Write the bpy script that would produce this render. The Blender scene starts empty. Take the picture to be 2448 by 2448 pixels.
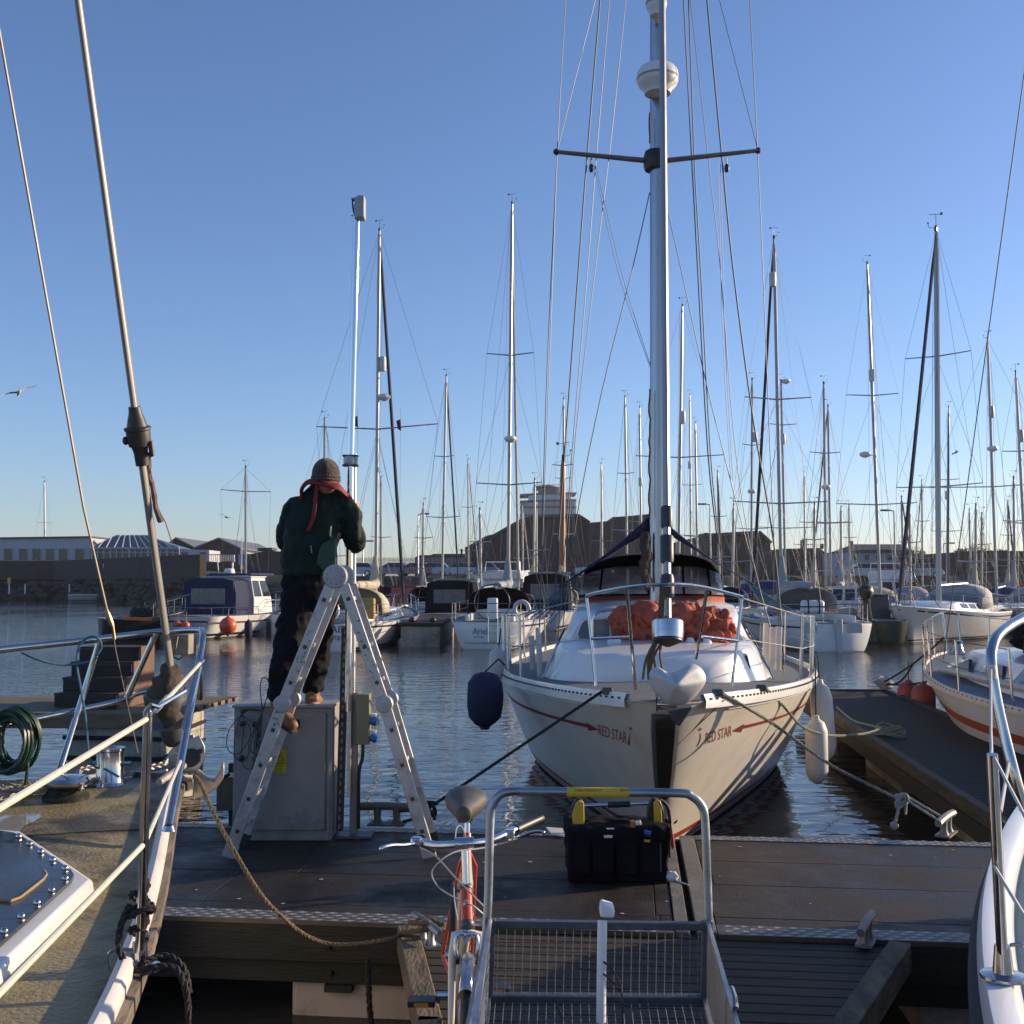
import bpy, bmesh, math, random
from mathutils import Vector, Matrix, noise
random.seed(7)
SC = bpy.context.scene
C = SC.collection
R = math.radians
V = Vector
# ---------------------------------------------------------------- camera
CZ = 2.2
FPX = 2640.0
PITCH = math.atan((1395 - 1224) / FPX)
cd = bpy.data.cameras.new("camera"); cam = bpy.data.objects.new("camera", cd); C.objects.link(cam)
cd.sensor_width = 36; cd.lens = 36 * FPX / 2448; cd.clip_start = 0.05; cd.clip_end = 6000
cam.location = (0, 0, CZ); cam.rotation_euler = (math.pi / 2 + PITCH, 0, 0)
SC.camera = cam
SC.render.resolution_x = SC.render.resolution_y = 1024
# ---------------------------------------------------------------- light
SUN_AZ, SUN_EL = R(71), R(14.8)          # azimuth clockwise from the view direction (+Y)
w = bpy.data.worlds.new("World"); SC.world = w; w.use_nodes = True
nt = w.node_tree; bg = nt.nodes["Background"]
sky = nt.nodes.new("ShaderNodeTexSky"); sky.sky_type = 'NISHITA'; sky.sun_disc = False
sky.sun_elevation = SUN_EL; sky.sun_rotation = SUN_AZ
sky.air_density = 1.0; sky.dust_density = 0.4; sky.ozone_density = 4.5; sky.altitude = 0
tint = nt.nodes.new("ShaderNodeMixRGB"); tint.blend_type = 'MULTIPLY'; tint.inputs[0].default_value = 1; tint.inputs[2].default_value = (1.03, .935, 1.0, 1)   # camera white balance
nt.links.new(sky.outputs[0], tint.inputs[1]); nt.links.new(tint.outputs[0], bg.inputs[0]); bg.inputs[1].default_value = 0.135
sd = bpy.data.lights.new("sun", 'SUN'); so = bpy.data.objects.new("sun", sd); C.objects.link(so)
sd.energy = 5.0; sd.angle = R(0.5); sd.color = (1.0, 0.79, 0.56)
sdir = V((math.sin(SUN_AZ) * math.cos(SUN_EL), math.cos(SUN_AZ) * math.cos(SUN_EL), math.sin(SUN_EL)))
so.rotation_euler = sdir.to_track_quat('Z', 'Y').to_euler(); so.location = (30, 10, 30)
SC.view_settings.view_transform = 'Standard'; SC.view_settings.look = 'None'
SC.view_settings.exposure = 0.48; SC.view_settings.gamma = 1
SC.cycles.max_bounces = 6; SC.cycles.transparent_max_bounces = 12
SC.cycles.sample_clamp_indirect = 4

# ---------------------------------------------------------------- pixel helpers (photo pixels of 2448)
cp, sp_ = math.cos(PITCH), math.sin(PITCH)
def ray(px, py):
    x = (px - 1224) / FPX; y = (1224 - py) / FPX
    return V((x, cp - y * sp_, sp_ + y * cp))
def at(px, py, D):
    d = ray(px, py); k = D / d.y
    return V((d.x * k, D, CZ + d.z * k))
def gz(px, py, z):
    d = ray(px, py); k = (z - CZ) / d.z
    return V((d.x * k, d.y * k, z))
def ats(pts, D): return [at(p[0], p[1], p[2] if len(p) > 2 else D) for p in pts]

# ---------------------------------------------------------------- materials
MATS = {}
def mat(name, col, rough=0.5, metal=0.0, var=0.12, vs=6.0, bump=0.0, bs=30.0, dirt=None, dcol=(0.1, 0.09, 0.06), ds=2.0,
        dlo=0.5, dhi=0.7, stretch=(1, 1, 1), coat=0.0, rvar=0.0, alpha=1.0, trans=0.0, spec=0.5, sheen=0.0):
    if name in MATS: return MATS[name]
    m = bpy.data.materials.new(name); m.use_nodes = True; t = m.node_tree; N = t.nodes; Lk = t.links
    p = N["Principled BSDF"]
    p.inputs["Roughness"].default_value = rough; p.inputs["Metallic"].default_value = metal
    p.inputs["Coat Weight"].default_value = coat; p.inputs["Alpha"].default_value = alpha
    p.inputs["Specular IOR Level"].default_value = spec
    p.inputs["Transmission Weight"].default_value = trans
    p.inputs["Sheen Weight"].default_value = sheen
    tc = N.new("ShaderNodeTexCoord"); mp = N.new("ShaderNodeMapping"); mp.inputs["Scale"].default_value = stretch
    Lk.new(tc.outputs["Object"], mp.inputs[0])
    nz = N.new("ShaderNodeTexNoise"); nz.inputs["Scale"].default_value = vs; nz.inputs["Detail"].default_value = 6
    nz.inputs["Roughness"].default_value = 0.65
    Lk.new(mp.outputs[0], nz.inputs[0])
    rp = N.new("ShaderNodeValToRGB"); rp.color_ramp.elements[0].position = 0.3; rp.color_ramp.elements[1].position = 0.7
    a = [max(0, c * (1 - var)) for c in col[:3]]; b = [min(1, c * (1 + var)) for c in col[:3]]
    rp.color_ramp.elements[0].color = (*a, 1); rp.color_ramp.elements[1].color = (*b, 1)
    Lk.new(nz.outputs[0], rp.inputs[0]); out = rp.outputs[0]
    if dirt:
        n2 = N.new("ShaderNodeTexNoise"); n2.inputs["Scale"].default_value = ds; n2.inputs["Detail"].default_value = 8
        n2.inputs["Roughness"].default_value = 0.7
        Lk.new(mp.outputs[0], n2.inputs[0])
        mr = N.new("ShaderNodeMapRange"); mr.inputs[1].default_value = dlo; mr.inputs[2].default_value = dhi; mr.inputs[4].default_value = dirt
        Lk.new(n2.outputs[0], mr.inputs[0])
        mx = N.new("ShaderNodeMixRGB"); mx.inputs[2].default_value = (*dcol, 1)
        Lk.new(mr.outputs[0], mx.inputs[0]); Lk.new(out, mx.inputs[1]); out = mx.outputs[0]
    Lk.new(out, p.inputs["Base Color"])
    if rvar:
        mr2 = N.new("ShaderNodeMapRange"); mr2.inputs[1].default_value = 0.35; mr2.inputs[2].default_value = 0.65
        mr2.inputs[3].default_value = max(0.02, rough - rvar); mr2.inputs[4].default_value = rough + rvar
        Lk.new(nz.outputs[0], mr2.inputs[0]); Lk.new(mr2.outputs[0], p.inputs["Roughness"])
    if bump:
        n3 = N.new("ShaderNodeTexNoise"); n3.inputs["Scale"].default_value = bs; n3.inputs["Detail"].default_value = 5
        Lk.new(mp.outputs[0], n3.inputs[0])
        bp = N.new("ShaderNodeBump"); bp.inputs["Strength"].default_value = bump; bp.inputs["Distance"].default_value = 0.02
        Lk.new(n3.outputs[0], bp.inputs["Height"]); Lk.new(bp.outputs[0], p.inputs["Normal"])
    MATS[name] = m
    return m
WHITE = mat("gelcoat white", (.74, .73, .70), .28, var=.05, vs=1.5, dirt=.35, dcol=(.42, .40, .34), ds=1.3, dlo=.52, dhi=.75, coat=.3)
CREAM = mat("gelcoat cream", (.76, .70, .60), .35, var=.05, vs=1.5, dirt=.4, dcol=(.36, .32, .24), ds=1.6, dlo=.5, dhi=.75, coat=.2)
GREYHULL = mat("gelcoat grey", (.42, .44, .46), .35, var=.08, vs=2)
BLUEHULL = mat("navy hull paint", (.02, .03, .08), .2, var=.1, coat=.4)
ANTIF = mat("antifouling", (.06, .045, .04), .7, var=.3, vs=5)
REDPAINT = mat("red stripe paint", (.33, .035, .03), .4, var=.15)
NAVYP = mat("navy stripe paint", (.02, .025, .06), .35)
BLACK = mat("black plastic", (.015, .015, .016), .45, var=.2)
RUBBER = mat("rubber", (.03, .028, .026), .7, var=.3, vs=12)
STEEL = mat("polished stainless", (.52, .51, .50), .14, 1.0, var=.08, vs=20, rvar=.05)
ALU = mat("anodised aluminium", (.60, .60, .60), .36, 1.0, var=.1, vs=4, rvar=.08)
ALUW = mat("pale mast aluminium", (.36, .345, .33), .38, .5, var=.06, vs=3, rvar=.05)
ALUMAST = mat("brushed mast alloy", (.40, .41, .43), .28, .9, var=.1, vs=3, rvar=.08)
GALV = mat("galvanised steel", (.33, .35, .38), .42, .9, var=.22, vs=14, rvar=.12, bump=.06, bs=60)
DARKSTEEL = mat("dark steel angle", (.10, .11, .125), .5, .6, var=.3, vs=10, bump=.1, bs=50)
WIRE = mat("rigging wire", (.10, .097, .095), .5, .35, var=.1)
WIRED = mat("dark rigging line", (.05, .05, .06), .6, var=.2)
ROPEK = mat("black rope", (.022, .020, .018), .85, var=.5, vs=60, bump=.5, bs=120)
ROPEB = mat("brown old rope", (.16, .12, .07), .9, var=.4, vs=60, bump=.6, bs=150)
ROPEW = mat("grey white rope", (.40, .40, .36), .85, var=.3, vs=60, bump=.5, bs=150)
ROPEBLUE = mat("blue cord", (.05, .13, .20), .7, var=.25, vs=30)
COATED = mat("cream coated wire", (.62, .56, .44), .45, var=.12, vs=12)
NAVYC = mat("navy canvas", (.016, .022, .06), .85, var=.2, vs=8, bump=.25, bs=12)
BLUEC = mat("blue canvas", (.02, .035, .14), .85, var=.2, vs=5, bump=.25, bs=10)
ORANGEC = mat("orange canvas", (.40, .08, .04), .8, var=.25, vs=7, bump=.4, bs=10)
TANC = mat("tan canvas", (.50, .43, .30), .85, var=.15, vs=5, bump=.35, bs=9)
GREYC = mat("grey canvas", (.30, .31, .32), .85, var=.15, vs=5, bump=.25, bs=9)
BLACKC = mat("black canvas", (.009, .009, .011), .9, spec=.12, var=.3, vs=6, bump=.25, bs=10)
REDC = mat("maroon canvas", (.16, .03, .03), .85, var=.2, vs=6)
WINDOW = mat("smoked acrylic", (.018, .022, .03), .12, var=.3, vs=2, spec=.6)
GLASSB = mat("pale window glass", (.12, .17, .22), .08, var=.3, vs=1)
TEAK = mat("weathered teak", (.12, .10, .075), .75, var=.3, vs=8, stretch=(8, 1, 8), bump=.2, bs=30)
DECKG = mat("grey nonslip deck", (.17, .19, .21), .75, var=.2, vs=5, bump=.3, bs=80)
ORANGEF = mat("orange fender vinyl", (.62, .10, .045), .4, var=.12)
REDF = mat("faded red fender", (.30, .045, .03), .55, var=.2, vs=8)
WHITEF = mat("white fender vinyl", (.60, .56, .50), .45, var=.12, vs=5, dirt=.5, dcol=(.3, .26, .2), ds=4)
YELLOW = mat("yellow vinyl", (.62, .40, .03), .5, var=.12, vs=9)
PLASTW = mat("white plastic", (.74, .72, .70), .35, var=.04)
TIMBER = mat("weathered timber", (.026, .021, .014), .75, var=.4, vs=5, stretch=(.6, 6, 6), bump=.4, bs=20, dirt=.6, dcol=(.03, .033, .016), ds=3)
CONCRETE = mat("concrete", (.40, .36, .29), .85, var=.25, vs=3, bump=.3, bs=30, dirt=.7, dcol=(.10, .09, .06), ds=1.4, dlo=.45, dhi=.62)
BROWNPLY = mat("brown stained steps", (.035, .022, .015), .7, var=.3, vs=4)
BROWNSIDE = mat("tan ply side", (.13, .065, .035), .7, var=.2, vs=5)

# ---------------------------------------------------------------- mesh builder
ORG = {}
class MB:
    def __init__(s, T=None): s.v = []; s.f = []; s.m = []; s.T = T; s.cm = 0
    def add(s, vs, fs, T=None):
        T = T if T is not None else s.T
        b = len(s.v)
        for q in vs:
            q = V(q); s.v.append(T @ q if T is not None else q)
        for f in fs: s.f.append([b + i for i in f]); s.m.append(s.cm)
        return s
    def box(s, c, size, M=None):
        x, y, z = size[0] / 2, size[1] / 2, size[2] / 2
        vs = [V((i * x, j * y, k * z)) for i in (-1, 1) for j in (-1, 1) for k in (-1, 1)]
        if M is not None: vs = [M @ q for q in vs]
        vs = [q + V(c) for q in vs]
        return s.add(vs, [(0, 1, 3, 2), (4, 6, 7, 5), (0, 4, 5, 1), (2, 3, 7, 6), (0, 2, 6, 4), (1, 5, 7, 3)])
    def beam(s, a, b, w, h, up=(0, 0, 1), ext=0):
        a, b = V(a), V(b); d = (b - a).normalized(); a = a - d * ext; b = b + d * ext
        up = V(up)
        if abs(d.dot(up)) > .99: up = V((0, 1, 0))
        sx = d.cross(up).normalized() * w / 2; sz = sx.cross(d).normalized() * h / 2
        vs = [p + i * sx + j * sz for p in (a, b) for i, j in ((-1, -1), (1, -1), (1, 1), (-1, 1))]
        return s.add(vs, [(0, 3, 2, 1), (4, 5, 6, 7), (0, 1, 5, 4), (1, 2, 6, 5), (2, 3, 7, 6), (3, 0, 4, 7)])
    def tube(s, pts, r, n=8, closed=False, caps=True, flat=None):
        pts = [V(p) for p in pts]; N = len(pts)
        rs = r if isinstance(r, (list, tuple)) else [r] * N
        vs = []; prev = None
        for i, p in enumerate(pts):
            if closed: d = pts[(i + 1) % N] - pts[i - 1]
            else: d = pts[min(i + 1, N - 1)] - pts[max(i - 1, 0)]
            if d.length < 1e-9: d = V((0, 0, 1))
            d.normalize()
            if prev is None:
                u = V((0, 0, 1)) if abs(d.z) < .9 else V((1, 0, 0))
                u = (u - d * u.dot(d)).normalized()
            else:
                u = prev - d * prev.dot(d)
                if u.length < 1e-6: u = d.orthogonal()
                u.normalize()
            prev = u; q = d.cross(u)
            fx = flat if flat else (1, 1)
            for k in range(n):
                a = 2 * math.pi * k / n
                vs.append(p + u * (math.cos(a) * rs[i] * fx[0]) + q * (math.sin(a) * rs[i] * fx[1]))
        fs = []
        for i in range(N if closed else N - 1):
            j = (i + 1) % N
            for k in range(n):
                l = (k + 1) % n
                fs.append((i * n + k, i * n + l, j * n + l, j * n + k))
        if caps and not closed:
            fs.append(tuple(range(n - 1, -1, -1))); fs.append(tuple((N - 1) * n + k for k in range(n)))
        return s.add(vs, fs)
    def lathe(s, prof, base, axis=(0, 0, 1), n=16):
        axis = V(axis).normalized(); u = axis.orthogonal().normalized(); q = axis.cross(u); base = V(base)
        vs = []; fs = []
        for (r, z) in prof:
            for k in range(n):
                a = 2 * math.pi * k / n
                vs.append(base + axis * z + (u * math.cos(a) + q * math.sin(a)) * max(r, 1e-5))
        for i in range(len(prof) - 1):
            for k in range(n):
                l = (k + 1) % n
                fs.append((i * n + k, i * n + l, (i + 1) * n + l, (i + 1) * n + k))
        if prof[0][0] > 1e-4: fs.append(tuple(range(n - 1, -1, -1)))
        if prof[-1][0] > 1e-4: fs.append(tuple((len(prof) - 1) * n + k for k in range(n)))
        return s.add(vs, fs)
    def ball(s, c, r, nu=16, nv=10, jit=0.0, js=4.0):
        r = (r, r, r) if not isinstance(r, (tuple, list)) else r; c = V(c)
        vs = []; fs = []
        for i in range(nv + 1):
            th = math.pi * i / nv
            for k in range(nu):
                a = 2 * math.pi * k / nu
                d = V((math.sin(th) * math.cos(a), math.sin(th) * math.sin(a), math.cos(th)))
                kk = 1 + (jit * noise.noise(d * js + c) if jit else 0)
                vs.append(c + V((d.x * r[0], d.y * r[1], d.z * r[2])) * kk)
        for i in range(nv):
            for k in range(nu):
                l = (k + 1) % nu
                fs.append((i * nu + k, (i + 1) * nu + k, (i + 1) * nu + l, i * nu + l))
        return s.add(vs, fs)
    def prism(s, poly, ext):
        poly = [V(p) for p in poly]; e = V(ext); n = len(poly)
        vs = poly + [p + e for p in poly]
        fs = [tuple(range(n - 1, -1, -1)), tuple(range(n, 2 * n))]
        fs += [(i, (i + 1) % n, n + (i + 1) % n, n + i) for i in range(n)]
        return s.add(vs, fs)
    def loft(s, rings, closed=True, caps=True):
        n = len(rings[0]); vs = [q for r in rings for q in r]; fs = []
        for i in range(len(rings) - 1):
            for k in range(n if closed else n - 1):
                l = (k + 1) % n
                fs.append((i * n + k, i * n + l, (i + 1) * n + l, (i + 1) * n + k))
        if caps and closed:
            fs.append(tuple(range(n - 1, -1, -1))); fs.append(tuple((len(rings) - 1) * n + k for k in range(n)))
        return s.add(vs, fs)
    def ells(s, rows, n=16, caps=True):     # rows (center, rx, ry)
        rings = []
        for c, rx, ry in rows:
            c = V(c); rings.append([c + V((rx * math.cos(2 * math.pi * k / n), ry * math.sin(2 * math.pi * k / n), 0)) for k in range(n)])
        return s.loft(rings, True, caps)
    def plate(s, pts, th, nrm=None):
        pts = [V(p) for p in pts]
        if nrm is None:
            nrm = V((0, 0, 0))
            for i in range(1, len(pts) - 1): nrm += (pts[i] - pts[0]).cross(pts[i + 1] - pts[0])
            nrm.normalize()
        return s.prism([p - V(nrm) * th / 2 for p in pts], V(nrm) * th)
    def rope(s, pts, r, strands=3, pitch=None, n=5):
        pts = resample(pts, r * 1.6); pitch = pitch or r * 7
        L = 0; acc = [0]
        for i in range(1, len(pts)): L += (pts[i] - pts[i - 1]).length; acc.append(L)
        fr = []; prev = None
        for i, p in enumerate(pts):
            d = (pts[min(i + 1, len(pts) - 1)] - pts[max(i - 1, 0)]).normalized()
            if prev is None: u = d.orthogonal().normalized()
            else: u = (prev - d * prev.dot(d)).normalized()
            prev = u; fr.append((u, d.cross(u)))
        for k in range(strands):
            q = [p + (fr[i][0] * math.cos(6.283 * (acc[i] / pitch + k / strands)) + fr[i][1] * math.sin(6.283 * (acc[i] / pitch + k / strands))) * r * .5 for i, p in enumerate(pts)]
            s.tube(q, r * .56, n=n)
        return s
    def build(s, name, m, parent=None, smooth=True, ang=38, bevel=0, kind=None):
        me = bpy.data.meshes.new(name)
        o0 = ORG.get(parent.name, V((0, 0, 0))) if parent is not None else None
        if parent is None:
            # origin at base centre
            if s.v:
                xs = [q.x for q in s.v]; ys = [q.y for q in s.v]; zs = [q.z for q in s.v]
                o0 = V(((min(xs) + max(xs)) / 2, (min(ys) + max(ys)) / 2, min(zs)))
            if kind == 'structure': o0 = V((0, 0, 0))
        me.from_pydata([q - o0 for q in s.v], [], s.f)
        ms = m if isinstance(m, (list, tuple)) else [m]
        for q in ms: me.materials.append(q)
        if len(ms) > 1: me.polygons.foreach_set("material_index", s.m)
        bm = bmesh.new(); bm.from_mesh(me); bmesh.ops.recalc_face_normals(bm, faces=bm.faces); bm.to_mesh(me); bm.free()
        if smooth:
            me.polygons.foreach_set("use_smooth", [True] * len(me.polygons)); me.set_sharp_from_angle(angle=R(ang))
        me.update()
        o = bpy.data.objects.new(name, me); C.objects.link(o)
        if parent is not None: o.parent = parent; ORG[o.name] = o0
        else: o.location = o0; ORG[o.name] = o0.copy()
        if bevel:
            b = o.modifiers.new("bevel", 'BEVEL'); b.width = bevel; b.segments = 2; b.limit_method = 'ANGLE'; b.angle_limit = R(40)
        if kind: o["kind"] = kind
        return o
def resample(pts, step):
    pts = [V(p) for p in pts]; out = [pts[0]]
    for a, b in zip(pts, pts[1:]):
        n = max(1, int((b - a).length / step))
        for i in range(1, n + 1): out.append(a.lerp(b, i / n))
    return out
def spline(pts, k=6):
    pts = [V(p) for p in pts]; out = []
    P = [pts[0]] + pts + [pts[-1]]
    for i in range(1, len(P) - 2):
        p0, p1, p2, p3 = P[i - 1], P[i], P[i + 1], P[i + 2]
        for j in range(k):
            t = j / k
            out.append(0.5 * ((2 * p1) + (p2 - p0) * t + (2 * p0 - 5 * p1 + 4 * p2 - p3) * t * t + (3 * p1 - p0 - 3 * p2 + p3) * t ** 3))
    out.append(pts[-1]); return out
def sag(a, b, s, n=14):
    a, b = V(a), V(b)
    return [a.lerp(b, i / n) - V((0, 0, 4 * s * (i / n) * (1 - i / n))) for i in range(n + 1)]
def split_loose(o):
    """every separate piece of a mesh becomes a part of its own"""
    me = o.data; bm = bmesh.new(); bm.from_mesh(me); bm.verts.ensure_lookup_table(); seen = set(); comps = []
    for v in bm.verts:
        if v.index in seen: continue
        st = [v]; seen.add(v.index); comp = set()
        while st:
            a = st.pop(); comp.add(a.index)
            for e in a.link_edges:
                b = e.other_vert(a)
                if b.index not in seen: seen.add(b.index); st.append(b)
        comps.append(comp)
    bm.free(); out = [o]
    if len(comps) < 2: return out
    base = me.copy(); par = o.parent
    for k, comp in enumerate(comps):
        m2 = base.copy(); b2 = bmesh.new(); b2.from_mesh(m2); bmesh.ops.delete(b2, geom=[v for v in b2.verts if v.index not in comp], context='VERTS'); b2.to_mesh(m2); b2.free(); m2.update()
        if k == 0: o.data = m2
        else: c = o.copy(); c.data = m2; C.objects.link(c); c.parent = par; out.append(c)
    bpy.data.meshes.remove(base); return out
def tag(o, label, cat, group=None):
    o["label"] = label; o["category"] = cat
    if group: o["group"] = group
    return o
def root(name, loc, label, cat, group=None):
    o = bpy.data.objects.new(name, None); C.objects.link(o); o.location = loc; o.empty_display_size = .2
    ORG[o.name] = V(loc); return tag(o, label, cat, group)
def copy_tree(o, parent=None):
    kids = [k for k in o.children]
    c = o.copy(); C.objects.link(c)
    if parent is not None: c.parent = parent
    for k in kids: copy_tree(k, c)
    return c
TXT = {}
def text2d(s, shear=0.0):
    if (s, shear) in TXT: return TXT[(s, shear)]
    cu = bpy.data.curves.new("lettering", 'FONT'); cu.body = s; cu.size = 1.0; cu.shear = shear; cu.resolution_u = 3
    ob = bpy.data.objects.new("lettering", cu); C.objects.link(ob)
    dg = bpy.context.evaluated_depsgraph_get(); me = bpy.data.meshes.new_from_object(ob.evaluated_get(dg))
    vs = [v.co.copy() for v in me.vertices]; fs = [tuple(p.vertices) for p in me.polygons]
    bpy.data.objects.remove(ob); bpy.data.meshes.remove(me); bpy.data.curves.remove(cu)
    x0 = min(v.x for v in vs); x1 = max(v.x for v in vs); y0 = min(v.y for v in vs); y1 = max(v.y for v in vs)
    vs = [((v.x - x0) / (x1 - x0), (v.y - y0) / (y1 - y0)) for v in vs]
    TXT[(s, shear)] = (vs, fs, (x1 - x0) / (y1 - y0)); return TXT[(s, shear)]
def text_on(mb, s, fn, shear=0.0):           # fn(u,v) -> Vector
    vs, fs, _ = text2d(s, shear); mb.add([fn(u, v) for u, v in vs], fs)
def frame_T(loc, ang):                        # local +y forward turned by ang (ccw) about z
    return Matrix.Translation(V(loc)) @ Matrix.Rotation(ang, 4, 'Z')
# ================================================================ SETTING
def water_mat():
    m = bpy.data.materials.new("harbour water"); m.use_nodes = True; t = m.node_tree; N = t.nodes; L = t.links
    p = N["Principled BSDF"]; p.inputs["Base Color"].default_value = (.035, .030, .024, 1)
    p.inputs["Roughness"].default_value = .02; p.inputs["IOR"].default_value = 1.33
    tc = N.new("ShaderNodeTexCoord"); mp = N.new("ShaderNodeMapping"); mp.inputs["Scale"].default_value = (.8, 1.6, 1)
    L.new(tc.outputs["Object"], mp.inputs[0])
    a = N.new("ShaderNodeTexNoise"); a.inputs["Scale"].default_value = 1.6; a.inputs["Detail"].default_value = 2.0; a.inputs["Distortion"].default_value = .4
    b = N.new("ShaderNodeTexNoise"); b.inputs["Scale"].default_value = 7.0; b.inputs["Detail"].default_value = 3
    c = N.new("ShaderNodeTexNoise"); c.inputs["Scale"].default_value = .12; c.inputs["Detail"].default_value = 2
    for q in (a, b): L.new(mp.outputs[0], q.inputs[0])
    L.new(tc.outputs["Object"], c.inputs[0])
    # wind patches and distance from the sheltered berth strengthen the small ripples
    mr = N.new("ShaderNodeMapRange"); mr.inputs[1].default_value = .4; mr.inputs[2].default_value = .62; mr.inputs[3].default_value = .05; mr.inputs[4].default_value = .16
    L.new(c.outputs[0], mr.inputs[0])
    sx = N.new("ShaderNodeSeparateXYZ"); L.new(tc.outputs["Object"], sx.inputs[0])
    dr = N.new("ShaderNodeMapRange"); dr.inputs[1].default_value = 9; dr.inputs[2].default_value = 26; dr.inputs[3].default_value = .06; dr.inputs[4].default_value = 1.0
    L.new(sx.outputs[1], dr.inputs[0])
    mm = N.new("ShaderNodeMath"); mm.operation = 'MULTIPLY'; L.new(mr.outputs[0], mm.inputs[0]); L.new(dr.outputs[0], mm.inputs[1])
    m2 = N.new("ShaderNodeMath"); m2.operation = 'MULTIPLY_ADD'; L.new(b.outputs[0], m2.inputs[0]); L.new(mm.outputs[0], m2.inputs[1])
    m3 = N.new("ShaderNodeMath"); m3.operation = 'MULTIPLY'; m3.inputs[1].default_value = .21; L.new(a.outputs[0], m3.inputs[0])
    L.new(m3.outputs[0], m2.inputs[2])
    bp = N.new("ShaderNodeBump"); bp.inputs["Strength"].default_value = 1.0; bp.inputs["Distance"].default_value = .11
    L.new(m2.outputs[0], bp.inputs["Height"]); L.new(bp.outputs[0], p.inputs["Normal"])
    return m
mb = MB(); mb.add([(-680, -60, 0), (680, -60, 0), (680, 560, 0), (-680, 560, 0)], [(0, 1, 2, 3)])
mb.build("water", water_mat(), kind='structure', smooth=False)
# land beyond the harbour
GRASS = mat("rough bank soil", (.04, .033, .022), .9, var=.5, vs=.6, bump=.5, bs=2, dirt=.6, dcol=(.045, .06, .025), ds=.4)
ASPH = mat("car park asphalt", (.06, .06, .06), .9, var=.15, vs=1)
QUAY = mat("dark quay masonry", (.055, .042, .032), .9, var=.35, vs=.8, bump=.4, bs=3, stretch=(1, 1, 3))
mb = MB()
LD = [(-260, 150), (-62, 150), (-30, 112), (45, 104), (75, 88), (300, 82)]
ring0 = [V((x, y, -.2)) for x, y in LD]; ring1 = [V((x, y + (2 if y > 140 else 7), 5.2 if y > 140 else 3.0)) for x, y in LD]
ring1[4].z = 2.6; ring1[5].z = 2.4
ring2 = [V((x * (2.2 if abs(x) > 80 else 1), 570, r.z)) for (x, y), r in zip(LD, ring1)]
mb.loft([ring1, ring2], closed=False)
mb.build("quay_ground", ASPH, kind='structure', smooth=False)
# sloping bank as a subdivided rough surface
mb = MB(); rows = []
for j in range(9):
    t = j / 8; row = []
    for a, b, c, d in zip(ring0, ring0[1:], ring1, ring1[1:]):
        n = max(4, int((b - a).length / 1.2))
        for i in range(n):
            p = a.lerp(b, i / n).lerp(c.lerp(d, i / n), t)
            if 0 < j < 8:
                p = p + V((0, noise.noise(p * .6) * 1.3, noise.noise(p * .9 + V((5, 0, 0))) * .7))
            row.append(p)
    rows.append(row)
mb.loft(rows, closed=False); mb.build("bank", GRASS, kind='structure')
# rocks lining the foot of the left bank
ROCK = mat("bank rock", (.05, .042, .032), .9, var=.4, vs=3, bump=.5, bs=6)
mb = MB()
for i in range(420):
    x = random.uniform(-85, -28); y = 149.0 if x < -62 else 150 - (x + 62) / 32 * 38; z = random.uniform(-.1, 2.4)
    r = random.uniform(.25, .7)
    mb.ball((x, y - 1.0 + z * .55, z), (r * 1.3, r, r * .7), 7, 5, .5, 1.5)
rk = mb.build("bank_rocks", ROCK, ang=20); rk["kind"] = "stuff"; tag(rk, "dark boulders heaped along the foot of the far harbour bank", "rocks")
# quay wall left
mb = MB(); mb.beam((-260, 150.2, 4.0), (-62, 150.2, 4.0), .8, 2.6); mb.beam((-62, 150.2, 4.0), (-33, 118, 4.0), .8, 2.6)
tag(mb.build("harbour_wall", QUAY, bevel=.05), "long dark brown harbour wall below the white single storey building", "wall")

# ================================================================ PONTOONS
PA = R(-6.2); PU = V((math.cos(PA), math.sin(PA), 0)); PV = V((-math.sin(PA), math.cos(PA), 0))
P0 = gz(1224, 1988, .5)                        # far edge reference
def pn(u, v, z=0): return P0 + PU * u + PV * v + V((0, 0, z))
PW = -2.12                                     # near edge v
def deckmat():
    m = mat("wet dark grit decking", (.017, .013, .010), .5, var=.5, vs=3.5, bump=.5, bs=140, dirt=.8, dcol=(.045, .034, .028), ds=1.1, dlo=.42, dhi=.66, rvar=.2, spec=.35)
    return m
GRIT = deckmat()
PALEDECK = mat("pale joint plate", (.16, .15, .13), .5, var=.3, vs=9, bump=.25, bs=90, rvar=.15)
CHEQ2 = mat("polished chequer lugs", (.60, .55, .46), .38, .6, var=.2, vs=8)
CHEQ = mat("worn chequer plate", (.15, .13, .10), .5, .6, var=.25, vs=8, dirt=.7, dcol=(.10, .08, .06), ds=1.6, dlo=.42, dhi=.68)
rt = root("walkway_pontoon", pn(0, -1.06, -.5), "wide dark floating walkway pontoon crossing the foreground with chequer plate edges", "pontoon")
def pslab(mb, u0, u1, v0, v1, z0, z1):
    mb.prism([pn(u0, v0, z0), pn(u1, v0, z0), pn(u1, v1, z0), pn(u0, v1, z0)], (0, 0, z1 - z0))
mb = MB(); UJ = (gz(1636, 2110, .5) - P0).dot(PU)
vb = [PW + .16, PW + .30, PW + .92, PW + 1.46, -.12]
for va, vc in zip(vb, vb[1:]):
    uu = -9 + (va * 7 % 1)
    while uu < 11:
        ue = min(11, uu + 2.42)
        for a_, c_ in ((uu, min(ue, UJ - .09)), (max(uu, UJ + .12), ue)):
            if c_ - a_ > .02: pslab(mb, a_ + .002, c_ - .002, va + .002, vc - .002, -.14, random.uniform(-.0015, .0005))
        uu = ue
mb.build("deck_panel", GRIT, rt, bevel=.004)
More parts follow.
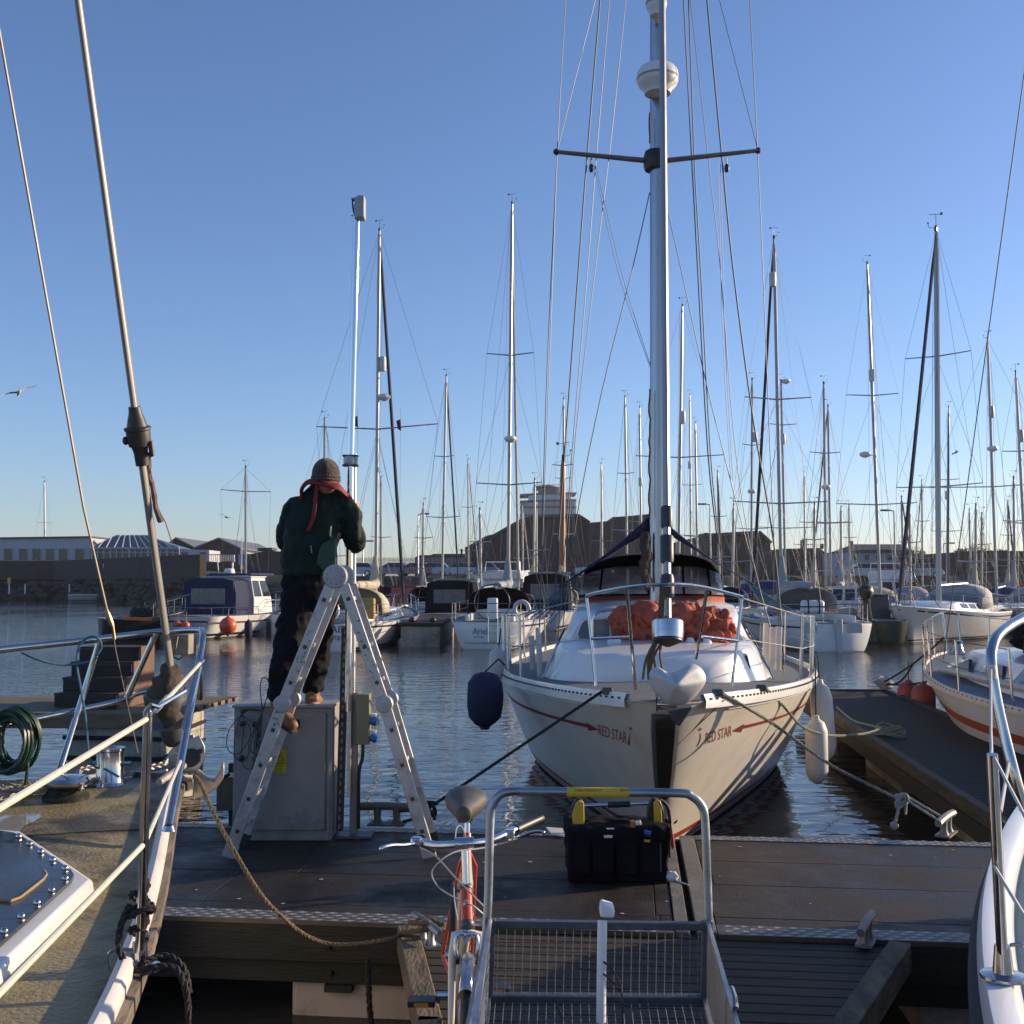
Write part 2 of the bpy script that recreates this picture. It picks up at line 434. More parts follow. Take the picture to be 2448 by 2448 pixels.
for (a, b) in ((UJ - .085, UJ - .018), (UJ + .02, UJ + .115)):
    mb = MB(); pslab(mb, a, b, PW + .02, -.02, -.12, .006); mb.build("joint_plate", PALEDECK, rt, bevel=.003)
for (v0, v1) in ((-.115, 0), (PW, PW + .155)):
    mb = MB()
    for u0, u1 in ((-9, UJ - .09), (UJ + .12, 11)):
        pslab(mb, u0, u1, v0, v1, -.018, .004)
    nr = 4; mb.cm = 1
    u = -5.0
    while u < 5.5:
        for k in range(nr):
            vv = v0 + (k + .5) * (v1 - v0) / nr; uu = u + (.04 if k % 2 else 0)
            if UJ - .13 < uu < UJ + .15: continue
            c = pn(uu, vv, .004); d = (PU * .036 + PV * (.006)); e = PV * .0115
            mb.add([c - d, c - e, c + d, c + e, c + V((0, 0, .006))], [(0, 1, 4), (1, 2, 4), (2, 3, 4), (3, 0, 4)])
        u += .08
    mb.build("chequer_strip", [CHEQ, CHEQ2], rt, smooth=False)
mb = MB()
for z0, z1, v in ((-.20, -.021, PW + .004), (-.32, -.215, PW + .05), (-.20, -.021, -.064)):
    pslab(mb, -9, 11, v, v + .06, z0, z1)
for k in range(-8, 10):
    c = pn(k * .9 + .2, PW + .002, -.12); mb.lathe([(.018, 0), (.018, .012), (.008, .018)], c, -PV, 8)
    c = pn(k * .9 + .2, PW + .045, -.265); mb.lathe([(.018, 0), (.018, .012), (.008, .018)], c, -PV, 8)
mb.build("timber_fascia", TIMBER, rt, bevel=.004)
mb = MB(); pslab(mb, -9, 11, PW + .12, -.12, -.22, -.145); mb.build("underframe", BLACK, rt)
mb = MB(); random.seed(12)
for k in range(34):
    c = pn(random.uniform(-3.6, 3.6), random.uniform(PW + .1, -.1), .0035); r = random.uniform(.004, .016); n_ = 9
    ring = [c + PU * (r * random.uniform(.5, 1.4) * math.cos(6.283 * i / n_)) + PV * (r * random.uniform(.5, 1.2) * math.sin(6.283 * i / n_)) for i in range(n_)]
    mb.add(ring, [tuple(range(n_))])
dr_ = mb.build("bird_dropping", mat("dried white splash", (.35, .35, .33), .8), rt, smooth=False); dr_["kind"] = "stuff"
FLOATM = mat("pale float casing", (.50, .41, .34), .7, var=.15, vs=2, dirt=.8, dcol=(.07, .06, .04), ds=1.4, dlo=.5, dhi=.7)
uf0, uf1 = (gz(716, 2330, .15) - P0).dot(PU), (gz(1010, 2330, .15) - P0).dot(PU)
for u0, u1 in ((-7, -5.6), (uf0 - 1.9, uf0 - 1.25), (uf0, uf1 + .9), (2.2, 3.6), (5.5, 7)):
    mb = MB(); pslab(mb, u0, u1, PW + .10, -.3, -.6, -.225)
    b = (u1 - u0) * .42
    mb.build("float_tank", FLOATM, rt, bevel=.03)
mb = MB(); pslab(mb, uf0 + .19, uf0 + .33, PW + .04, PW + .098, -.36, -.325); mb.build("float_bracket", TIMBER, rt)

# near finger pontoon with gussets, boards across
rt = root("finger_pontoon", pn(.45, PW - 2.5, -.5), "narrow slatted wooden finger pontoon under the trolley and bicycle", "pontoon")
FB = mat("grooved decking boards", (.048, .030, .016), .7, var=.4, vs=2.5, stretch=(1, 9, 9), bump=.35, bs=25, dirt=.7, dcol=(.035, .035, .02), ds=1.5, dlo=.4, dhi=.65)
uL, uR = (gz(1045, 2448, .5) - P0).dot(PU), (gz(1960, 2448, .5) - P0).dot(PU)
mb = MB(); v = PW - .012; 
while v > PW - 7:
    g = max(0.0, 1 - (PW - v) / 1.15) * .48
    pslab(mb, uL - g * .8, uR + g, v - .092, v, -.05, -.02)
    for q in range(4): pass
    v -= .1
mb.build("deck_boards", FB, rt, bevel=.004)
for sgn, ue in ((-1, uL), (1, uR)):
    mb = MB(); mb.beam(pn(ue + sgn * (.36 if sgn < 0 else .54), PW - .03, -.055), pn(ue + sgn * .03, PW - 1.2, -.055), .1, .13)
    mb.beam(pn(ue + sgn * .04, PW - 1.16, -.06), pn(ue + sgn * .04, PW - 7, -.06), .09, .14)
    mb.build("edge_timber", mat("bleached edge timber", (.15, .115, .07), .8, var=.45, vs=4, stretch=(4, 1, 4), bump=.5, bs=20, dirt=.75, dcol=(.05, .05, .03), ds=2.2, dlo=.45, dhi=.62), rt, bevel=.006)
mb = MB(); pslab(mb, uL + .15, uR - .15, PW - 6.5, PW - 1.5, -.6, -.13); mb.build("float_tank", FLOATM, rt, bevel=.03)

# right-hand berth finger, between the two white yachts
FX0 = 1.0 + 0
uF = (gz(2330, 1915, .5) - P0).dot(PU)
rt = root("berth_finger", pn(uF + .7, 5, -.5), "dark mossy wooden berth finger right of the white yacht with the red name", "pontoon")
mb = MB(); v = .02
MOSS = mat("dark mossy boards", (.026, .022, .016), .75, spec=.25, var=.35, vs=3, stretch=(1, 7, 7), bump=.35, bs=22, dirt=.8, dcol=(.03, .035, .02), ds=1.0, dlo=.4, dhi=.65)
while v < 10.6:
    pslab(mb, uF, uF + 1.35, v, v + .125, -.05, -.01); v += .135
mb.build("deck_boards", MOSS, rt, bevel=.004)
mb = MB()
mb.beam(pn(uF - .03, .05, -.04), pn(uF - .03, 10.6, -.04), .09, .12)
mb.build("edge_timber", mat("worn dark edge timber", (.085, .065, .04), .8, var=.45, vs=4, stretch=(4, 1, 4), bump=.5, bs=20, dirt=.8, dcol=(.03, .03, .02), ds=2.2, dlo=.42, dhi=.6), rt, bevel=.008)
mb = MB(); pslab(mb, uF - .075, uF + 1.42, .05, 10.6, -.25, -.105); mb.beam(pn(uF + 1.38, .05, -.04), pn(uF + 1.38, 10.6, -.04), .07, .12); pslab(mb, uF, uF + 1.38, 10.61, 10.7, -.25, .01)
mb.build("side_beam", TIMBER, rt)
mb = MB()
for v0 in (1, 4.5, 8.2): pslab(mb, uF + .15, uF + 1.2, v0, v0 + 1.8, -.65, -.255)
mb.build("float_tank", CONCRETE, rt)

# far left concrete pontoon with boarding steps
cA, cB = gz(165, 1700, .80), gz(478, 1640, .80)
rt = root("concrete_pontoon", V((cA.x, cA.y, 0)), "concrete floating pontoon with timber deck beyond the weathered bow at left", "pontoon")
D0 = 12.4
f1, f2 = at(160, 1710, D0), at(395, 1700, D0)
mb = MB(); z1 = .70
mb.prism([V((f1.x, D0, -.3)), V((-3.90, D0, -.3)), V((-3.83, D0 + 1.5, -.3)), V((f1.x, D0 + 1.5, -.3))], (0, 0, z1 + .3))
mb.build("concrete_body", CONCRETE, rt, bevel=.03)
mb = MB()
for i in range(9): mb.box((f1.x - .95 + i * .035, D0 + .05 + i * .2, z1 + .045), (4.3, .185, .05))
mb.box((f1.x - 1.0, D0 - .03, z1 - .02), (4.3, .05, .16))
mb.build("timber_deck", mat("pale brown boards", (.17, .13, .075), .75, var=.3, vs=3, stretch=(1, 6, 6), bump=.3, bs=20), rt, bevel=.005)
mb = MB()
for z in (.28, .50): mb.tube([(f1.x - .02, D0 - .04, z), (-3.88, D0 - .04, z - .02), (-3.80, D0 + 1.4, z)], .025, 6)
mb.build("wrapped_rope", ROPEK, rt)
# boarding steps
sc = at(232, 1600, 13.0)
rt = root("boarding_steps", V((sc.x, 13.0, z1 + .07)), "dark brown wooden boarding steps standing on the concrete pontoon", "steps")
TS = frame_T((sc.x - .02, 12.7, z1 + .07), R(-4)); mb = MB(TS)
for k in range(4):
    mb.box((0, .5 + k * .1, (k + 1) * .165), (.74, 1.0 - k * .2, .026))
    mb.box((0, k * .2 + .012, (k + .5) * .165), (.72, .02, .135))
mb.build("treads", BROWNPLY, rt, bevel=.004)
mb = MB(TS); poly = [V((.375, -.01, 0))]
for k in range(4): poly += [V((.375, -.01 + k * .2, (k + 1) * .165 + .02)), V((.375, -.01 + (k + 1) * .2, (k + 1) * .165 + .02))]
poly += [V((.375, 1.0, .68)), V((.375, 1.0, 0))]
mb.prism(poly, (.03, 0, 0)); mb.build("side_panel", BROWNSIDE, rt, bevel=.004)

# ================================================================ cleats
def cleat(loc, dirv, label, L=.3, m=GALV):
    loc = V(loc); d = V(dirv).normalized(); rt = root("mooring_cleat", loc, label, "cleat", "pontoon mooring cleats")
    mb = MB(); s = L / .3
    mb.tube(spline([loc - d * .15 * s + V((0, 0, .078 * s)), loc - d * .10 * s + V((0, 0, .082 * s)), loc + V((0, 0, .085 * s)), loc + d * .10 * s + V((0, 0, .082 * s)), loc + d * .15 * s + V((0, 0, .078 * s))]), .018 * s, 8)
    mb.build("horns", m, rt)
    mb = MB()
    for k in (-.045, .045): mb.lathe([(.028 * s, 0), (.016 * s, .03 * s), (.018 * s, .08 * s)], loc + d * k * s, n=10)
    mb.beam(loc - d * .085 * s + V((0, 0, .006)), loc + d * .085 * s + V((0, 0, .006)), .07 * s, .012)
    mb.build("base", m, rt); return rt
c1 = gz(925, 1972, .5); cleat(c1, PU, "grey cleat on the walkway far edge, just left of the ladder's right foot", .46, mat("old cleat paint", (.13, .12, .09), .7, var=.3))
c2 = gz(2072, 2252, .5); cleat(c2, (.45, .9, 0), "pale grey cleat on the near chequer strip at the slatted finger's right corner", .34, mat("dull cleat galvanising", (.22, .20, .18), .5, .5, var=.3))
c3 = gz(2262, 1995, .5); cleat(c3, (.55, .8, 0), "grey cleat with white rope on it where the mossy finger joins the walkway", .42, MATS["dull cleat galvanising"])
c4 = gz(1020, 2240, .5)+V((0,0,-.03)); cleat(c4, (-.45, .9, 0), "pale cleat at the near walkway edge left of the bicycle wheel", .34)
# pale lump of rope over cleat 4
mb = MB()
q = c4 + V((0, 0, .05))
mb.rope(spline([q + V((-.12, .0, 0)), q + V((-.02, -.06, .03)), q + V((.09, 0, .02)), q + V((0, .06, .05)), q + V((-.08, 0, .05)), q + V((.02, -.05, .06))]), .014)
tag(mb.build("rope_turns", ROPEB), "brown rope turns lying over the cleat left of the bicycle wheel", "rope")
# ================================================================ BOAT LIBRARY  (local: bow +y, waterline z=0)
class Hull:
    def __init__(s, L, B, zb, zm, zs, rake=1.0, trake=.3, tw=.7, pw=.7, keel=-.35, mx=.55, bowfull=1.1, midfull=.32):
        s.L, s.B, s.zb, s.zm, s.zs, s.rake, s.trake, s.tw, s.pw, s.keel, s.mx, s.bf, s.mf = L, B, zb, zm, zs, rake, trake, tw, pw, keel, mx, bowfull, midfull
    def zd(s, t):
        # sheer through bow, mid (.6) and stern
        a = (1 - t)
        return s.zm + (s.zb - s.zm) * max(0, (0.65 - t) / .65) ** 1.8 + (s.zs - s.zm) * max(0, (t - .65) / .35) ** 1.6
    def hb(s, t):
        if t <= s.mx: k = max(0.0, math.sin(math.pi / 2 * t / s.mx)) ** s.pw
        else: k = 1 - (1 - s.tw) * ((t - s.mx) / (1 - s.mx)) ** 2
        return s.B / 2 * k
    def P(s, side, t, z, off=0.0):
        zd = s.zd(t); f = max(0.0, (z - s.keel) / (zd - s.keel))
        y0 = s.L / 2 - s.rake * (1 - z / s.zb); y1 = -s.L / 2 + s.trake * (1 - z / s.zs) * (1 if z < s.zs else 0)
        p = s.bf + (s.mf - s.bf) * min(1, t / .5) ** .6
        x = s.hb(t) * f ** p
        return V((side * (x + off), y0 + (y1 - y0) * t, z))
    def t_of_y(s, y): return min(1, max(0, (s.L / 2 - y) / s.L))
    def deckpt(s, side, t, inset=0.0, dz=0.0):
        q = s.P(side, t, s.zd(t)); return V((side * max(0, abs(q.x) - inset), q.y, q.z + dz))
def hull_meshes(H, T, rt, m_top, m_bot=None, bands=(), deck=None, toe=None, n=26, name="hull"):
    """bands: (z0,z1,mat) near the waterline. Returns hull object."""
    m_bot = m_bot or ANTIF
    mats = [m_top, m_bot] + [b[2] for b in bands]
    zs_low = sorted({H.keel, .02} | {z for b in bands for z in b[:2]})
    top0 = zs_low[-1]
    mb = MB(T); ts = [(i / n) ** 1.25 for i in range(n + 1)]
    fr = [0, .06, .12, .2, .3, .42, .54, .66, .77, .88, 1]
    grid = {}
    for side in (-1, 1):
        rings = []
        for t in ts:
            zz = zs_low[:-1] + [top0 + (H.zd(t) - top0) * f for f in fr]
            rings.append([H.P(side, t, z) for z in zz])
        nz = len(rings[0])
        for k in range(nz - 1):
            if k < len(zs_low) - 1:
                zc = (zs_low[k] + zs_low[k + 1]) / 2; mi = 1 if zc < .02 else 0
                for bi, b in enumerate(bands):
                    if b[0] <= zc <= b[1]: mi = 2 + bi
            else: mi = 0
            mb.cm = mi; vs = []; fs = []
            for r in rings: vs += [r[k], r[k + 1]]
            for i in range(len(rings) - 1): fs.append((2 * i, 2 * i + 1, 2 * i + 3, 2 * i + 2))
            mb.add(vs, fs)
        grid[side] = rings[-1]
    mb.cm = 0
    L_, R_ = grid[-1], grid[1]; nz = len(L_)
    mb.add(L_ + R_, [(k, k + 1, nz + k + 1, nz + k) for k in range(nz - 1)])
    bmv = mb
    o = mb.build(name, mats, rt, ang=50)
    bm = bmesh.new(); bm.from_mesh(o.data); bmesh.ops.remove_doubles(bm, verts=bm.verts, dist=.0006)
    bmesh.ops.recalc_face_normals(bm, faces=bm.faces); bm.to_mesh(o.data); bm.free()
    if deck:
        mb = MB(T); cols = (-1, -.6, -.2, .2, .6, 1); rows = []
        for t in ts:
            q = H.deckpt(1, t); rows.append([V((q.x * c * .995, q.y, q.z - .012 + .045 * (1 - c * c) * min(1, q.x))) for c in cols])
        mb.loft(rows, closed=False); mb.build("deck", deck, rt)
    if toe:
        mb = MB(T)
        for side in (-1, 1):
            pts = [H.deckpt(side, i / n, .025, .02) for i in range(n + 1)]
            mb.tube(pts, .022, 6, flat=(1.4, .8))
        mb.build("toe_rail", toe, rt)
    return o
def wire(mb, a, b, r=.006, n=4): mb.tube([a, b], r, n)
def windows_side(mb, H, t0, t1, xs, z0, z1, slope=.0): pass

def coachroof(T, rt, H, t0, t1, wk=.62, h=.36, win=WINDOW, m=WHITE, nwin=3, lift=0.0):
    n = 10; base = []; top = []
    for i in range(n + 1):
        t = t0 + (t1 - t0) * i / n; q = H.deckpt(1, t); k = min(1, (i + .8) / 3.0) ** .6
        base.append((q.x * wk * k, q.y, q.z - .03)); hh = h * (min(1, (i + .2) / 3.2)) ** .8
        top.append((q.x * wk * k * .82, q.y - .12 * (1 if i < 2 else 0), q.z + hh))
    rings = []
    for (bx, by, bz), (tx, ty, tz) in zip(base, top):
        rings.append([V((-bx, by, bz)), V((-bx * .97, by, bz + (tz - bz) * .3)), V((-tx, ty, tz)), V((-tx * .5, ty, tz + .04)), V((tx * .5, ty, tz + .04)), V((tx, ty, tz)), V((bx * .97, by, bz + (tz - bz) * .3)), V((bx, by, bz))])
    mb = MB(T); mb.loft(rings); mb.build("coachroof", m, rt, ang=40, bevel=0)
    if nwin:
        i0, i1 = 3, 9; step = (i1 - i0) / nwin
        for side in (-1, 1):
            for k in range(nwin):
                a = i0 + k * step + .2; b = i0 + (k + 1) * step - .2
                def pt(f, u):
                    j = min(int(f), n - 1); w_ = f - j
                    p0 = [V((side * base[q][0] * .97, base[q][1], base[q][2] + (top[q][2] - base[q][2]) * .3)) for q in (j, j + 1)]
                    p1 = [V((side * top[q][0], top[q][1], top[q][2])) for q in (j, j + 1)]
                    return p0[0].lerp(p0[1], w_).lerp(p1[0].lerp(p1[1], w_), u)
                mb = MB(T); c = [pt(a, .2), pt(b, .2), pt(b, .82), pt(a, .82)]
                nr = V((side, 0, .25)).normalized(); mb.plate([q + nr * .006 for q in c], .012, nr); mb.build("window", win, rt)
    return top
def arch_canvas(T, rt, yc, z0, w, h, d, m, name="sprayhood", win=None, aft=0.0):
    """sprayhood: front slopes forward (+y), open aft"""
    na = 10; rings = []
    for j, (dy, kh, kw) in enumerate(((d * .5, .05, .96), (d * .28, .72, .97), (0, 1.0, 1.0), (-d * .5, 1.04, 1.0))):
        rings.append([V((w / 2 * kw * (-math.cos(math.pi * i / na)) ** 1 * (1 if True else 1), yc + dy, z0 + h * kh * math.sin(math.pi * i / na) ** .45)) for i in range(na + 1)])
    mb = MB(T); mb.loft(rings, closed=False); o = mb.build(name, m, rt)
    so_ = o.modifiers.new("solid", 'SOLIDIFY'); so_.thickness = .02
    if win:
        mb = MB(T)
        a, b = rings[0], rings[1]
        for (i, j) in ((2, 4), (4, 6), (6, 8)):
            q = [a[i].lerp(b[i], .35), a[j].lerp(b[j], .35), a[j].lerp(b[j], .9), a[i].lerp(b[i], .9)]
            mb.plate([p + V((0, .018, .008)) for p in q], .006)
        mb.build("hood_window", win, rt)
def fender(loc, r, L, m, label, group, axis=(0, 0, -1), line=.5):
    rt = root("fender", loc, label, "fender", group); mb = MB()
    a = V(axis).normalized()
    prof = [(0, -.04 * L), (r * .25, -.03 * L), (r * .3, .02 * L), (r * .75, .08 * L), (r, .2 * L), (r, .8 * L), (r * .75, .92 * L), (r * .3, .98 * L), (0, L)]
    mb.lathe(prof, loc, a, 14); mb.build("body", m, rt)
    mb = MB(); mb.tube([V(loc) - a * .01, V(loc) - a * line], .007, 5); mb.build("lanyard", ROPEK, rt); return rt
def masthead(mb, p, k=1.0, r=.02):
    mb.box(p + V((0, 0, .05 * k)), (.07 * k, .16 * k, .12 * k)); mb.tube([p + V((0, 0, .1 * k)), p + V((0, 0, .55 * k))], .008 * k, 4)
    mb.tube([p + V((-.16 * k, 0, .5 * k)), p + V((.2 * k, 0, .56 * k))], .008 * k, 4); mb.box(p + V((-.17 * k, 0, .52 * k)), (.08 * k, .01, .08 * k))
    mb.tube([p + V((0, 0, .1 * k)), p + V((.22 * k, 0, .16 * k)), p + V((.24 * k, 0, .3 * k))], .008 * k, 4); mb.ball(p + V((.24 * k, 0, .3 * k)), .03 * k, 6, 4)
    mb.ball(p + V((.0, 0.02, .14 * k)), .05 * k, 7, 5)

def yacht(label, D, base_px, top_px, L=9.5, head=180, beam=None, hull=WHITE, stripe=NAVYP, spread=((.5, .95),), rad=None, refl=None,
          canopy=NAVYC, cover=None, boomdir=None, mastm=ALUW, r0=.056, furl=None, lee=0, detail=1, fb=1.0, tanwood=False, hood=True,
          mt=.42, lifering=None, name="sailing_yacht", group="yachts moored across the marina", flag=None, spw=None, deckm=None, furlr=.055, pw=.7):
    """base_px: pixel of mast foot.  D: distance of the mast. head: heading in degrees, 180 = bow toward camera, 0 = stern toward camera."""
    B = beam or L * .33
    H = Hull(L, B, .95 * fb + L * .025, .78 * fb + L * .01, .80 * fb + L * .01, rake=L * .10, trake=-.25 if head < 90 or head > 270 else .2, tw=.68, pw=pw)
    ym = L / 2 - mt * L
    A = R(head); mp_ = at(base_px[0], base_px[1], D)
    ctr = V((mp_.x, D, 0)) - Matrix.Rotation(A, 3, 'Z') @ V((0, ym, 0))
    T = frame_T(ctr, A); Ti = T.inverted()
    rt = root(name, ctr, label, "yacht", group)
    hull_meshes(H, T, rt, hull, bands=((.06, .12, stripe),), deck=deckm or DECKG, toe=ALU, n=14 if detail < 2 else 20)
    if detail >= 1:
        # stripe below the rail
        mb = MB(T)
        for side in (-1, 1):
            rows = [[H.P(side, i / 16, H.zd(i / 16) - .16, .006), H.P(side, i / 16, H.zd(i / 16) - .10, .006)] for i in range(17)]
            mb.loft(rows, closed=False)
        mb.build("cove_stripe", stripe, rt)
    coachroof(T, rt, H, .24, .66, h=.34 * fb, m=WHITE, nwin=3 if detail else 2)
    zm = H.zd(mt) + .3
    yh = L / 2 - .64 * L
    if hood: arch_canvas(T, rt, yh, H.zd(.64) + .2, B * .66, .95, 1.5, canopy, win=GLASSB if detail else None)
    # cockpit coaming + wheel/locker
    mb = MB(T); zc = H.zd(.85)
    for side in (-1, 1): mb.beam((side * B * .27, yh - .2, zc + .12), (side * B * .22, -L / 2 + .5, zc + .12), .14, .26)
    mb.build("cockpit_coaming", WHITE, rt, bevel=.03)
    # mast
    foot = Ti @ mp_; foot = V((0, ym, zm)); top = Ti @ at(top_px[0], top_px[1], D)
    mb = MB(T); mb.tube([foot, foot.lerp(top, .5), foot.lerp(top, .93), top], [r0, r0, r0 * .95, r0 * .6], 8, flat=(1.2, .85)); mb.build("mast", mastm, rt)
    mb = MB(T); masthead(mb, top, max(.6, r0 * 14)); mb.build("masthead_gear", BLACK, rt)
    hgt = top.z
    cx = H.hb(mt + .02) - .06; chain = [V((s * cx, ym - .05, H.zd(mt))) for s in (-1, 1)]
    prev = chain[:]; sw = spw or B * .30
    mbw = MB(T)
    for k, (f, ws) in enumerate(sorted(spread)):
        c = foot.lerp(top, f); tips = [c + V((s * sw * ws, -.08, .06 * sw)) for s in (-1, 1)]
        mb = MB(T)
        for q in tips: mb.tube([c, q], [.032, .022], 5)
        mb.build("spreader", mastm if mastm != ALUW else ALU, rt)
        for a, q in zip(prev, tips): wire(mbw, a, q)
        for a in prev: wire(mbw, a if k == 0 else a, c - V((0, 0, .05)))
        prev = tips
    for q in prev: wire(mbw, q, top)
    wire(mbw, chain[0] + V((0, .5, 0)), foot.lerp(top, .45)); wire(mbw, chain[1] + V((0, .5, 0)), foot.lerp(top, .45))
    stern = V((0, -L / 2 + .1, H.zs)); wire(mbw, stern + V((-.4, 0, 0)), top); 
    for k in range(3): wire(mbw, V((random.uniform(-.4, .4), ym + .1, zm + .05)), foot.lerp(top, random.uniform(.75, 1)) + V((random.choice((-1, 1)) * .12, .1, 0)), .005)
    mbw.build("rigging", WIRE, rt)
    bow = V((0, L / 2 - .15, H.zb + .05)); mb = MB(T)
    mb.tube([bow, bow.lerp(top, .06), bow.lerp(top, .9), top], [.02, furlr if furl else .012, furlr * .8 if furl else .008, .01], 6)
    mb.build("forestay", furl or WIRE, rt)
    # boom and stowed mainsail
    blen = L * .34; g = foot + V((0, 0, .75)); be = g + V((0, -blen, .08))
    mb = MB(T); mb.tube([g, be], .05, 8); mb.build("boom", ALU, rt)
    if cover:
        pts = [foot + V((0, -.05, 2.0)), foot + V((0, -.12, 1.25)), g + V((0, -.35, .16)), g.lerp(be, .5) + V((0, 0, .12)), be + V((0, .1, .05))]
        mb = MB(T); q = spline(pts, 5); mb.tube(q, [.08 + .16 * min(1, i / 8) * (1 - .55 * max(0, (i - 9) / (len(q) - 9))) for i in range(len(q))], 10, flat=(1.0, .8)); o = mb.build("sail_cover", cover, rt)
    # rails
    mb = MB(T); rail = STEEL; zbw = H.zb
    pl = [H.deckpt(-1, .14, .05, .02), H.deckpt(-1, .10, .02, .55), V((0, L / 2 + .05, zbw + .58)), H.deckpt(1, .10, .02, .55), H.deckpt(1, .14, .05, .02)]
    mb.tube(spline(pl[1:4], 5), .016, 5)
    for s in (-1, 1):
        mb.tube([H.deckpt(s, .16, .05), H.deckpt(s, .10, .02, .55)], .014, 5); mb.tube([H.deckpt(s, .05, .03), H.deckpt(s, .035, .0, .56)], .014, 5)
    mb.build("pulpit", rail, rt)
    mb = MB(T)
    ps = [H.deckpt(-1, .86, .05, .6), H.deckpt(-1, .985, .12, .62), H.deckpt(1, .985, .12, .62), H.deckpt(1, .86, .05, .6)]
    mb.tube(ps, .016, 5); mb.tube([p - V((0, 0, .3)) for p in ps], .012, 5)
    for p in ps: mb.tube([p, p - V((0, 0, .6))], .014, 5)
    mb.build("pushpit", rail, rt)
    mb = MB(T); mb2 = MB(T); tt = (.14, .27, .40, .54, .68, .86)
    for s in (-1, 1):
        for q in tt[1:-1]: mb.tube([H.deckpt(s, q, .05), H.deckpt(s, q, .05, .6)], .012, 5)
        for hgt_ in (.6, .32):
            mb2.tube([H.deckpt(s, q, .05, hgt_) for q in tt], .006, 4)
    mb.build("stanchions", rail, rt); mb2.build("guard_wires", WIRE, rt)
    for (kind, px, py) in (rad or []):
        p = Ti @ at(px, py, D); k = foot.lerp(top, (p.z - foot.z) / (top.z - foot.z))
        mb = MB(T)
        if kind == 'dome':
            mb.lathe([(.05, -.14), (.1, -.12), (.2, -.08), (.25, 0), (.23, .09), (.12, .13), (0, .135)], p, (0, 0, 1), 14)
        elif kind == 'tube': mb.lathe([(0, -.3), (.11, -.28), (.13, -.2), (.13, .2), (.11, .28), (0, .3)], p, (0, 0, 1), 10)
        mb.build("radar_dome" if kind == 'dome' else "radar_reflector", PLASTW if kind == 'dome' else WHITEF, rt)
        mb = MB(T); mb.beam(k, p - V((0, 0, .1)), .06, .04); mb.build("mast_bracket", ALU, rt)
    if lifering:
        mb = MB(T); p = V((lifering[0], -L / 2 + .05, H.zs + .42))
        ring = [p + V((.24 * math.cos(a), 0, .27 * math.sin(a))) for a in [2 * math.pi * i / 14 - 1.2 for i in range(12)]]
        mb.tube(ring, .075, 8); mb.build("horseshoe_buoy", lifering[1], rt)
    return rt, T, H

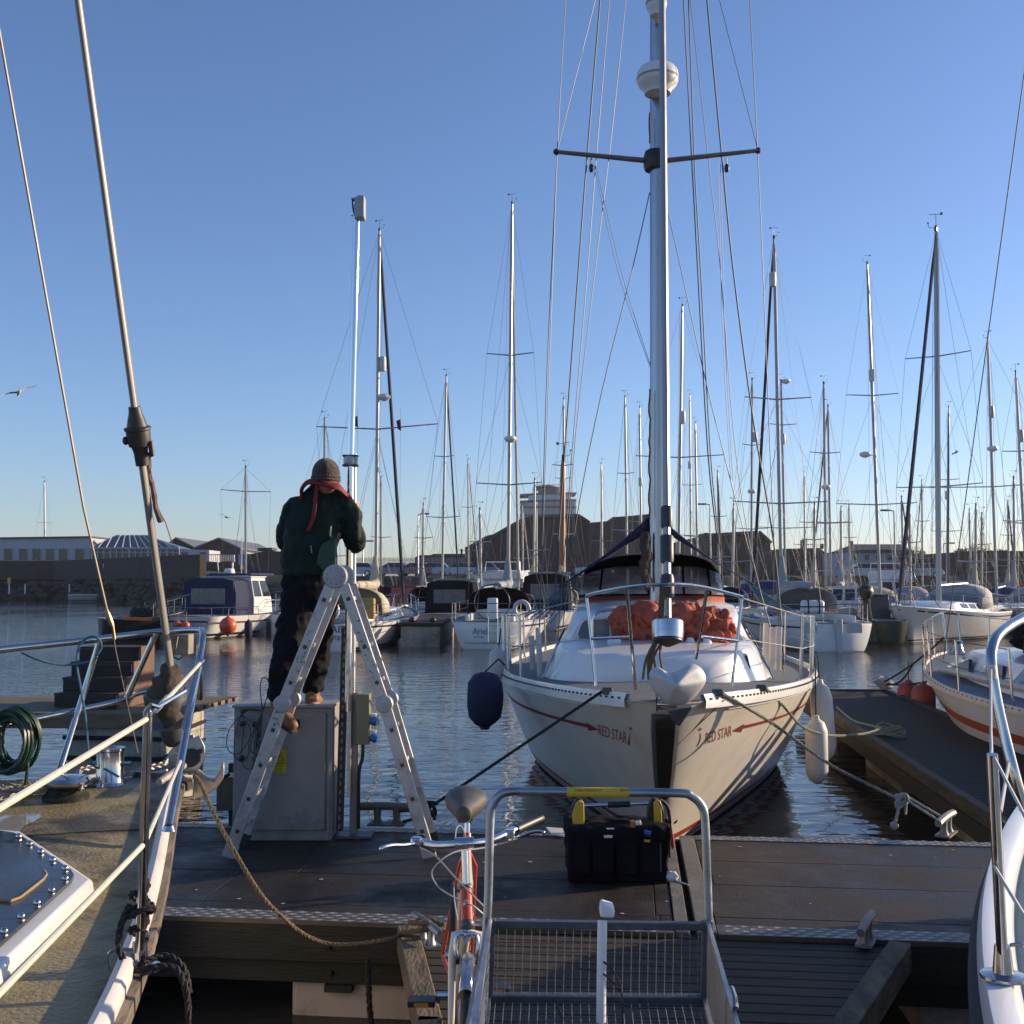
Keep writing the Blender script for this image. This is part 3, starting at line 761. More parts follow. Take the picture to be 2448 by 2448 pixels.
def motorboat(label, D, ctr_px, L, B, head, hull=WHITE, cab=WHITE, canopy=None, stripe=NAVYP, cabh=1.3, cabt=(.30, .62), group="motor boats moored across the marina", name="motor_boat", fb=1.0, flybridge=False):
    H = Hull(L, B, 1.15 * fb, .85 * fb, .85 * fb, rake=L * .14, trake=0, tw=.86, pw=.62)
    A = R(head); c0 = at(ctr_px, 1450, D); ctr = V((c0.x, D, 0)); T = frame_T(ctr, A); rt = root(name, ctr, label, "motor boat", group)
    hull_meshes(H, T, rt, hull, bands=((.1, .2, stripe),), deck=DECKG, toe=STEEL, n=14)
    t0, t1 = cabt; y0, y1 = L / 2 - t0 * L, L / 2 - t1 * L; zc = H.zd((t0 + t1) / 2) - .02; wb = H.hb(t1) * .8
    mb = MB(T)
    def cabin(mb, y0, y1, z0, h, w0, w1, sl=.55):
        r = [[V((-w0 * .8, y0, z0)), V((w0 * .8, y0, z0)), V((w0, y1, z0)), V((-w0, y1, z0))],
             [V((-w0 * .8, y0 - .1, z0 + h * .4)), V((w0 * .8, y0 - .1, z0 + h * .4)), V((w0, y1, z0 + h * .4)), V((-w0, y1, z0 + h * .4))],
             [V((-w1 * .85, y0 - sl, z0 + h * .95)), V((w1 * .85, y0 - sl, z0 + h * .95)), V((w1, y1, z0 + h * .95)), V((-w1, y1, z0 + h * .95))],
             [V((-w1 * .9, y0 - sl + .12, z0 + h)), V((w1 * .9, y0 - sl + .12, z0 + h)), V((w1 * 1.04, y1 - .1, z0 + h)), V((-w1 * 1.04, y1 - .1, z0 + h))]]
        mb.loft(r); return r
    r = cabin(mb, y0, y1, zc, cabh, wb, wb * .88); mb.build("cabin", cab, rt, bevel=.03)
    for i, (a, b) in enumerate(((0, 1), (1, 2), (3, 0))):
        p = [r[1][a], r[1][b], r[2][b], r[2][a]]; cen = sum(p, V()) / 4
        nn = (p[1] - p[0]).cross(p[3] - p[0]).normalized(); 
        if nn.dot(cen - V((0, (y0 + y1) / 2, zc + cabh / 2))) < 0: nn = -nn
        n = 3 if i == 0 else 2
        for k in range(n):
            u0, u1 = (k + .10) / n, (k + .90) / n
            q = [p[0].lerp(p[1], u0).lerp(p[3].lerp(p[2], u0), .12), p[0].lerp(p[1], u1).lerp(p[3].lerp(p[2], u1), .12), p[0].lerp(p[1], u1).lerp(p[3].lerp(p[2], u1), .88), p[0].lerp(p[1], u0).lerp(p[3].lerp(p[2], u0), .88)]
            mb = MB(T); mb.plate([x + nn * .012 for x in q], .016, nn); mb.build("window", WINDOW, rt)
    if flybridge:
        mb = MB(T); mb.loft([[V((-wb * .8, y0 - .5, zc + cabh)), V((wb * .8, y0 - .5, zc + cabh)), V((wb * .85, y1 - .4, zc + cabh)), V((-wb * .85, y1 - .4, zc + cabh))],
                             [V((-wb * .75, y0 - .8, zc + cabh + .55)), V((wb * .75, y0 - .8, zc + cabh + .55)), V((wb * .85, y1 - .5, zc + cabh + .45)), V((-wb * .85, y1 - .5, zc + cabh + .45))]])
        mb.build("flybridge", cab, rt, bevel=.03)
        mb = MB(T); mb.tube([(-wb * .8, y1 - .3, zc + cabh), (-wb * .75, y1 - .1, zc + cabh + 1.0), (wb * .75, y1 - .1, zc + cabh + 1.0), (wb * .8, y1 - .3, zc + cabh)], .04, 6); mb.build("radar_arch", WHITE, rt)
    if canopy:
        mb = MB(T); ya = y1 - 1.28; q_ = wb * .96; hh = cabh * .92
        mb.loft([[V((-q_, yy, zc - .1)), V((-q_ * .99, yy, zc + hh * .6)), V((-q_ * .90, yy, zc + hh * .95)), V((-q_ * .5, yy, zc + hh * 1.03)), V((q_ * .5, yy, zc + hh * 1.03)), V((q_ * .90, yy, zc + hh * .95)), V((q_ * .99, yy, zc + hh * .6)), V((q_, yy, zc - .1))] for yy in (ya, y1 + .25)], closed=True); mb.build("cockpit_canopy", canopy, rt, ang=50)
        mb = MB(T); ya = y1 - 1.3; hw = wb * .94; mb.prism([V((-hw, ya, zc - .1)), V((hw, ya, zc - .1)), V((hw * .93, ya, zc + cabh * .85)), V((-hw * .93, ya, zc + cabh * .85))], (0, -.03, 0)); mb.build("canopy_back", canopy, rt)
        mb = MB(T); mb.box((0, ya - .045, zc + cabh * .48), (hw * 1.3, .012, cabh * .4)); mb.build("canopy_window", mat("clear vinyl grey", (.10, .11, .12), .25, var=.3), rt)
    mb = MB(T)
    pts = [H.deckpt(-1, .45, .06, .55), H.deckpt(-1, .2, .06, .6), H.deckpt(-1, .06, .02, .65), V((0, L / 2 + .05, H.zb + .66)), H.deckpt(1, .06, .02, .65), H.deckpt(1, .2, .06, .6), H.deckpt(1, .45, .06, .55)]
    mb.tube(pts, .016, 5)
    for t in (.06, .2, .33, .45):
        for s in (-1, 1): mb.tube([H.deckpt(s, t, .06), H.deckpt(s, t, .05, .58)], .013, 5)
    mb.build("bow_rail", STEEL, rt)
    return rt, T, H
# ================================================================ HERO YACHT (bow toward the camera)
def proj(p):
    d = V(p) - V((0, 0, CZ)); yy = d.y * cp + d.z * sp_; zz = -d.y * sp_ + d.z * cp
    return 1224 + FPX * d.x / yy, 1224 - FPX * zz / yy
def tpx(H, T, side, z, px, lo=.0, hi=.36):
    f = lambda t: proj(T @ H.P(side, t, z))[0]
    s = 1 if f(hi) > f(lo) else -1
    for _ in range(30):
        m = (lo + hi) / 2
        if (f(m) - px) * s < 0: lo = m
        else: hi = m
    return (lo + hi) / 2
RA = math.pi - .1153; RL = 11.5
rb = at(1592, 1665, 7.3); rdir = V((-math.sin(RA), math.cos(RA), 0))
RC = V((rb.x, 7.3, 0)) - rdir * RL / 2
TR = frame_T(RC, RA); TRi = TR.inverted()
RS = root("white_cruising_yacht", RC, "large cream white yacht moored bow-on with red name lettering and a wrapped anchor", "yacht")
RH = Hull(RL, 3.62, 1.42, 1.20, 1.22, rake=1.85, trake=.3, tw=.66, pw=.7, keel=-.5, bowfull=.85, midfull=.16)
hull_meshes(RH, TR, RS, CREAM, bands=((.06, .09, REDPAINT), (.13, .19, REDPAINT)), deck=mat("grey teak deck", (.15, .15, .145), .7, var=.25, vs=7, stretch=(9, 1, 9), bump=.2, bs=30), n=90)
# white perforated toe rail with dark slots
mb = MB(TR); mh = mb
for side in (-1, 1):
    rows = []
    for i in range(0, 61):
        t = .022 + i / 60 * .96; a = RH.deckpt(side, t, 0, 0); n_ = V((side, 0, 0))
        rows.append([a + n_ * .012 - V((0, 0, .05)), a + n_ * .016 + V((0, 0, .0)), a + V((0, 0, .045)), a - n_ * .03 + V((0, 0, .045)), a - n_ * .03 - V((0, 0, .02))])
    mb.loft(rows, closed=False)
    mb.cm = 1
    for k in range(150):
        t = .026 + k * .0062
        if t > .97: break
        a = RH.deckpt(side, t, -.0165, .012); b = RH.deckpt(side, t + .0013, -.0165, .012)
        mh.beam(a, b, .010, .014)
    mb.cm = 0
    mb.tube([RH.P(side, t / 40, RH.zd(t / 40) - .075, .004) for t in range(2, 40)], .012, 5)
mb.build("toe_rail", [WHITE, BLACK], RS, ang=30)
# stripe, name and emblem
mb = MB(TR); RZ = lambda t: RH.zd(t) - .275
for side in (-1, 1):
    t0 = tpx(RH, TR, side, 1.08, 1428 if side > 0 else 1754)
    rows = []
    for i in range(31):
        t = t0 + .008 + (0.97 - t0) * (i / 30) ** 1.5; z = RZ(t)
        rows.append([RH.P(side, t, z - .016, .005), RH.P(side, t, z + .016, .005)])
    mb.loft(rows, closed=False)
    z = RZ(t0); mb.add([RH.P(side, t0 - .004, z - .012, .0065), RH.P(side, t0 + .014, z + .024, .0065), RH.P(side, t0 + .014, z - .052, .0065)], [(0, 1, 2)])
mb.build("cove_stripe", mat("dull maroon stripe", (.24, .035, .035), .5), RS)
NAMEC = mat("red lettering", (.30, .06, .05), .5, var=.05)
mb = MB(TR)
for side, pa, pb in ((1, 1431, 1499), (-1, 1686, 1748)):
    def fn(u, v, side=side, pa=pa, pb=pb):
        z = 1.035 + v * .10 + (.012 * (1 - u) if side > 0 else .012 * u)
        t = tpx(RH, TR, side, z, pa + (pb - pa) * u); return RH.P(side, t, z, .0028)
    text_on(mb, "RED STAR", fn, .12 if side < 0 else .0)
mb.build("name_lettering", NAMEC, RS, smooth=False)
mb = MB(TR)
for side, pc in ((1, 1510), (-1, 1671)):
    def sp(px, z, off=.0028): return RH.P(side, tpx(RH, TR, side, z, px), z, off)
    k = 1 if side < 0 else -1
    cen = []
    for i in range(9):
        f = i / 8; cen.append((pc + k * (4 * math.sin(f * 2.6)) - k * 6 * (1 - f) ** 2 * (1 if side < 0 else -1), 1.03 + .115 * f, (.2 + 5.5 * (1 - f) ** 1.2 if side > 0 else 1.0 + 2.0 * (1 - abs(f - .3)))))
    rows = [[sp(c[0] - c[2] / 2, c[1]), sp(c[0] + c[2] / 2, c[1])] for c in cen]; mb.loft(rows, closed=False)
    c0 = (cen[-1][0], 1.178); st = []
    for i in range(10):
        a = math.pi / 2 + i * math.pi / 5; r = 6.5 if i % 2 == 0 else 2.2
        st.append(sp(c0[0] + r * math.cos(a), c0[1] + r * .0032 * math.sin(a)))
    mb.add(st + [sp(c0[0], c0[1])], [(i, (i + 1) % 10, 10) for i in range(10)])
mb.build("star_emblem", NAMEC, RS, smooth=False)
# black stem guard and fitting
mb = MB(TR); rows = []
for z, wd in ((1.33, .105), (1.2, .105), (1.0, .09), (.8, .075), (.66, .06), (.6, .025)):
    y = RL / 2 - 1.85 * (1 - z / 1.42)
    rows.append([V((-wd, y - .03 - wd * 1.0, z)), V((-wd * .55, y + .012, z)), V((wd * .55, y + .012, z)), V((wd, y - .03 - wd * 1.0, z))])
mb.loft(rows, closed=False); so1 = mb.build("stem_guard", BLACK, RS); q = so1.modifiers.new("solid", 'SOLIDIFY'); q.thickness = .012; q.offset = 1
mb = MB(TR)
for k in range(9):
    z = 1.2 - k * .062; y = RL / 2 - 1.85 * (1 - z / 1.42)
    mb.lathe([(.009, 0), (.006, .006)], V((.0, y + .014, z)), (0, 1, 0), 6)
mb.lathe([(.03, 0), (.028, .012), (.012, .02)], V((-.09, RL / 2 - 1.85 * (1 - .34 / 1.42) - .16, .34)), V((-.7, .7, 0)), 10)
mb.build("stem_bolt", STEEL, RS)
# bow roller, wrapped anchor
mb = MB(TR)
for s in (-1, 1): mb.beam((s * .06, RL / 2 - .35, 1.44), (s * .06, RL / 2 + .12, 1.42), .012, .09)
mb.tube([(-.06, RL / 2 + .09, 1.42), (.06, RL / 2 + .09, 1.42)], .035, 10); mb.build("bow_roller", STEEL, RS)
AD = 7.02
out = [(1541, 1612), (1545, 1600), (1553, 1592), (1566, 1588), (1576, 1592), (1602, 1612), (1640, 1588), (1660, 1578), (1682, 1586), (1696, 1606), (1700, 1626), (1692, 1642), (1655, 1688), (1628, 1693), (1598, 1698), (1572, 1672), (1548, 1650)]
rim = [at(x, y, AD + .05) for x, y in out]; mid = V((0, 0, 0))
inner = [at(1616 + (x - 1616) * .55, 1634 + (y - 1634) * .55, AD - .03 - .02 * math.sin(i * 1.9)) for i, (x, y) in enumerate(out)]
core = [at(1616 + (x - 1616) * .08, 1640 + (y - 1634) * .1, AD - .12) for x, y in out]
back = [at(1616 + (x - 1616) * .7, 1634 + (y - 1634) * .7, AD + .13) for x, y in out]
mb = MB(); mb.loft([core, inner, rim, back]); mb.build("anchor_wrap", mat("grey white wrap", (.52, .51, .52), .5, var=.06, vs=9, bump=.12, bs=14), RS, ang=80)
aw = [q for q in RS.children if q.name.startswith('anchor_wrap')][0]; sm = aw.modifiers.new('soft', 'SUBSURF'); sm.levels = sm.render_levels = 2
mb = MB(); mb.prism([at(1598, 1700, AD - .0), at(1656, 1690, AD - .0), at(1626, 1736, AD + .04), at(1618, 1735, AD + .04)], (0, .09, 0)); mb.build("anchor_fluke", DARKSTEEL, RS, bevel=.004)
# forestay, furling drum
FB_ = at(1597, 1600, 7.72); d0 = ray(1583, 0); Dm = 9.12; k = Dm / d0.y; M_ = V((d0.x * k, Dm, CZ + d0.z * k)); FT = FB_ + (M_ - FB_) * 2.0
def fs(f): return FB_.lerp(FT, f)
mb = MB(); mb.tube([fs(.03), fs(1)], .038, 10, flat=(.75, 1.0)); mb.build("furling_foil", ALUW, RS)
def fpy(py):
    lo, hi = 0, .6
    for _ in range(30):
        m = (lo + hi) / 2
        if proj(fs(m))[1] > py: lo = m
        else: hi = m
    return fs(lo)
ax = (FT - FB_).normalized()
mb = MB(); mb.lathe([(.05, -.05), (.108, -.045), (.112, .0), (.112, .075), (.1, .085), (.03, .09)], fpy(1512), ax, 22); mb.build("furling_drum", mat("scratched drum alloy", (.55, .56, .58), .25, 1.0, var=.15, vs=8), RS)
mb = MB(); mb.lathe([(.02, -.10), (.105, -.062), (.104, -.05)], fpy(1512), ax, 18)
mb.lathe([(.046, 0), (.05, .02), (.05, .14), (.043, .17)], fpy(1430), ax, 12); mb.lathe([(.046, 0), (.05, .02), (.05, .19), (.044, .2)], fpy(1345), ax, 10)
mb.lathe([(.04, 0), (.045, .02), (.045, .14), (.04, .16)], fpy(1262), ax, 10); mb.build("foil_joint", mat("worn grey joint", (.055, .055, .06), .45, .3, var=.3, vs=20), RS)
mb = MB(); p0, p1 = fpy(1410), fpy(1475)
for k in range(7):
    a = fpy(1520) + V((random.uniform(-.09, -.02), 0, 0)); b = a + V((random.uniform(-.12, .02), -.05, -.3)); mb.tube(spline([a + V((.03, 0, .14)), a, (a + b) / 2 + V((-.03, -.03, 0)), b], 3), .009, 4)
for k in range(4): mb.tube([p0 + V((-.05 + .012 * k, -.03, .05)), fpy(1500) + V((-.07 + .012 * k, -.04, .06))], .006, 4)
mb.build("furling_line", ROPEB, RS)
# mast
MBs = at(1566, 1560, 11.6); MTp = at(1572, -420, 11.6)
mb = MB(); mb.tube([V((MBs.x + .03, 11.6, 1.6)), MTp], .084, 16); mb.build("mast", ALUMAST, RS, ang=60)
mb = MB()
for y0, y1, dx in ((930, 1240, -9), (270, 360, -8)):
    pts = [at(1562 + dx + random.uniform(-2, 2), y, 11.48) for y in range(y0, y1, 18)]; mb.tube(pts, .012, 5)
mb.build("mast_lines", mat("brown frayed halyards", (.07, .05, .035), .9, var=.5, vs=30, bump=.5, bs=50), RS)
mb = MB()
for k in range(6): mb.ball(at(1545 + random.uniform(-6, 8), 1290 + k * 20, 11.5), (.06, .05, .1), 7, 5, .4, 9)
mb.build("coiled_halyard", MATS["brown frayed halyards"], RS)
# spreaders
for (xa, ya, xb, yb) in ((1557, 385, 1330, 363), (1582, 385, 1812, 360)):
    mb = MB(); mb.tube([at(xa, ya, 11.6), at(xb, yb, 11.6)], [.042, .03], 8, flat=(.6, 1.2)); mb.build("spreader", mat("weathered spreader", (.30, .26, .24), .5, .5, var=.2), RS)
    mb = MB(); p = at(xb, yb, 11.6); mb.ball(p, .035, 8, 6); q = at((xa + xb) / 2 + (40 if xb > xa else -30), 378, 11.6); mb.ball(q + V((0, 0, -.11)), (.028, .025, .05), 7, 6); mb.tube([q, q + V((0, 0, -.1))], .008, 4); mb.build("spreader_tip", BLACK, RS)
mb = MB(); mb.lathe([(.12, -.1), (.135, -.05), (.135, .05), (.12, .1)], at(1568, 385, 11.6), n=12); mb.build("spreader_root", BLACK, RS)
# radar domes
for (x, y, r, hh) in ((1572, 192, .222, .30), (1569, 12, .113, .24)):
    c = at(x, y, 11.42); mb = MB()
    mb.lathe([(.02, -hh * .52), (r * .62, -hh * .5), (r * .68, -hh * .34), (r * .9, -hh * .2), (r, 0), (r * 1.0, .03), (r * .97, hh * .3), (r * .8, hh * .46), (r * .4, hh * .52), (0, hh * .53)], c, n=24)
    mb.build("radar_dome", PLASTW, RS, ang=50)
    mb = MB(); mb.lathe([(r * 1.008, -.012), (r * 1.012, 0), (r * 1.008, .012)], c + V((0, 0, .01)), n=24); mb.build("dome_seam", GREYC, RS)
# standing and running rigging, read off the photograph in the plane of the mast
WL = [([(1352, 0), (1332, 363), (1314, 850), (1289, 1500), (1287, 1612)], .0048, 0), ([(1423, 0), (1332, 360)], .0042, 0), ([(1435, -5), (1404, 365), (1383, 640), (1352, 1050), (1326, 1420)], .009, 1),
      ([(1457, 0), (1425, 380), (1404, 650), (1370, 1050), (1328, 1600)], .0048, 0), ([(1496, 0), (1461, 330), (1422, 650), (1375, 1050), (1350, 1420)], .0045, 0),
      ([(1553, 460), (1510, 650), (1440, 930), (1380, 1230), (1345, 1500)], .0058, 0), ([(1420, 395), (1480, 660), (1555, 880)], .003, 0), ([(1424, 395), (1488, 660), (1555, 874)], .003, 0),
      ([(1792, 0), (1811, 361), (1826, 700), (1845, 1180), (1862, 1500), (1875, 1610)], .0048, 0), ([(1720, 0), (1810, 352)], .0042, 0), ([(1690, 0), (1725, 370), (1752, 640), (1800, 1000), (1850, 1300), (1875, 1590)], .009, 1),
      ([(1634, 0), (1654, 390), (1668, 650), (1692, 1080), (1716, 1300)], .007, 1), ([(1646, 0), (1660, 390), (1675, 650), (1698, 1080), (1720, 1300)], .007, 1), ([(1650, 0), (1695, 400), (1723, 650), (1755, 1050), (1800, 1340), (1872, 1600)], .0042, 0),
      ([(1592, 490), (1625, 630), (1680, 880), (1770, 1240), (1868, 1600)], .005, 0), ([(1717, 392), (1728, 800), (1747, 1150)], .003, 0), ([(1722, 392), (1733, 800), (1752, 1150)], .003, 0),
      ([(1332, 363), (1309, 850), (1296, 1250), (1290, 1500)], .005, 0)]
for pts, r, dk in WL:
    mb = MB(); mb.tube(spline(ats(pts, 11.6), 4), r, 5); mb.build("halyard" if dk else "shroud", WIRED if dk else WIRE, RS)
# pulpit
P = STEEL
mb = MB(); mb.tube(spline([at(1402, 1428, 8.75), at(1414, 1420, 8.6), at(1490, 1406, 7.9), at(1575, 1398, 7.55), at(1663, 1401, 7.8), at(1764, 1424, 8.6), at(1774, 1430, 8.75)], 6), .0135, 8)
for (a, b, D0_, D1_) in (((1402, 1428), (1425, 1640), 8.75, 8.65), ((1498, 1408), (1520, 1648), 7.95, 8.2), ((1690, 1408), (1664, 1575), 8.0, 8.3), ((1774, 1430), (1750, 1640), 8.75, 8.65)):
    mb.tube([at(*a, D0_), at(*b, D1_)], .0125, 8)
mb.tube([at(1414, 1527, 8.7), at(1510, 1523, 8.1)], .0115, 8); mb.tube([at(1679, 1522, 8.15), at(1763, 1532, 8.7)], .0115, 8)
mb.build("pulpit", P, RS)
# stanchions and guard wires
gw = MB(TR); tt = [.125, .235, .315, .36, .40, .455, .54, .66, .8]
for s in (-1, 1):
    for t in tt[1:]:
        mb = MB(TR); mb.tube([RH.deckpt(s, t, .04, .02), RH.deckpt(s, t, .02, .62)], .0125, 8); mb.lathe([(.03, 0), (.022, .03), (.014, .05)], RH.deckpt(s, t, .04, .0), n=8); mb.build("stanchion", P, RS)
    for h in (.61, .32):
        a = [TRi @ at(1402 if s > 0 else 1774, 1430 if h > .5 else 1528, 8.75)] + [RH.deckpt(s, t, .02, h) for t in tt[1:]]; gw.tube(a, .005, 4)
gw.build("guard_wires", mat("pale guard wire", (.45, .43, .40), .5, .4), RS)
# deck hardware at the shrouds: boards, rolled fenders lashed to the rail
mb = MB()
for (x, y0, y1, r, D) in ((1287, 1500, 1625, .028, 11.0), (1270, 1520, 1600, .03, 11.6), (1850, 1500, 1600, .045, 11.3), (1862, 1498, 1602, .03, 11.1), (1833, 1490, 1590, .04, 11.8)):
    mb.tube([at(x, y0, D), at(x + (4 if x < 1500 else -2), y1, D)], r, 8)
mb.build("lashed_tubes", WHITEF, RS)
# coachroof, two tiers
def ring_px(pts, D): return [at(x, y, d) for x, y, d in pts]
lx = lambda x, D, z: V((x, D, z))
def axX(D): return RC.x + (rdir.x / rdir.y) * (D - RC.y)
def tier(rows):        # rows: (D, halfwidth_base, z_base, halfwidth_top, z_top, crown)
    rings = []
    for D, wb, zb, wt, zt, cr in rows:
        x = axX(D); rings.append([V((x - wb, D, zb)), V((x - wb * .985, D, zb + .05)), V((x - (wb + wt * 3) / 4, D, zb + (zt - zb) * .85)), V((x - wt, D, zt)), V((x - wt * .5, D, zt + cr)), V((x, D, zt + cr * 1.3)), V((x + wt * .5, D, zt + cr)), V((x + wt, D, zt)), V((x + (wb + wt * 3) / 4, D, zb + (zt - zb) * .85)), V((x + wb * .985, D, zb + .05)), V((x + wb, D, zb))])
    return rings
mb = MB(); rg = tier([(9.75, .45, 1.26, .35, 1.36, .01), (9.85, .62, 1.26, .52, 1.53, .01), (10.1, .82, 1.26, .70, 1.57, .02), (10.6, 1.04, 1.24, .88, 1.60, .03), (11.2, 1.16, 1.22, .95, 1.63, .04), (12.2, 1.20, 1.20, .98, 1.66, .05), (14.2, 1.2, 1.18, .98, 1.68, .05)])
mb.loft(rg); mb.build("lower_coachroof", WHITE, RS, ang=50)
mb = MB(); rg2 = tier([(11.15, .88, 1.6, .74, 1.84, .02), (11.35, .95, 1.6, .80, 1.90, .03), (12.2, 1.0, 1.6, .86, 1.96, .04), (14.2, 1.0, 1.6, .86, 1.98, .05)])
mb.loft(rg2); mb.build("upper_coachroof", WHITE, RS, ang=50)
mb = MB()
for x0 in (-.5,): mb.prism([at(x, y, 11.12) for x, y in ((1386, 1526), (1383, 1515), (1392, 1488), (1400, 1484), (1450, 1480), (1455, 1488), (1456, 1522), (1450, 1527))], (0, .03, 0))
mb.build("front_window", GLASSB, RS, bevel=.004)
mb = MB(); mb.tube([at(x, y, 11.11) for x, y in ((1384, 1530), (1380, 1515), (1391, 1484), (1400, 1480), (1452, 1476), (1459, 1486), (1460, 1524), (1452, 1531))], .012, 6, closed=True); mb.build("window_frame", WHITE, RS)
for (cx, cy, s) in ((1385, 1588, 1), (1768, 1584, -1)):
    mb = MB(); D = 10.28; w_, h_ = (12, 20)
    out = [at(cx + dx * w_ + s * (-dy) * 5, cy + dy * h_, D - abs(dx) * 0 - .02 + (.05 if cx < 1500 else .05)) for dx, dy in ((-.8, 1), (-1, .8), (-1, -.8), (-.8, -1), (.8, -1), (1, -.8), (1, .8), (.8, 1))]
    nn = V((-.75 * s, -.62, .2)).normalized(); mb.prism([p - nn * .0 for p in out], nn * .05); mb.build("port_light", WHITE, RS, bevel=.004)
    mb = MB(); inn = [p.lerp(sum(out, V()) / 8, .3) for p in out]; mb.prism(inn, nn * .06); mb.build("port_glass", WINDOW, RS)
# side grab rails
for s in (-1, 1):
    mb = MB(); pts = [V((axX(D) + s * (1.12 - .03 * k), D, 1.72 - .45 * (1 - k / 5))) for k, D in enumerate((10.75, 10.9, 11.1, 11.3, 11.5, 11.8))]; mb.tube(pts, .014, 6); mb.build("grab_rail", STEEL, RS)
    mb = MB(); x = axX(11.1) + s * .52; mb.tube(spline([V((x - .14, 10.95, 1.62)), V((x - .12, 10.95, 1.88)), V((x, 10.95, 1.94)), V((x + .12, 10.95, 1.9)), V((x + .15, 10.95, 1.62))], 5), .018, 8); mb.build("mast_guard_rail", STEEL, RS)
# deck vents and blocks
mb = MB()
for (x, y) in ((1463, 1550), (1690, 1555), (1475, 1490), (1650, 1480)):
    p = at(x, y, 10.7); mb.lathe([(.07, -.05), (.055, 0), (.03, .06), (.0, .065)], V((p.x, 10.7, 1.62)), n=10)
for (x0_, x1_) in ((1640, 1672), (1470, 1500)):
    p = at((x0_ + x1_) / 2, 1510, 11.0); mb.box((p.x, 11.0, 1.76), (.13, .1, .3))
mb.build("deck_vent", WHITE, RS, bevel=.01)
# orange sail bag heaped round the mast and lines
mb = MB()
for (x, y, rx, rz) in ((1520, 1505, .26, .22), (1590, 1500, .22, .20), (1660, 1490, .3, .2), (1700, 1510, .26, .26), (1620, 1475, .34, .12), (1545, 1470, .25, .13), (1720, 1545, .15, .2), (1490, 1490, .13, .15)):
    p = at(x, y, 10.95); mb.ball(p, (rx * .88, .2, rz * .82), 16, 12, .35, 2.2)
sb = mb.build("sail_bag", ORANGEC, RS); md = sb.modifiers.new("remesh", 'REMESH'); md.mode = 'VOXEL'; md.voxel_size = .022; md.use_smooth_shade = True
tx = bpy.data.textures.new("folds", 'CLOUDS'); tx.noise_scale = .16; tx.noise_depth = 2
def crease(o, st, sc=.1, turb=9):
    t_ = bpy.data.textures.new("creases", 'MARBLE'); t_.noise_scale = sc; t_.turbulence = turb; t_.marble_type = 'SHARP'; t_.noise_depth = 1
    d = o.modifiers.new("creases", 'DISPLACE'); d.texture = t_; d.strength = st; d.mid_level = .5; d.texture_coords = 'LOCAL'
def fold(o, st, sc=.16):
    t_ = bpy.data.textures.new("folds", 'CLOUDS'); t_.noise_scale = sc; t_.noise_depth = 1
    d = o.modifiers.new("folds", 'DISPLACE'); d.texture = t_; d.strength = st; d.mid_level = .5; d.texture_coords = 'LOCAL'
fold(sb, .10, .16); crease(sb, .075, .09)
mb = MB()
for k in range(9):
    a = at(1640 + k * 7, 1465 + k * 4, 11.35); b = at(1735, 1480 + k * 10, 11.3); mb.tube(sag(a, b, .06), .009, 5)
mb.build("loose_line", mat("pale red cord", (.45, .16, .12), .7), RS)
mb = MB()
c = at(1695, 1525, 11.2)
for k in range(3): mb.tube([c + V((math.cos(a) * (.09 + .01 * k), -.02 * k, math.sin(a) * (.17 + .015 * k))) for a in [i * math.pi / 8 for i in range(16)]], .010, 5, closed=True)
mb.tube(sag(c + V((.05, 0, -.1)), at(1762, 1545, 11), .08), .012, 5); mb.tube(sag(c, at(1750, 1530, 11), .04), .012, 5); mb.ball(at(1748, 1545, 10.9), .07, 7, 6, .5, 8)
mb.build("coiled_line", mat("grey green rope", (.22, .26, .22), .8, var=.3, vs=30), RS)
# sprayhood: skirt, clear panels, black top
SD = 13.4; cxs = at(1572, 1400, SD).x
def hoodrow(y_, wpx, D, zt, n=13):
    c = at(1572, y_, D); hw = wpx / FPX * D
    return [V((c.x + hw * math.sin(-math.pi / 2 + math.pi * i / n) * (1.0), D + .55 * (abs(math.sin(-math.pi / 2 + math.pi * i / n)) ** 3), c.z - zt * (abs(math.sin(-math.pi / 2 + math.pi * i / n)) ** 3.5))) for i in range(n + 1)]
r0_, r1_, r2_, r3_, r4_ = hoodrow(1462, 184, 12.9, .0), hoodrow(1422, 180, 12.95, .02), hoodrow(1352, 170, 13.35, .10), hoodrow(1326, 162, 13.55, .16), hoodrow(1322, 162, 15.2, .16)
def sheet(rows, name, m, th=.012):
    mb = MB(); mb.loft(rows, closed=False); o = mb.build(name, m, RS); q = o.modifiers.new("solid", 'SOLIDIFY'); q.thickness = th; return o
sheet([r0_, r1_], "hood_skirt", ORANGEC)
def glassmat():
    m = bpy.data.materials.new("clear vinyl"); m.use_nodes = True; t = m.node_tree; N = t.nodes; p = N["Principled BSDF"]
    tr = N.new("ShaderNodeBsdfTransparent"); mx = N.new("ShaderNodeMixShader"); n = N.new("ShaderNodeTexNoise"); n.inputs["Scale"].default_value = 4; mr = N.new("ShaderNodeMapRange")
    tr.inputs[0].default_value = (.85, .86, .9, 1)
    mr.inputs[1].default_value = .42; mr.inputs[2].default_value = .7; mr.inputs[3].default_value = .45; mr.inputs[4].default_value = .85
    p.inputs["Base Color"].default_value = (.62, .62, .66, 1); p.inputs["Roughness"].default_value = .2
    bp = N.new("ShaderNodeBump"); bp.inputs["Strength"].default_value = .3; t.links.new(n.outputs[0], bp.inputs["Height"]); t.links.new(bp.outputs[0], p.inputs["Normal"])
    t.links.new(n.outputs[0], mr.inputs[0]); t.links.new(mr.outputs[0], mx.inputs[0]); t.links.new(tr.outputs[0], mx.inputs[1]); t.links.new(p.outputs[0], mx.inputs[2]); t.links.new(mx.outputs[0], N["Material Output"].inputs[0])
    return m
CLEAR = glassmat()
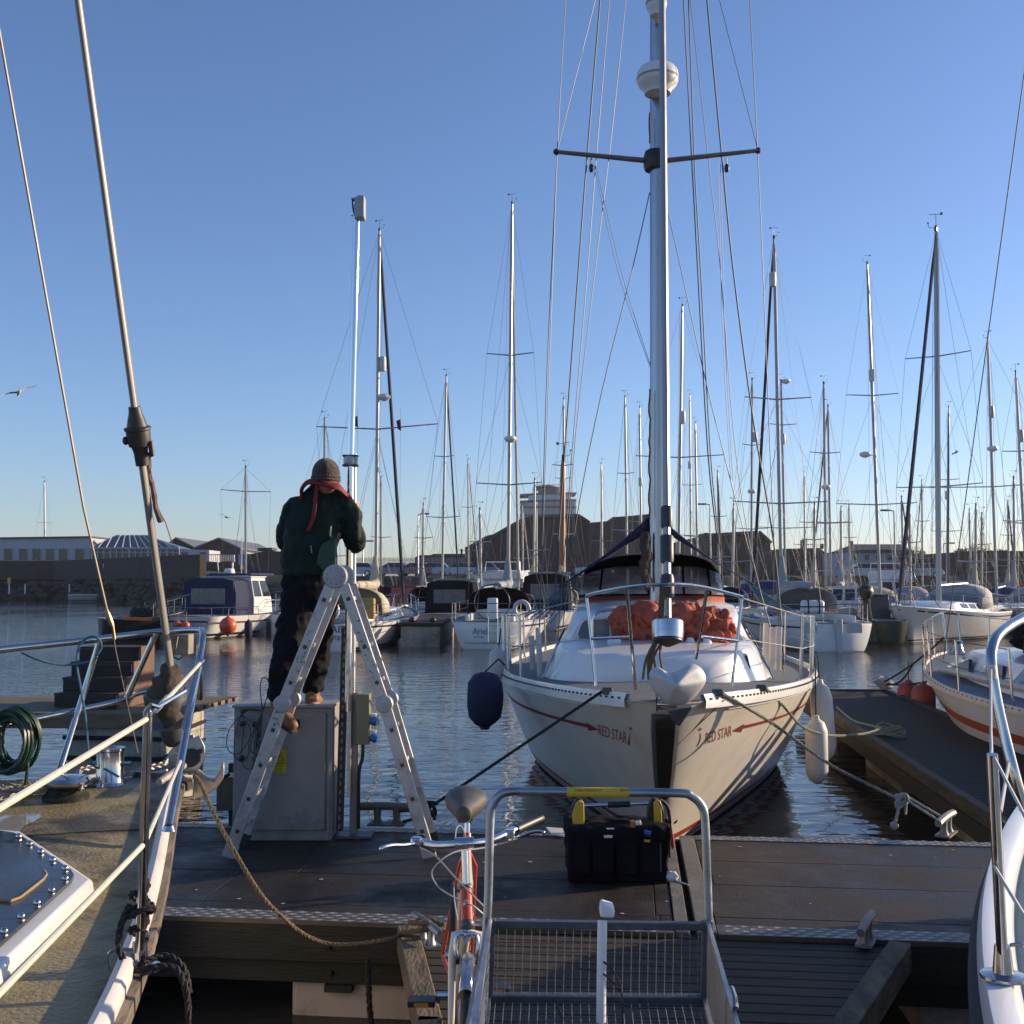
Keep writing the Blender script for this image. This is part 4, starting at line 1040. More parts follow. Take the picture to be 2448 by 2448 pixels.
sheet([r1_, r2_], "clear_panel", CLEAR, .004); sheet([r2_, r3_, r4_], "hood_top", BLACKC)
mb = MB()
for i in (3, 6, 8, 10): mb.tube([r1_[i], r2_[i]], .014, 5)
mb.tube(r1_, .012, 5); mb.build("hood_seam", BLACKC, RS)
# small instruments on the roof in front of the hood
mb = MB(); mb.box(at(1462, 1450, 12.2), (.16, .2, .07)); mb.box(at(1445, 1456, 12.2), (.26, .2, .03)); mb.build("hatch_winch", BLACK, RS, bevel=.015)
mb = MB(); mb.prism([at(1690, 1440, 12.7), at(1756, 1448, 12.7), at(1757, 1490, 12.7), at(1735, 1490, 12.7)], (0, .1, 0)); mb.build("side_screen", WHITE, RS)
# boom tent
ra, rbk = at(1556, 1230, 11.75), at(1568, 1257, 13.9)
for (xe, ye, nm) in ((1332, 1402, -1), (1806, 1396, 1)):
    e0 = at(xe, ye, 12.4); e1 = at(xe + nm * -14, ye - 5, 14.0); rows = []
    a_ = ra if nm < 0 else at(1590, 1248, 11.75)
    for i in range(9):
        f = i / 8; dip = -.05 * math.sin(f * math.pi); rows.append([a_.lerp(e0, f) + V((0, 0, dip)), a_.lerp(e0, f).lerp(rbk.lerp(e1, f), .5) + V((0, 0, dip * .5)), rbk.lerp(e1, f)])
    mb = MB(); mb.loft(rows, closed=False); o = mb.build("boom_tent", BLUEC, RS); q = o.modifiers.new("solid", 'SOLIDIFY'); q.thickness = .012
mb = MB(); mb.tube([at(1566, 1245, 11.7), V((axX(16), 16, 2.85))], .06, 8); mb.build("boom", ALUMAST, RS)
mb = MB()
for k in range(7): mb.tube(sag(at(1345 + k * 6, 1402 - k * 4, 12.5), at(1245 + k * 12, 1470 + k * 3, 12.2), .04, 6), .007, 4)
for k in range(7): mb.tube(sag(at(1790 - k * 5, 1392 - k * 4, 12.5), at(1830 + k * 12, 1450 + k * 2, 12.4), .03, 6), .007, 4)
mb.build("tent_tie", ROPEBLUE, RS)
# outer fenders (own things)
F1 = at(1157, 1605, 10.2); rt = root("fender", F1, "big round navy cloth covered fender hanging left of the white yacht's bow", "fender")
mb = MB(); mb.lathe([(0, 0), (.05, -.005), (.11, -.03), (.155, -.1), (.17, -.2), (.168, -.31), (.145, -.41), (.10, -.47), (.05, -.49), (.04, -.52), (0, -.525)], at(1160, 1606, 10.2), (0.0, 0, 1), 22)
o = mb.build("cover", NAVYC, rt); fold(o, .03, .1)
mb = MB(); mb.tube([at(1160, 1606, 10.2), at(1192, 1575, 10.5), at(1206, 1590, 10.9)], .008, 5); mb.build("lanyard", ROPEK, rt)
g = "white sausage fenders on the white yacht"
fender(at(1960, 1630, 10.6), .105, .75, WHITEF, "upper white sausage fender right of the white yacht, beside the mossy berth finger", g, (.06, 0, -1), .25)
fender(at(1951, 1715, 10.1), .10, .60, WHITEF, "lower white sausage fender hanging on a knotted line right of the white yacht", g, (.0, 0, -1), .55)
fender(at(1192, 1548, 11.5), .085, .35, WHITEF, "small pale fender on the white yacht's left quarter above the navy round fender", g, (-.12, 0, -1), .2)
# mooring lines
def line(name_lbl, pts, r, m, strands=True, name="mooring_line"):
    mb = MB(); (mb.rope(pts, r) if strands else mb.tube(pts, r, 6)); return tag(mb.build(name, m), name_lbl, "rope")
def railpt(side, px, out_=.03, dz=.045):
    t = .05
    for _ in range(5): t = tpx(RH, TR, side, RH.zd(t) - .001, px)
    return TR @ RH.deckpt(side, t, -out_, dz)
LB = railpt(1, 1450)
line("taut black mooring line from the big white yacht to the cleat by the ladder", [LB, at(1034, 1926, 7.5), at(1012, 1936, 7.45)], .012, ROPEK)
mb = MB(); k0 = at(1028, 1932, 7.45)
mb.rope(spline([k0 + V((.05, 0, .03)), k0 + V((-.02, -.03, .04)), k0 + V((-.04, .02, -.03)), k0 + V((.03, .03, -.05)), k0 + V((.02, -.03, .02)), k0 + V((-.04, 0, 0))]), .014)
mb.rope([k0 + V((.01, -.02, -.01)), k0 + V((.035, -.02, -.07))], .012); mb.rope([k0, c1 + V((.10, -.02, .1))], .012); mb.rope([k0 + V((0, 0, -.04)), c1 + V((.12, -.04, .03))], .012)
tag(mb.build("knotted_loop", ROPEK), "black rope knot and loop dropping to the cleat by the ladder foot", "rope")
RB1 = railpt(-1, 1716)
line("long grey green mooring line from the big white yacht to the frayed pale knot", spline([RB1, at(1850, 1732, 8.3), at(1975, 1822, 8.0), at(2070, 1872, 7.9), at(2150, 1912, 7.8)]), .0135, mat("grey green braid", (.20, .21, .17), .9, var=.4, vs=50, bump=.5, bs=120))
mb = MB(); kk = at(2150, 1912, 7.8)
mb.rope(spline([kk + V((-.03, 0, .02)), kk + V((.03, -.04, .04)), kk + V((.05, .02, -.02)), kk + V((-.02, 0, -.04)), kk + V((.0, -.03, .03)), kk + V((.07, 0, .0))]), .018)
mb.rope([kk + V((.05, -.02, .0)), c3 + V((-.03, -.06, .08))], .010); mb.rope([kk + V((.08, .02, .01)), c3 + V((.02, .0, .09))], .010)
mb.rope(spline([kk, kk + V((-.02, -.02, -.08)), kk + V((-.04, -.02, -.15))]), .012); mb.ball(kk + V((-.045, -.02, -.17)), (.03, .02, .03), 8, 6, .5, 9); mb.rope(spline([kk + V((.05, 0, 0)), kk + V((.04, 0, -.1))]), .010)
tag(mb.build("knotted_loop", ROPEW), "frayed pale rope knot and double loop above the finger cleat at right", "rope")
line("pale green mooring line sagging from the big white yacht to the rope coil", spline([railpt(-1, 1822), at(1870, 1685, 9.3), at(1920, 1738, 9.7), at(1985, 1758, 10.2), at(2060, 1755, 10.8), at(2108, 1742, 11.3)]), .013, mat("pale green rope", (.25, .28, .20), .9, var=.35, vs=50, bump=.4, bs=120))
line("slack pale rope lying on the left edge timber of the mossy finger", spline([at(2000, 1690, 14.2), at(2040, 1722, 13.2), at(2085, 1735, 12.0), at(2108, 1740, 11.5)]), .012, MATS["pale green rope"])
line("thin cord hanging from the white yacht's right bow fairlead to its stem", [railpt(-1, 1722, .03, 0), TR @ RH.P(-1, .0, 1.02, .03)], .004, ROPEB, False)
mb = MB(); cc = gz(2128, 1760, .5)
for k in range(5): mb.rope([cc + V((math.cos(a) * (.17 - .01 * k), math.sin(a) * .15, .02 + .022 * k + .02 * math.sin(a * 2 + k))) for a in [i * math.pi / 8 + k for i in range(17)]], .012)
tag(mb.build("rope_coil", MATS["pale green rope"]), "heaped coil of green rope standing on the mossy berth finger", "rope")
mb = MB()
for (sd3, x) in ((1, 1452), (-1, 1716), (-1, 1820)): mb.box(railpt(sd3, x, .0, .05), (.07, .06, .05))
mb.build("fairlead", DARKSTEEL, RS, bevel=.006)
# ================================================================ WEATHERED YACHT BOW (left foreground)
wdir = V((.235, .972, 0)).normalized(); WA = math.atan2(-wdir.x, wdir.y)
wtip = V((-1.68, 5.72, 0)); WL_ = 9.5
WC = wtip - wdir * WL_ / 2; TW = frame_T(WC, WA); TWi = TW.inverted()
WB = root("weathered_yacht", WC, "weathered yacht bow with stained deck, windlass and stainless pulpit at the left edge", "yacht")
WH = Hull(WL_, 4.0, 1.27, 1.17, 1.15, rake=.5, trake=.2, tw=.7, pw=1.15)
DECKW = mat("algae stained deck paint", (.27, .215, .095), .5, spec=.35, var=.3, vs=2.6, bump=.35, bs=70, dirt=.9, dcol=(.045, .035, .018), ds=1.6, dlo=.45, dhi=.56, rvar=.22)
hull_meshes(WH, TW, WB, WHITE, deck=None, n=60)
mb = MB(TW); cols = [-1, -.8, -.6, -.4, -.2, 0, .2, .4, .6, .8, 1]; rows = []
for i in range(61):
    t = (i / 60) ** 1.25; q = WH.deckpt(1, t); rows.append([V((q.x * c * .99, q.y, q.z - .008 + .05 * (1 - c * c) * min(1, q.x))) for c in cols])
mb.loft(rows, closed=False); mb.build("deck", DECKW, WB)
mb = MB(TW)
for s in (-1, 1): mb.tube([WH.deckpt(s, .035 + .965 * i / 50, -.012, .004) for i in range(51)], .026, 10, flat=(1.25, 1.0))
mb.build("toe_rail", mat("scuffed white rail", (.62, .58, .53), .4, var=.12, vs=5, dirt=.5, dcol=(.3, .25, .2), ds=6), WB)
mb = MB(TW)
for s in (-1, 1):
    rows = []
    for i in range(51):
        t = .03 + .97 * i / 50; a = WH.deckpt(s, t, -.03, 0); o_ = V((s, 0, 0))
        rows.append([a + V((0, 0, -.005)), a + o_ * .032 + V((0, 0, -.015)), a + o_ * .034 - V((0, 0, .05)), a - o_ * .01 - V((0, 0, .06))])
    mb.loft(rows, closed=False)
mb.build("rubbing_strake", mat("grey brown teak strake", (.15, .115, .09), .75, var=.4, vs=4, stretch=(3, .5, 3), bump=.45, bs=25, dirt=.6, dcol=(.04, .035, .03), ds=3.5, dlo=.45, dhi=.62), WB)
# seam and puddle on deck
def wz(px, py, dz=0.0):            # point on the deck surface under a pixel
    z = 1.2
    for _ in range(6):
        p = gz(px, py, z); l = TWi @ p; t = WH.t_of_y(l.y); hb_ = max(.05, WH.hb(t)); z = WH.zd(t) - .008 + .05 * max(0, 1 - (l.x / hb_) ** 2) * min(1, hb_)
    return p + V((0, 0, dz))
mb = MB(); pd = [wz(x, y, .004) for x, y in ((-60, 1975), (10, 1952), (70, 1946), (105, 1950), (82, 1966), (60, 1975), (46, 1992), (30, 1996), (-10, 1994), (-60, 2000))]
mb.add(pd, [tuple(range(len(pd)))]); mb.build("rain_puddle", mat("puddle film", (.30, .28, .24), .05, var=.1), WB, smooth=False)
mb = MB(); mb.tube([wz(x, y, .001) for x, y in ((-40, 2006), (80, 1998), (200, 1990), (320, 1984), (400, 1982))], .0022, 4); mb.build("deck_seam", BLACK, WB)
# raised hatch plinth with bolted smoked window
bp_ = [wz(230, 2132), wz(52, 2008), wz(-170, 1990), wz(-420, 2300), wz(-60, 2420)]
tp_ = [p + V((0, 0, .04)) for p in bp_]; ce = sum(tp_, V()) / 5; tp_ = [p.lerp(ce, .035) for p in tp_]
mb = MB(); mb.loft([[p - V((0, 0, .05)) for p in bp_], tp_]); mb.build("window_plinth", WHITE, WB, bevel=.012)
wn = [p.lerp(ce, .13) + V((0, 0, .004)) for p in tp_]
def rnd(poly, k=.09):
    out = []
    for i, p in enumerate(poly):
        a, b = poly[i - 1], poly[(i + 1) % len(poly)]; da = (a - p).normalized() * k; db = (b - p).normalized() * k
        out += [p + da, p + da * .35 + db * .05, p + db * .35 + da * .05, p + db] if False else [p + da, p + (da + db) * .28, p + db]
    return out
wr = rnd(wn, .06)
mb = MB(); mb.prism(wr, (0, 0, .012)); mb.build("smoked_window", mat("dusty smoked acrylic", (.03, .035, .042), .22, var=.4, vs=3, rvar=.12, dirt=.35, dcol=(.12, .12, .11), ds=2, spec=.6), WB)
mb = MB()
for i in range(len(wn)):
    a, b = wn[i].lerp(ce, .06), wn[(i + 1) % 5].lerp(ce, .06); n = max(2, int((b - a).length / .115))
    for k in range(n): mb.ball(a.lerp(b, (k + .5) / n) + V((0, 0, .016)), (.011, .011, .012), 8, 6)
mb.build("dome_nut", STEEL, WB)
mb = MB(); c0 = wn[0].lerp(ce, .45) + V((0, 0, .0135)); rr = rnd([p.lerp(c0, .60) + V((0, 0, .0)) for p in wn], .06); mb.tube([V((p.x, p.y, c0.z)) for p in rr], .004, 5, closed=True); mb.build("inner_hatch_ring", mat("ochre sealant", (.35, .24, .10), .6), WB)
# bollard
bb = wz(262, 1876); mb = MB(); mb.lathe([(.075, 0), (.066, .012), (.062, .02), (.062, .155), (.067, .16), (.067, .172), (.045, .176), (.04, .165), (0, .165)], bb, n=24)
mb.tube([bb + V((-.1, 0, .1)), bb + V((.1, 0, .1))], .010, 8); mb.build("mooring_bollard", STEEL, WB, ang=30)
# windlass
wl = wz(157, 1912); mb = MB(); mb.lathe([(.095, 0), (.098, .02), (.08, .035), (.07, .05), (.08, .06), (.10, .066), (.10, .07)], wl, n=24); mb.build("windlass_gypsy", mat("greasy dark steel", (.06, .055, .045), .45, .7, var=.5, vs=14), WB)
mb = MB(); mb.lathe([(.098, .07), (.102, .082), (.09, .098), (.05, .105), (.02, .108), (0, .108)], wl, n=24); mb.build("windlass_cap", STEEL, WB)
# anchor chain: separate interlocked links merged in one chain part
def chain(mb, pts, ln=.036, r=.0048):
    pts = resample(pts, ln * .62); k = 0
    for i in range(0, len(pts) - 1):
        a, b = pts[i], pts[i + 1]; d = (b - a).normalized(); u = d.orthogonal().normalized() if abs(d.z) > .9 else d.cross(V((0, 0, 1))).normalized(); v_ = d.cross(u)
        w_ = (u * .95 + v_ * .3) if i % 2 else (v_ * .95 - u * .3); c = (a + b) / 2
        mb.tube([c + d * (math.cos(t) * ln * .5) + w_ * (math.sin(t) * ln * .33) for t in [q * math.pi / 4 for q in range(8)]], r, 4, closed=True)
mb = MB(); chain(mb, [wl + V((.09, -.06, .06)), wz(182, 1893, .02), wz(215, 1882, .02), wz(262, 1873, .02), wz(300, 1860, .015), wz(345, 1848, .02), wz(395, 1835, .02), wz(420, 1815, .06)])
chain(mb, [wl + V((.0, .1, .05)), wz(190, 1856, .03), wz(238, 1842, .03), wz(268, 1830, .02)])
mb.build("anchor_chain", mat("dull galvanised chain", (.34, .31, .26), .55, .6, var=.35, vs=20), WB)
# foil and furler of the left yacht: forestay leans back over the deck
sB = at(410, 1612, 5.35); sM = at(187, 0, 4.45); sd_ = (sM - sB)
def ws(f): return sB + sd_ * f
def wpy(py):
    lo, hi = -.2, 1.2
    for _ in range(30):
        m = (lo + hi) / 2
        if proj(ws(m))[1] > py: lo = m
        else: hi = m
    return ws(lo)
wx = sd_.normalized()
mb = MB(); mb.tube([wpy(1600), wpy(1110)], [.022, .021], 10, flat=(.8, 1.1)); mb.tube([wpy(1010), ws(1.3)], [.020, .017], 10, flat=(.8, 1.1)); mb.build("furling_spar", mat("cream grey spar", (.22, .20, .175), .4, .25, var=.08, vs=4), WB)
mb = MB(); mb.lathe([(.030, 0), (.032, .06), (.038, .085), (.048, .09), (.054, .12), (.054, .16), (.060, .165), (.06, .175), (.046, .18), (.038, .215), (.030, .24), (.027, .27)], wpy(1112), wx, 20)
mb.ball(wpy(1055) + V((-.055, -.02, 0)), (.015, .02, .02), 8, 6); mb.lathe([(.012, 0), (.012, .07)], wpy(1075) + V((.055, 0, -.03)), wx, 8); mb.build("furling_swivel", mat("brown black plastic", (.045, .035, .03), .5, var=.3, vs=10), WB)
mb = MB(); h0 = wpy(1070) + V((.05, 0, -.02))
mb.tube(spline([h0, at(356, 1100, 5.1), at(356, 1140, 5.1), at(364, 1160, 5.1), at(370, 1195, 5.1), at(372, 1215, 5.1), at(385, 1248, 5.1)], 4), [.010, .010, .012, .008, .012, .014, .014, .008, .009, .012, .014, .016, .012, .012, .013, .014, .013, .012, .012, .012, .012, .013, .014, .016, .014][:25], 6)
mb.tube([at(353, 1090, 5.1), at(378, 1215, 5.1), at(396, 1250, 5.15), at(412, 1300, 5.3)], .0025, 4); mb.build("tack_strop", mat("frayed brown strop", (.16, .10, .07), .85, var=.4, vs=40), WB)
mb = MB(); mb.tube(spline([at(412, 1590, 5.33), at(400, 1640, 5.36), at(398, 1680, 5.38), at(420, 1725, 5.4)], 5), [.03, .045, .05, .055, .07, .075, .085, .09, .085, .08, .075, .07, .06, .05, .05, .05], 12); 
o = mb.build("drum_shroud", mat("dark brown tattered cloth", (.07, .055, .04), .9, var=.5, vs=10, bump=.6, bs=20), WB); fold(o, .05, .05)
mb = MB(); mb.lathe([(.10, -.02), (.10, .02)], at(395, 1665, 5.36), wx, 18); mb.lathe([(.03, -.1), (.045, -.08), (.06, .0), (.09, .01)], at(408, 1735, 5.4), wx, 12); mb.build("furling_drum", DARKSTEEL, WB)
# babystay with turnbuckle
mb = MB(); mb.tube([at(-8, 40, 4.2), at(200, 1215, 4.75), at(256, 1460, 4.9)], .0055, 6); mb.tube([at(270, 1512, 4.92), at(278, 1560, 4.95), at(330, 1800, 5.05)], .0025, 4); mb.build("inner_forestay", mat("brown cable", (.26, .22, .17), .5, .6, var=.2), WB)
mb = MB(); mb.tube([at(254, 1455, 4.9), at(258, 1470, 4.9), at(266, 1492, 4.91), at(270, 1500, 4.91), at(273, 1528, 4.92)], [.006, .012, .012, .006, .008], 8); mb.build("turnbuckle", mat("tarnished bronze", (.34, .22, .12), .4, .9, var=.2), WB)
# pulpit
S = STEEL
mb = MB(); mb.tube(spline([at(-220, 1580, 4.6), at(0, 1553, 4.9), at(120, 1540, 5.05), at(250, 1526, 5.2), at(350, 1514, 5.35), at(420, 1508, 5.4), at(474, 1507, 5.3), at(484, 1514, 5.22), at(482, 1545, 5.1), at(455, 1700, 4.75), at(404, 1976, 4.18)], 6), .0165, 12)
mb.tube([at(238, 1535, 5.18), at(198, 1665, 5.2), at(138, 1856, 5.0)], .0155, 10); mb.tube([at(372, 1516, 5.36), at(303, 1668, 5.4)], .0145, 10)
mb.tube(spline([at(-220, 1775, 4.6), at(0, 1736, 4.9), at(150, 1705, 5.15), at(290, 1675, 5.38), at(330, 1657, 5.42), at(385, 1648, 5.45)], 5), .014, 10)
mb.tube([at(478, 1530, 5.2), at(476, 1590, 5.1), at(478, 1670, 5.2)], .0145, 8); mb.tube([at(440, 1745, 4.65), at(478, 1580, 5.0)], .0145, 8)
mb.build("pulpit", S, WB)
mb = MB(); p = at(404, 1978, 4.18); mb.lathe([(.026, 0), (.022, .01), (.018, .02)], p - V((0, 0, .012)), n=12); p = at(138, 1858, 5.0); mb.lathe([(.03, 0), (.022, .03)], p - V((0, 0, .03)), n=12); mb.build("pulpit_foot", S, WB)
# stanchion, lifelines
sB1, sT1 = wz(333, 2318), at(354, 1712, 2.86)
mb = MB(); mb.tube([sB1, sT1], .0125, 14); mb.lathe([(.013, 0), (.014, .01), (.008, .016)], sT1, n=12); mb.lathe([(.055, .0), (.055, .008), (.022, .014), (.018, .07)], sB1, n=16)
mb.tube(spline([sB1 + V((-.075, 0, 0)), sB1 + V((-.08, 0, .035)), sB1 + V((-.065, 0, .05)), sB1 + V((-.02, 0, .05))], 4), .005, 6); mb.build("stanchion", S, WB)
mb = MB(); mb.tube([sT1 + V((0, .01, -.02)), sT1 + V((-.005, .0, .015)), sT1 + V((.01, -.01, .03)), sT1 + V((.015, .03, .02)), sT1 + V((.05, .15, .05))], .006, 6); mb.tube([at(470, 1595, 4.9), at(484, 1580, 5.0)], .012, 8)
for k in (0, 1): mb.tube([at(368 + k * 8, 1700, 3.1) , at(398, 1662 + k * 8, 3.7)], .004, 5)
mb.build("lifeline_toggle", S, WB)
mb = MB(); mb.tube([at(478, 1586, 4.95), at(372, 1700, 3.2)], .0075, 8); mb.tube([at(352, 1718, 2.86), at(0, 1931, 1.95), at(-500, 2240, 1.4)], .0072, 8)
mb.tube([at(432, 1818, 4.5), at(346, 2015, 2.9)], .0072, 8); mb.tube([at(340, 2022, 2.86), at(0, 2372, 1.9), at(-300, 2680, 1.5)], .0072, 8); mb.build("lifeline", COATED, WB)
# bow fitting with roller plates and anchor
mb = MB(); mb.prism([at(x, y, 5.42) for x, y in ((430, 1905), (428, 1800), (452, 1768), (476, 1758), (489, 1785), (490, 1815), (478, 1835), (462, 1850), (462, 1905))], (-.0, .012, 0)); mb.prism([at(x, y, 5.62) for x, y in ((400, 1880), (402, 1800), (430, 1764), (462, 1756), (470, 1800), (450, 1850))], (0, .012, 0)); mb.build("bow_cheek_plate", GALV, WB, bevel=.003)
mb = MB(); mb.tube([at(455, 1812, 5.4), at(458, 1806, 5.66)], .045, 12); mb.tube([at(476, 1797, 5.40), at(476, 1797, 5.44)], .012, 8); mb.build("bow_roller", BLACK, WB)
fl = [(440, 1850), (470, 1842), (495, 1864), (512, 1868), (526, 1848), (528, 1832), (534, 1826), (536, 1840), (534, 1860), (520, 1882), (498, 1898), (470, 1902), (462, 1890), (465, 1870), (448, 1862)]
mb = MB(); mb.prism([at(x, y, 5.45) for x, y in fl], (-.02, .09, 0)); mb.prism([at(x, y, 5.46) for x, y in ((462, 1870), (498, 1898), (463, 1912))], (0, .15, 0)); mb.tube([at(488, 1870, 5.5), at(455, 1840, 5.5), at(440, 1830, 5.4), at(380, 1870, 5.0)], .018, 8); mb.build("anchor", mat("worn anchor galvanising", (.42, .36, .30), .5, .5, var=.3, vs=10), WB, bevel=.012)
mb = MB(); mb.prism([at(x, y, 5.35) for x, y in ((448, 1905), (463, 1905), (463, 1850), (448, 1850))], (-.3, .1, 0)); mb.build("stem_head", STEEL, WB, bevel=.01)
# mooring rope from the bow sagging to the cleat, heavy black line on the stanchion
a = at(447, 1850, 5.45); mo = spline([a, at(475, 1865, 5.3), at(505, 1930, 5.1), at(560, 2035, 5.05), at(625, 2140, 5.1), at(690, 2205, 5.2), at(740, 2240, 5.3), at(790, 2257, 5.35), at(850, 2256, 5.35), at(930, 2245, 5.33), c4 + V((-.12, .05, .03))])
line("brown mooring rope sagging from the weathered bow to the cleat left of the bicycle", mo, .011, ROPEB)
line("black wet rope hanging from the left walkway cleat into the water below", [c4 + V((-.28, -.05, -.05)), c4 + V((-.26, -.08, -.3)), c4 + V((-.22, -.1, -.5))], .016, ROPEK)
s0 = sB1
mb = MB(); z = s0.z
q = []
for k in range(20):
    a_ = k * 1.05; q.append(s0 + V((.021 * math.cos(a_) - .004, .021 * math.sin(a_), .075 + .0075 * k + .006 * math.sin(k * 2.1))))
mb.rope(spline(q, 4), .0085)
q = [s0 + V((.034 * math.cos(k * 1.2), .030 * math.sin(k * 1.2), .15 + .012 * math.sin(k * 1.7))) for k in range(9)]; mb.rope(spline(q, 4), .009)
mb.rope(spline([s0 + V((-.02, -.02, .17)), s0 + V((-.04, -.03, .12)), s0 + V((-.038, -.04, .06)), s0 + V((-.0, -.045, .015)), s0 + V((.05, -.04, .02)), s0 + V((.10, -.03, .015)), s0 + V((.135, -.05, -.03)), s0 + V((.145, -.05, -.12)), s0 + V((.15, -.05, -.35)), s0 + V((.16, -.05, -.6))]), .0095)
mb.rope(spline([s0 + V((.02, -.03, .03)), s0 + V((.07, -.0, .035)), s0 + V((.12, -.02, .01)), s0 + V((.14, -.03, -.05))]), .0095)
tag(mb.build("fender_line", ROPEK), "thick black rope knotted round the foot of the left stanchion and over the rail", "rope")
mb = MB()
for k in range(9):
    c = wz(20 + k * 6, 1900 + (k % 3) * 9, .02 + .01 * (k % 3)); mb.rope(spline([c + V((random.uniform(-.12, .12), random.uniform(-.05, .05), random.uniform(0, .04))) for _ in range(5)]), .010)
tag(mb.build("rope_heap", mat("pale dirty rope", (.33, .28, .19), .9, var=.4, vs=60, bump=.5, bs=120)), "heap of pale and black mooring rope on the weathered deck at the left edge", "rope")
mb = MB(); cp_ = at(190, 1558, 5.14)
mb.tube(spline([at(52, 1560, 4.98), at(100, 1580, 5.0), at(150, 1589, 5.05), at(195, 1585, 5.1), at(212, 1580, 5.12)]), .0055, 6)
mb.tube(spline([at(228, 1570, 5.14), at(242, 1548, 5.14), at(236, 1528, 5.1), at(215, 1522, 5.1), at(190, 1545, 5.1), at(184, 1590, 5.1), at(192, 1640, 5.1), at(205, 1720, 5.15), at(212, 1800, 5.2), at(225, 1832, 5.2), at(250, 1838, 5.2), at(284, 1857, 5.1)]), .006, 6)
tag(mb.build("blue_cord", ROPEBLUE), "blue cord looped round the left pulpit rail and down to the bollard", "cord")
# hose reel hanging on the pulpit
hr = at(30, 1770, 4.95); rt = root("hose_coil", hr, "green garden hose coiled on the left pulpit rail", "hose")
HOSE = mat("green hose", (.008, .035, .018), .35, var=.3, vs=6); mb = MB()
for k in range(13):
    ph = k * 1.7; rr_ = .105 + .02 * math.sin(k * 2.3); mb.tube([hr + V((math.cos(a_) * rr_ * .78 + .01 * math.sin(k), (k - 6) * .011 + .02 * math.sin(a_ + ph), math.sin(a_) * rr_ * 1.15)) for a_ in [i * math.pi / 10 for i in range(20)]], .0085, 6, closed=True)
mb.build("coils", HOSE, rt)
mb = MB(); mb.tube(spline([hr + V((.06, 0, .0)), hr + V((.07, 0, -.12)), hr + V((.05, 0, -.25)), hr + V((.03, 0, -.32))]), .008, 6); mb.tube(spline([hr + V((-.05, -.05, .12)), hr + V((-.01, -.06, -.02)), hr + V((.0, -.03, -.14))]), .006, 6); mb.build("hose_tail", HOSE, rt)
# box on the pulpit top rail (nav light housing)
rt = root("light_box", at(445, 1545, 5.45), "small weathered grey box hung under the left pulpit rail beside the furling spar", "box")
mb = MB(); c = at(432, 1540, 5.5); mb.box(c, (.105, .09, .10)); mb.build("housing", mat("weathered grey box", (.22, .20, .15), .7, var=.3, vs=12), rt, bevel=.006)
mb = MB(); mb.tube(spline([at(425, 1522, 5.44), at(420, 1550, 5.42), at(416, 1568, 5.42), at(428, 1576, 5.42), at(438, 1566, 5.44)]), .004, 5); mb.build("cable", BLACK, rt)

# ================================================================ RIGHT FOREGROUND BOAT
qdir = V((.31, .95, 0)).normalized(); QA = math.atan2(-qdir.x, qdir.y); qtip = V((3.3, 6.3, 0)); QL = 8.0
QC = qtip - qdir * QL / 2; TQ = frame_T(QC, QA); TQi = TQ.inverted()
QB = root("pale_green_decked_boat", QC, "white boat with pale green deck and dark rubber strake at the right edge", "yacht")
QH = Hull(QL, 1.88, 1.24, 1.16, 1.15, rake=.6, trake=.2, tw=.7, pw=.80)
hull_meshes(QH, TQ, QB, WHITE, n=60)
mb = MB(TQ); rows = []
for i in range(61):
    t = (i / 60) ** 1.25; q = QH.deckpt(1, t); rows.append([V((q.x * c * .93, q.y, q.z - .02 + .05 * (1 - c * c) * min(1, q.x))) for c in cols])
mb.loft(rows, closed=False); mb.build("deck", mat("pale green nonslip", (.36, .42, .36), .55, var=.12, vs=6, bump=.3, bs=120, dirt=.3, dcol=(.3, .32, .3), ds=3), QB)
def rail_loft(T, H, prof, t0=.0, t1=1, n=60):
    mb = MB(T)
    for s in (-1, 1):
        rows = []
        for i in range(n + 1):
            t = t0 + (t1 - t0) * i / n; a = H.deckpt(s, t, 0, 0); ix = min(1, abs(a.x) / .12); rows.append([a + V((s * dx * (ix if dx < 0 else 1), 0, dz)) for dx, dz in prof])
        mb.loft(rows, closed=False)
    return mb
rail_loft(TQ, QH, [(.012, -.05), (.02, .0), (.005, .045), (-.05, .05), (-.075, .02), (-.085, -.02)]).build("moulded_gunwale", WHITE, QB, ang=60)
rail_loft(TQ, QH, [(-.12, -.03), (-.13, .01), (-.15, .02), (-.18, .012), (-.20, -.02)]).build("inner_bulwark", WHITE, QB, ang=60)
rail_loft(TQ, QH, [(.0, -.03), (.035, -.035), (.045, -.06), (.035, -.095), (.0, -.1)]).build("rubber_strake", RUBBER, QB, ang=60)
sb_, st_ = at(2398, 2318, 2.83), at(2372, 1803, 2.75)
mb = MB(); mb.tube([sb_, st_], .0135, 14); mb.lathe([(.055, 0), (.055, .008), (.025, .014), (.019, .08)], sb_ - V((0, 0, .02)), n=16); mb.tube(spline([sb_ + V((.02, 0, .06)), sb_ + V((.055, 0, .06)), sb_ + V((.065, 0, .03)), sb_ + V((.06, 0, -.01))], 4), .005, 6)
mb.build("stanchion", STEEL, QB)
mb = MB(); mb.tube(spline([at(2560, 1420, 3.9), at(2470, 1466, 3.7), at(2420, 1492, 3.6), at(2385, 1520, 3.5), at(2371, 1555, 3.45), at(2371, 1600, 3.42), at(2384, 1680, 3.4), at(2402, 1760, 3.38), at(2425, 1850, 3.35), at(2450, 1935, 3.35)], 6), .0165, 12); mb.build("pulpit", STEEL, QB)
mb = MB(); mb.lathe([(.012, 0), (.014, .02), (.012, .04)], at(2371, 1590, 3.40), (0, 0, -1), 10)
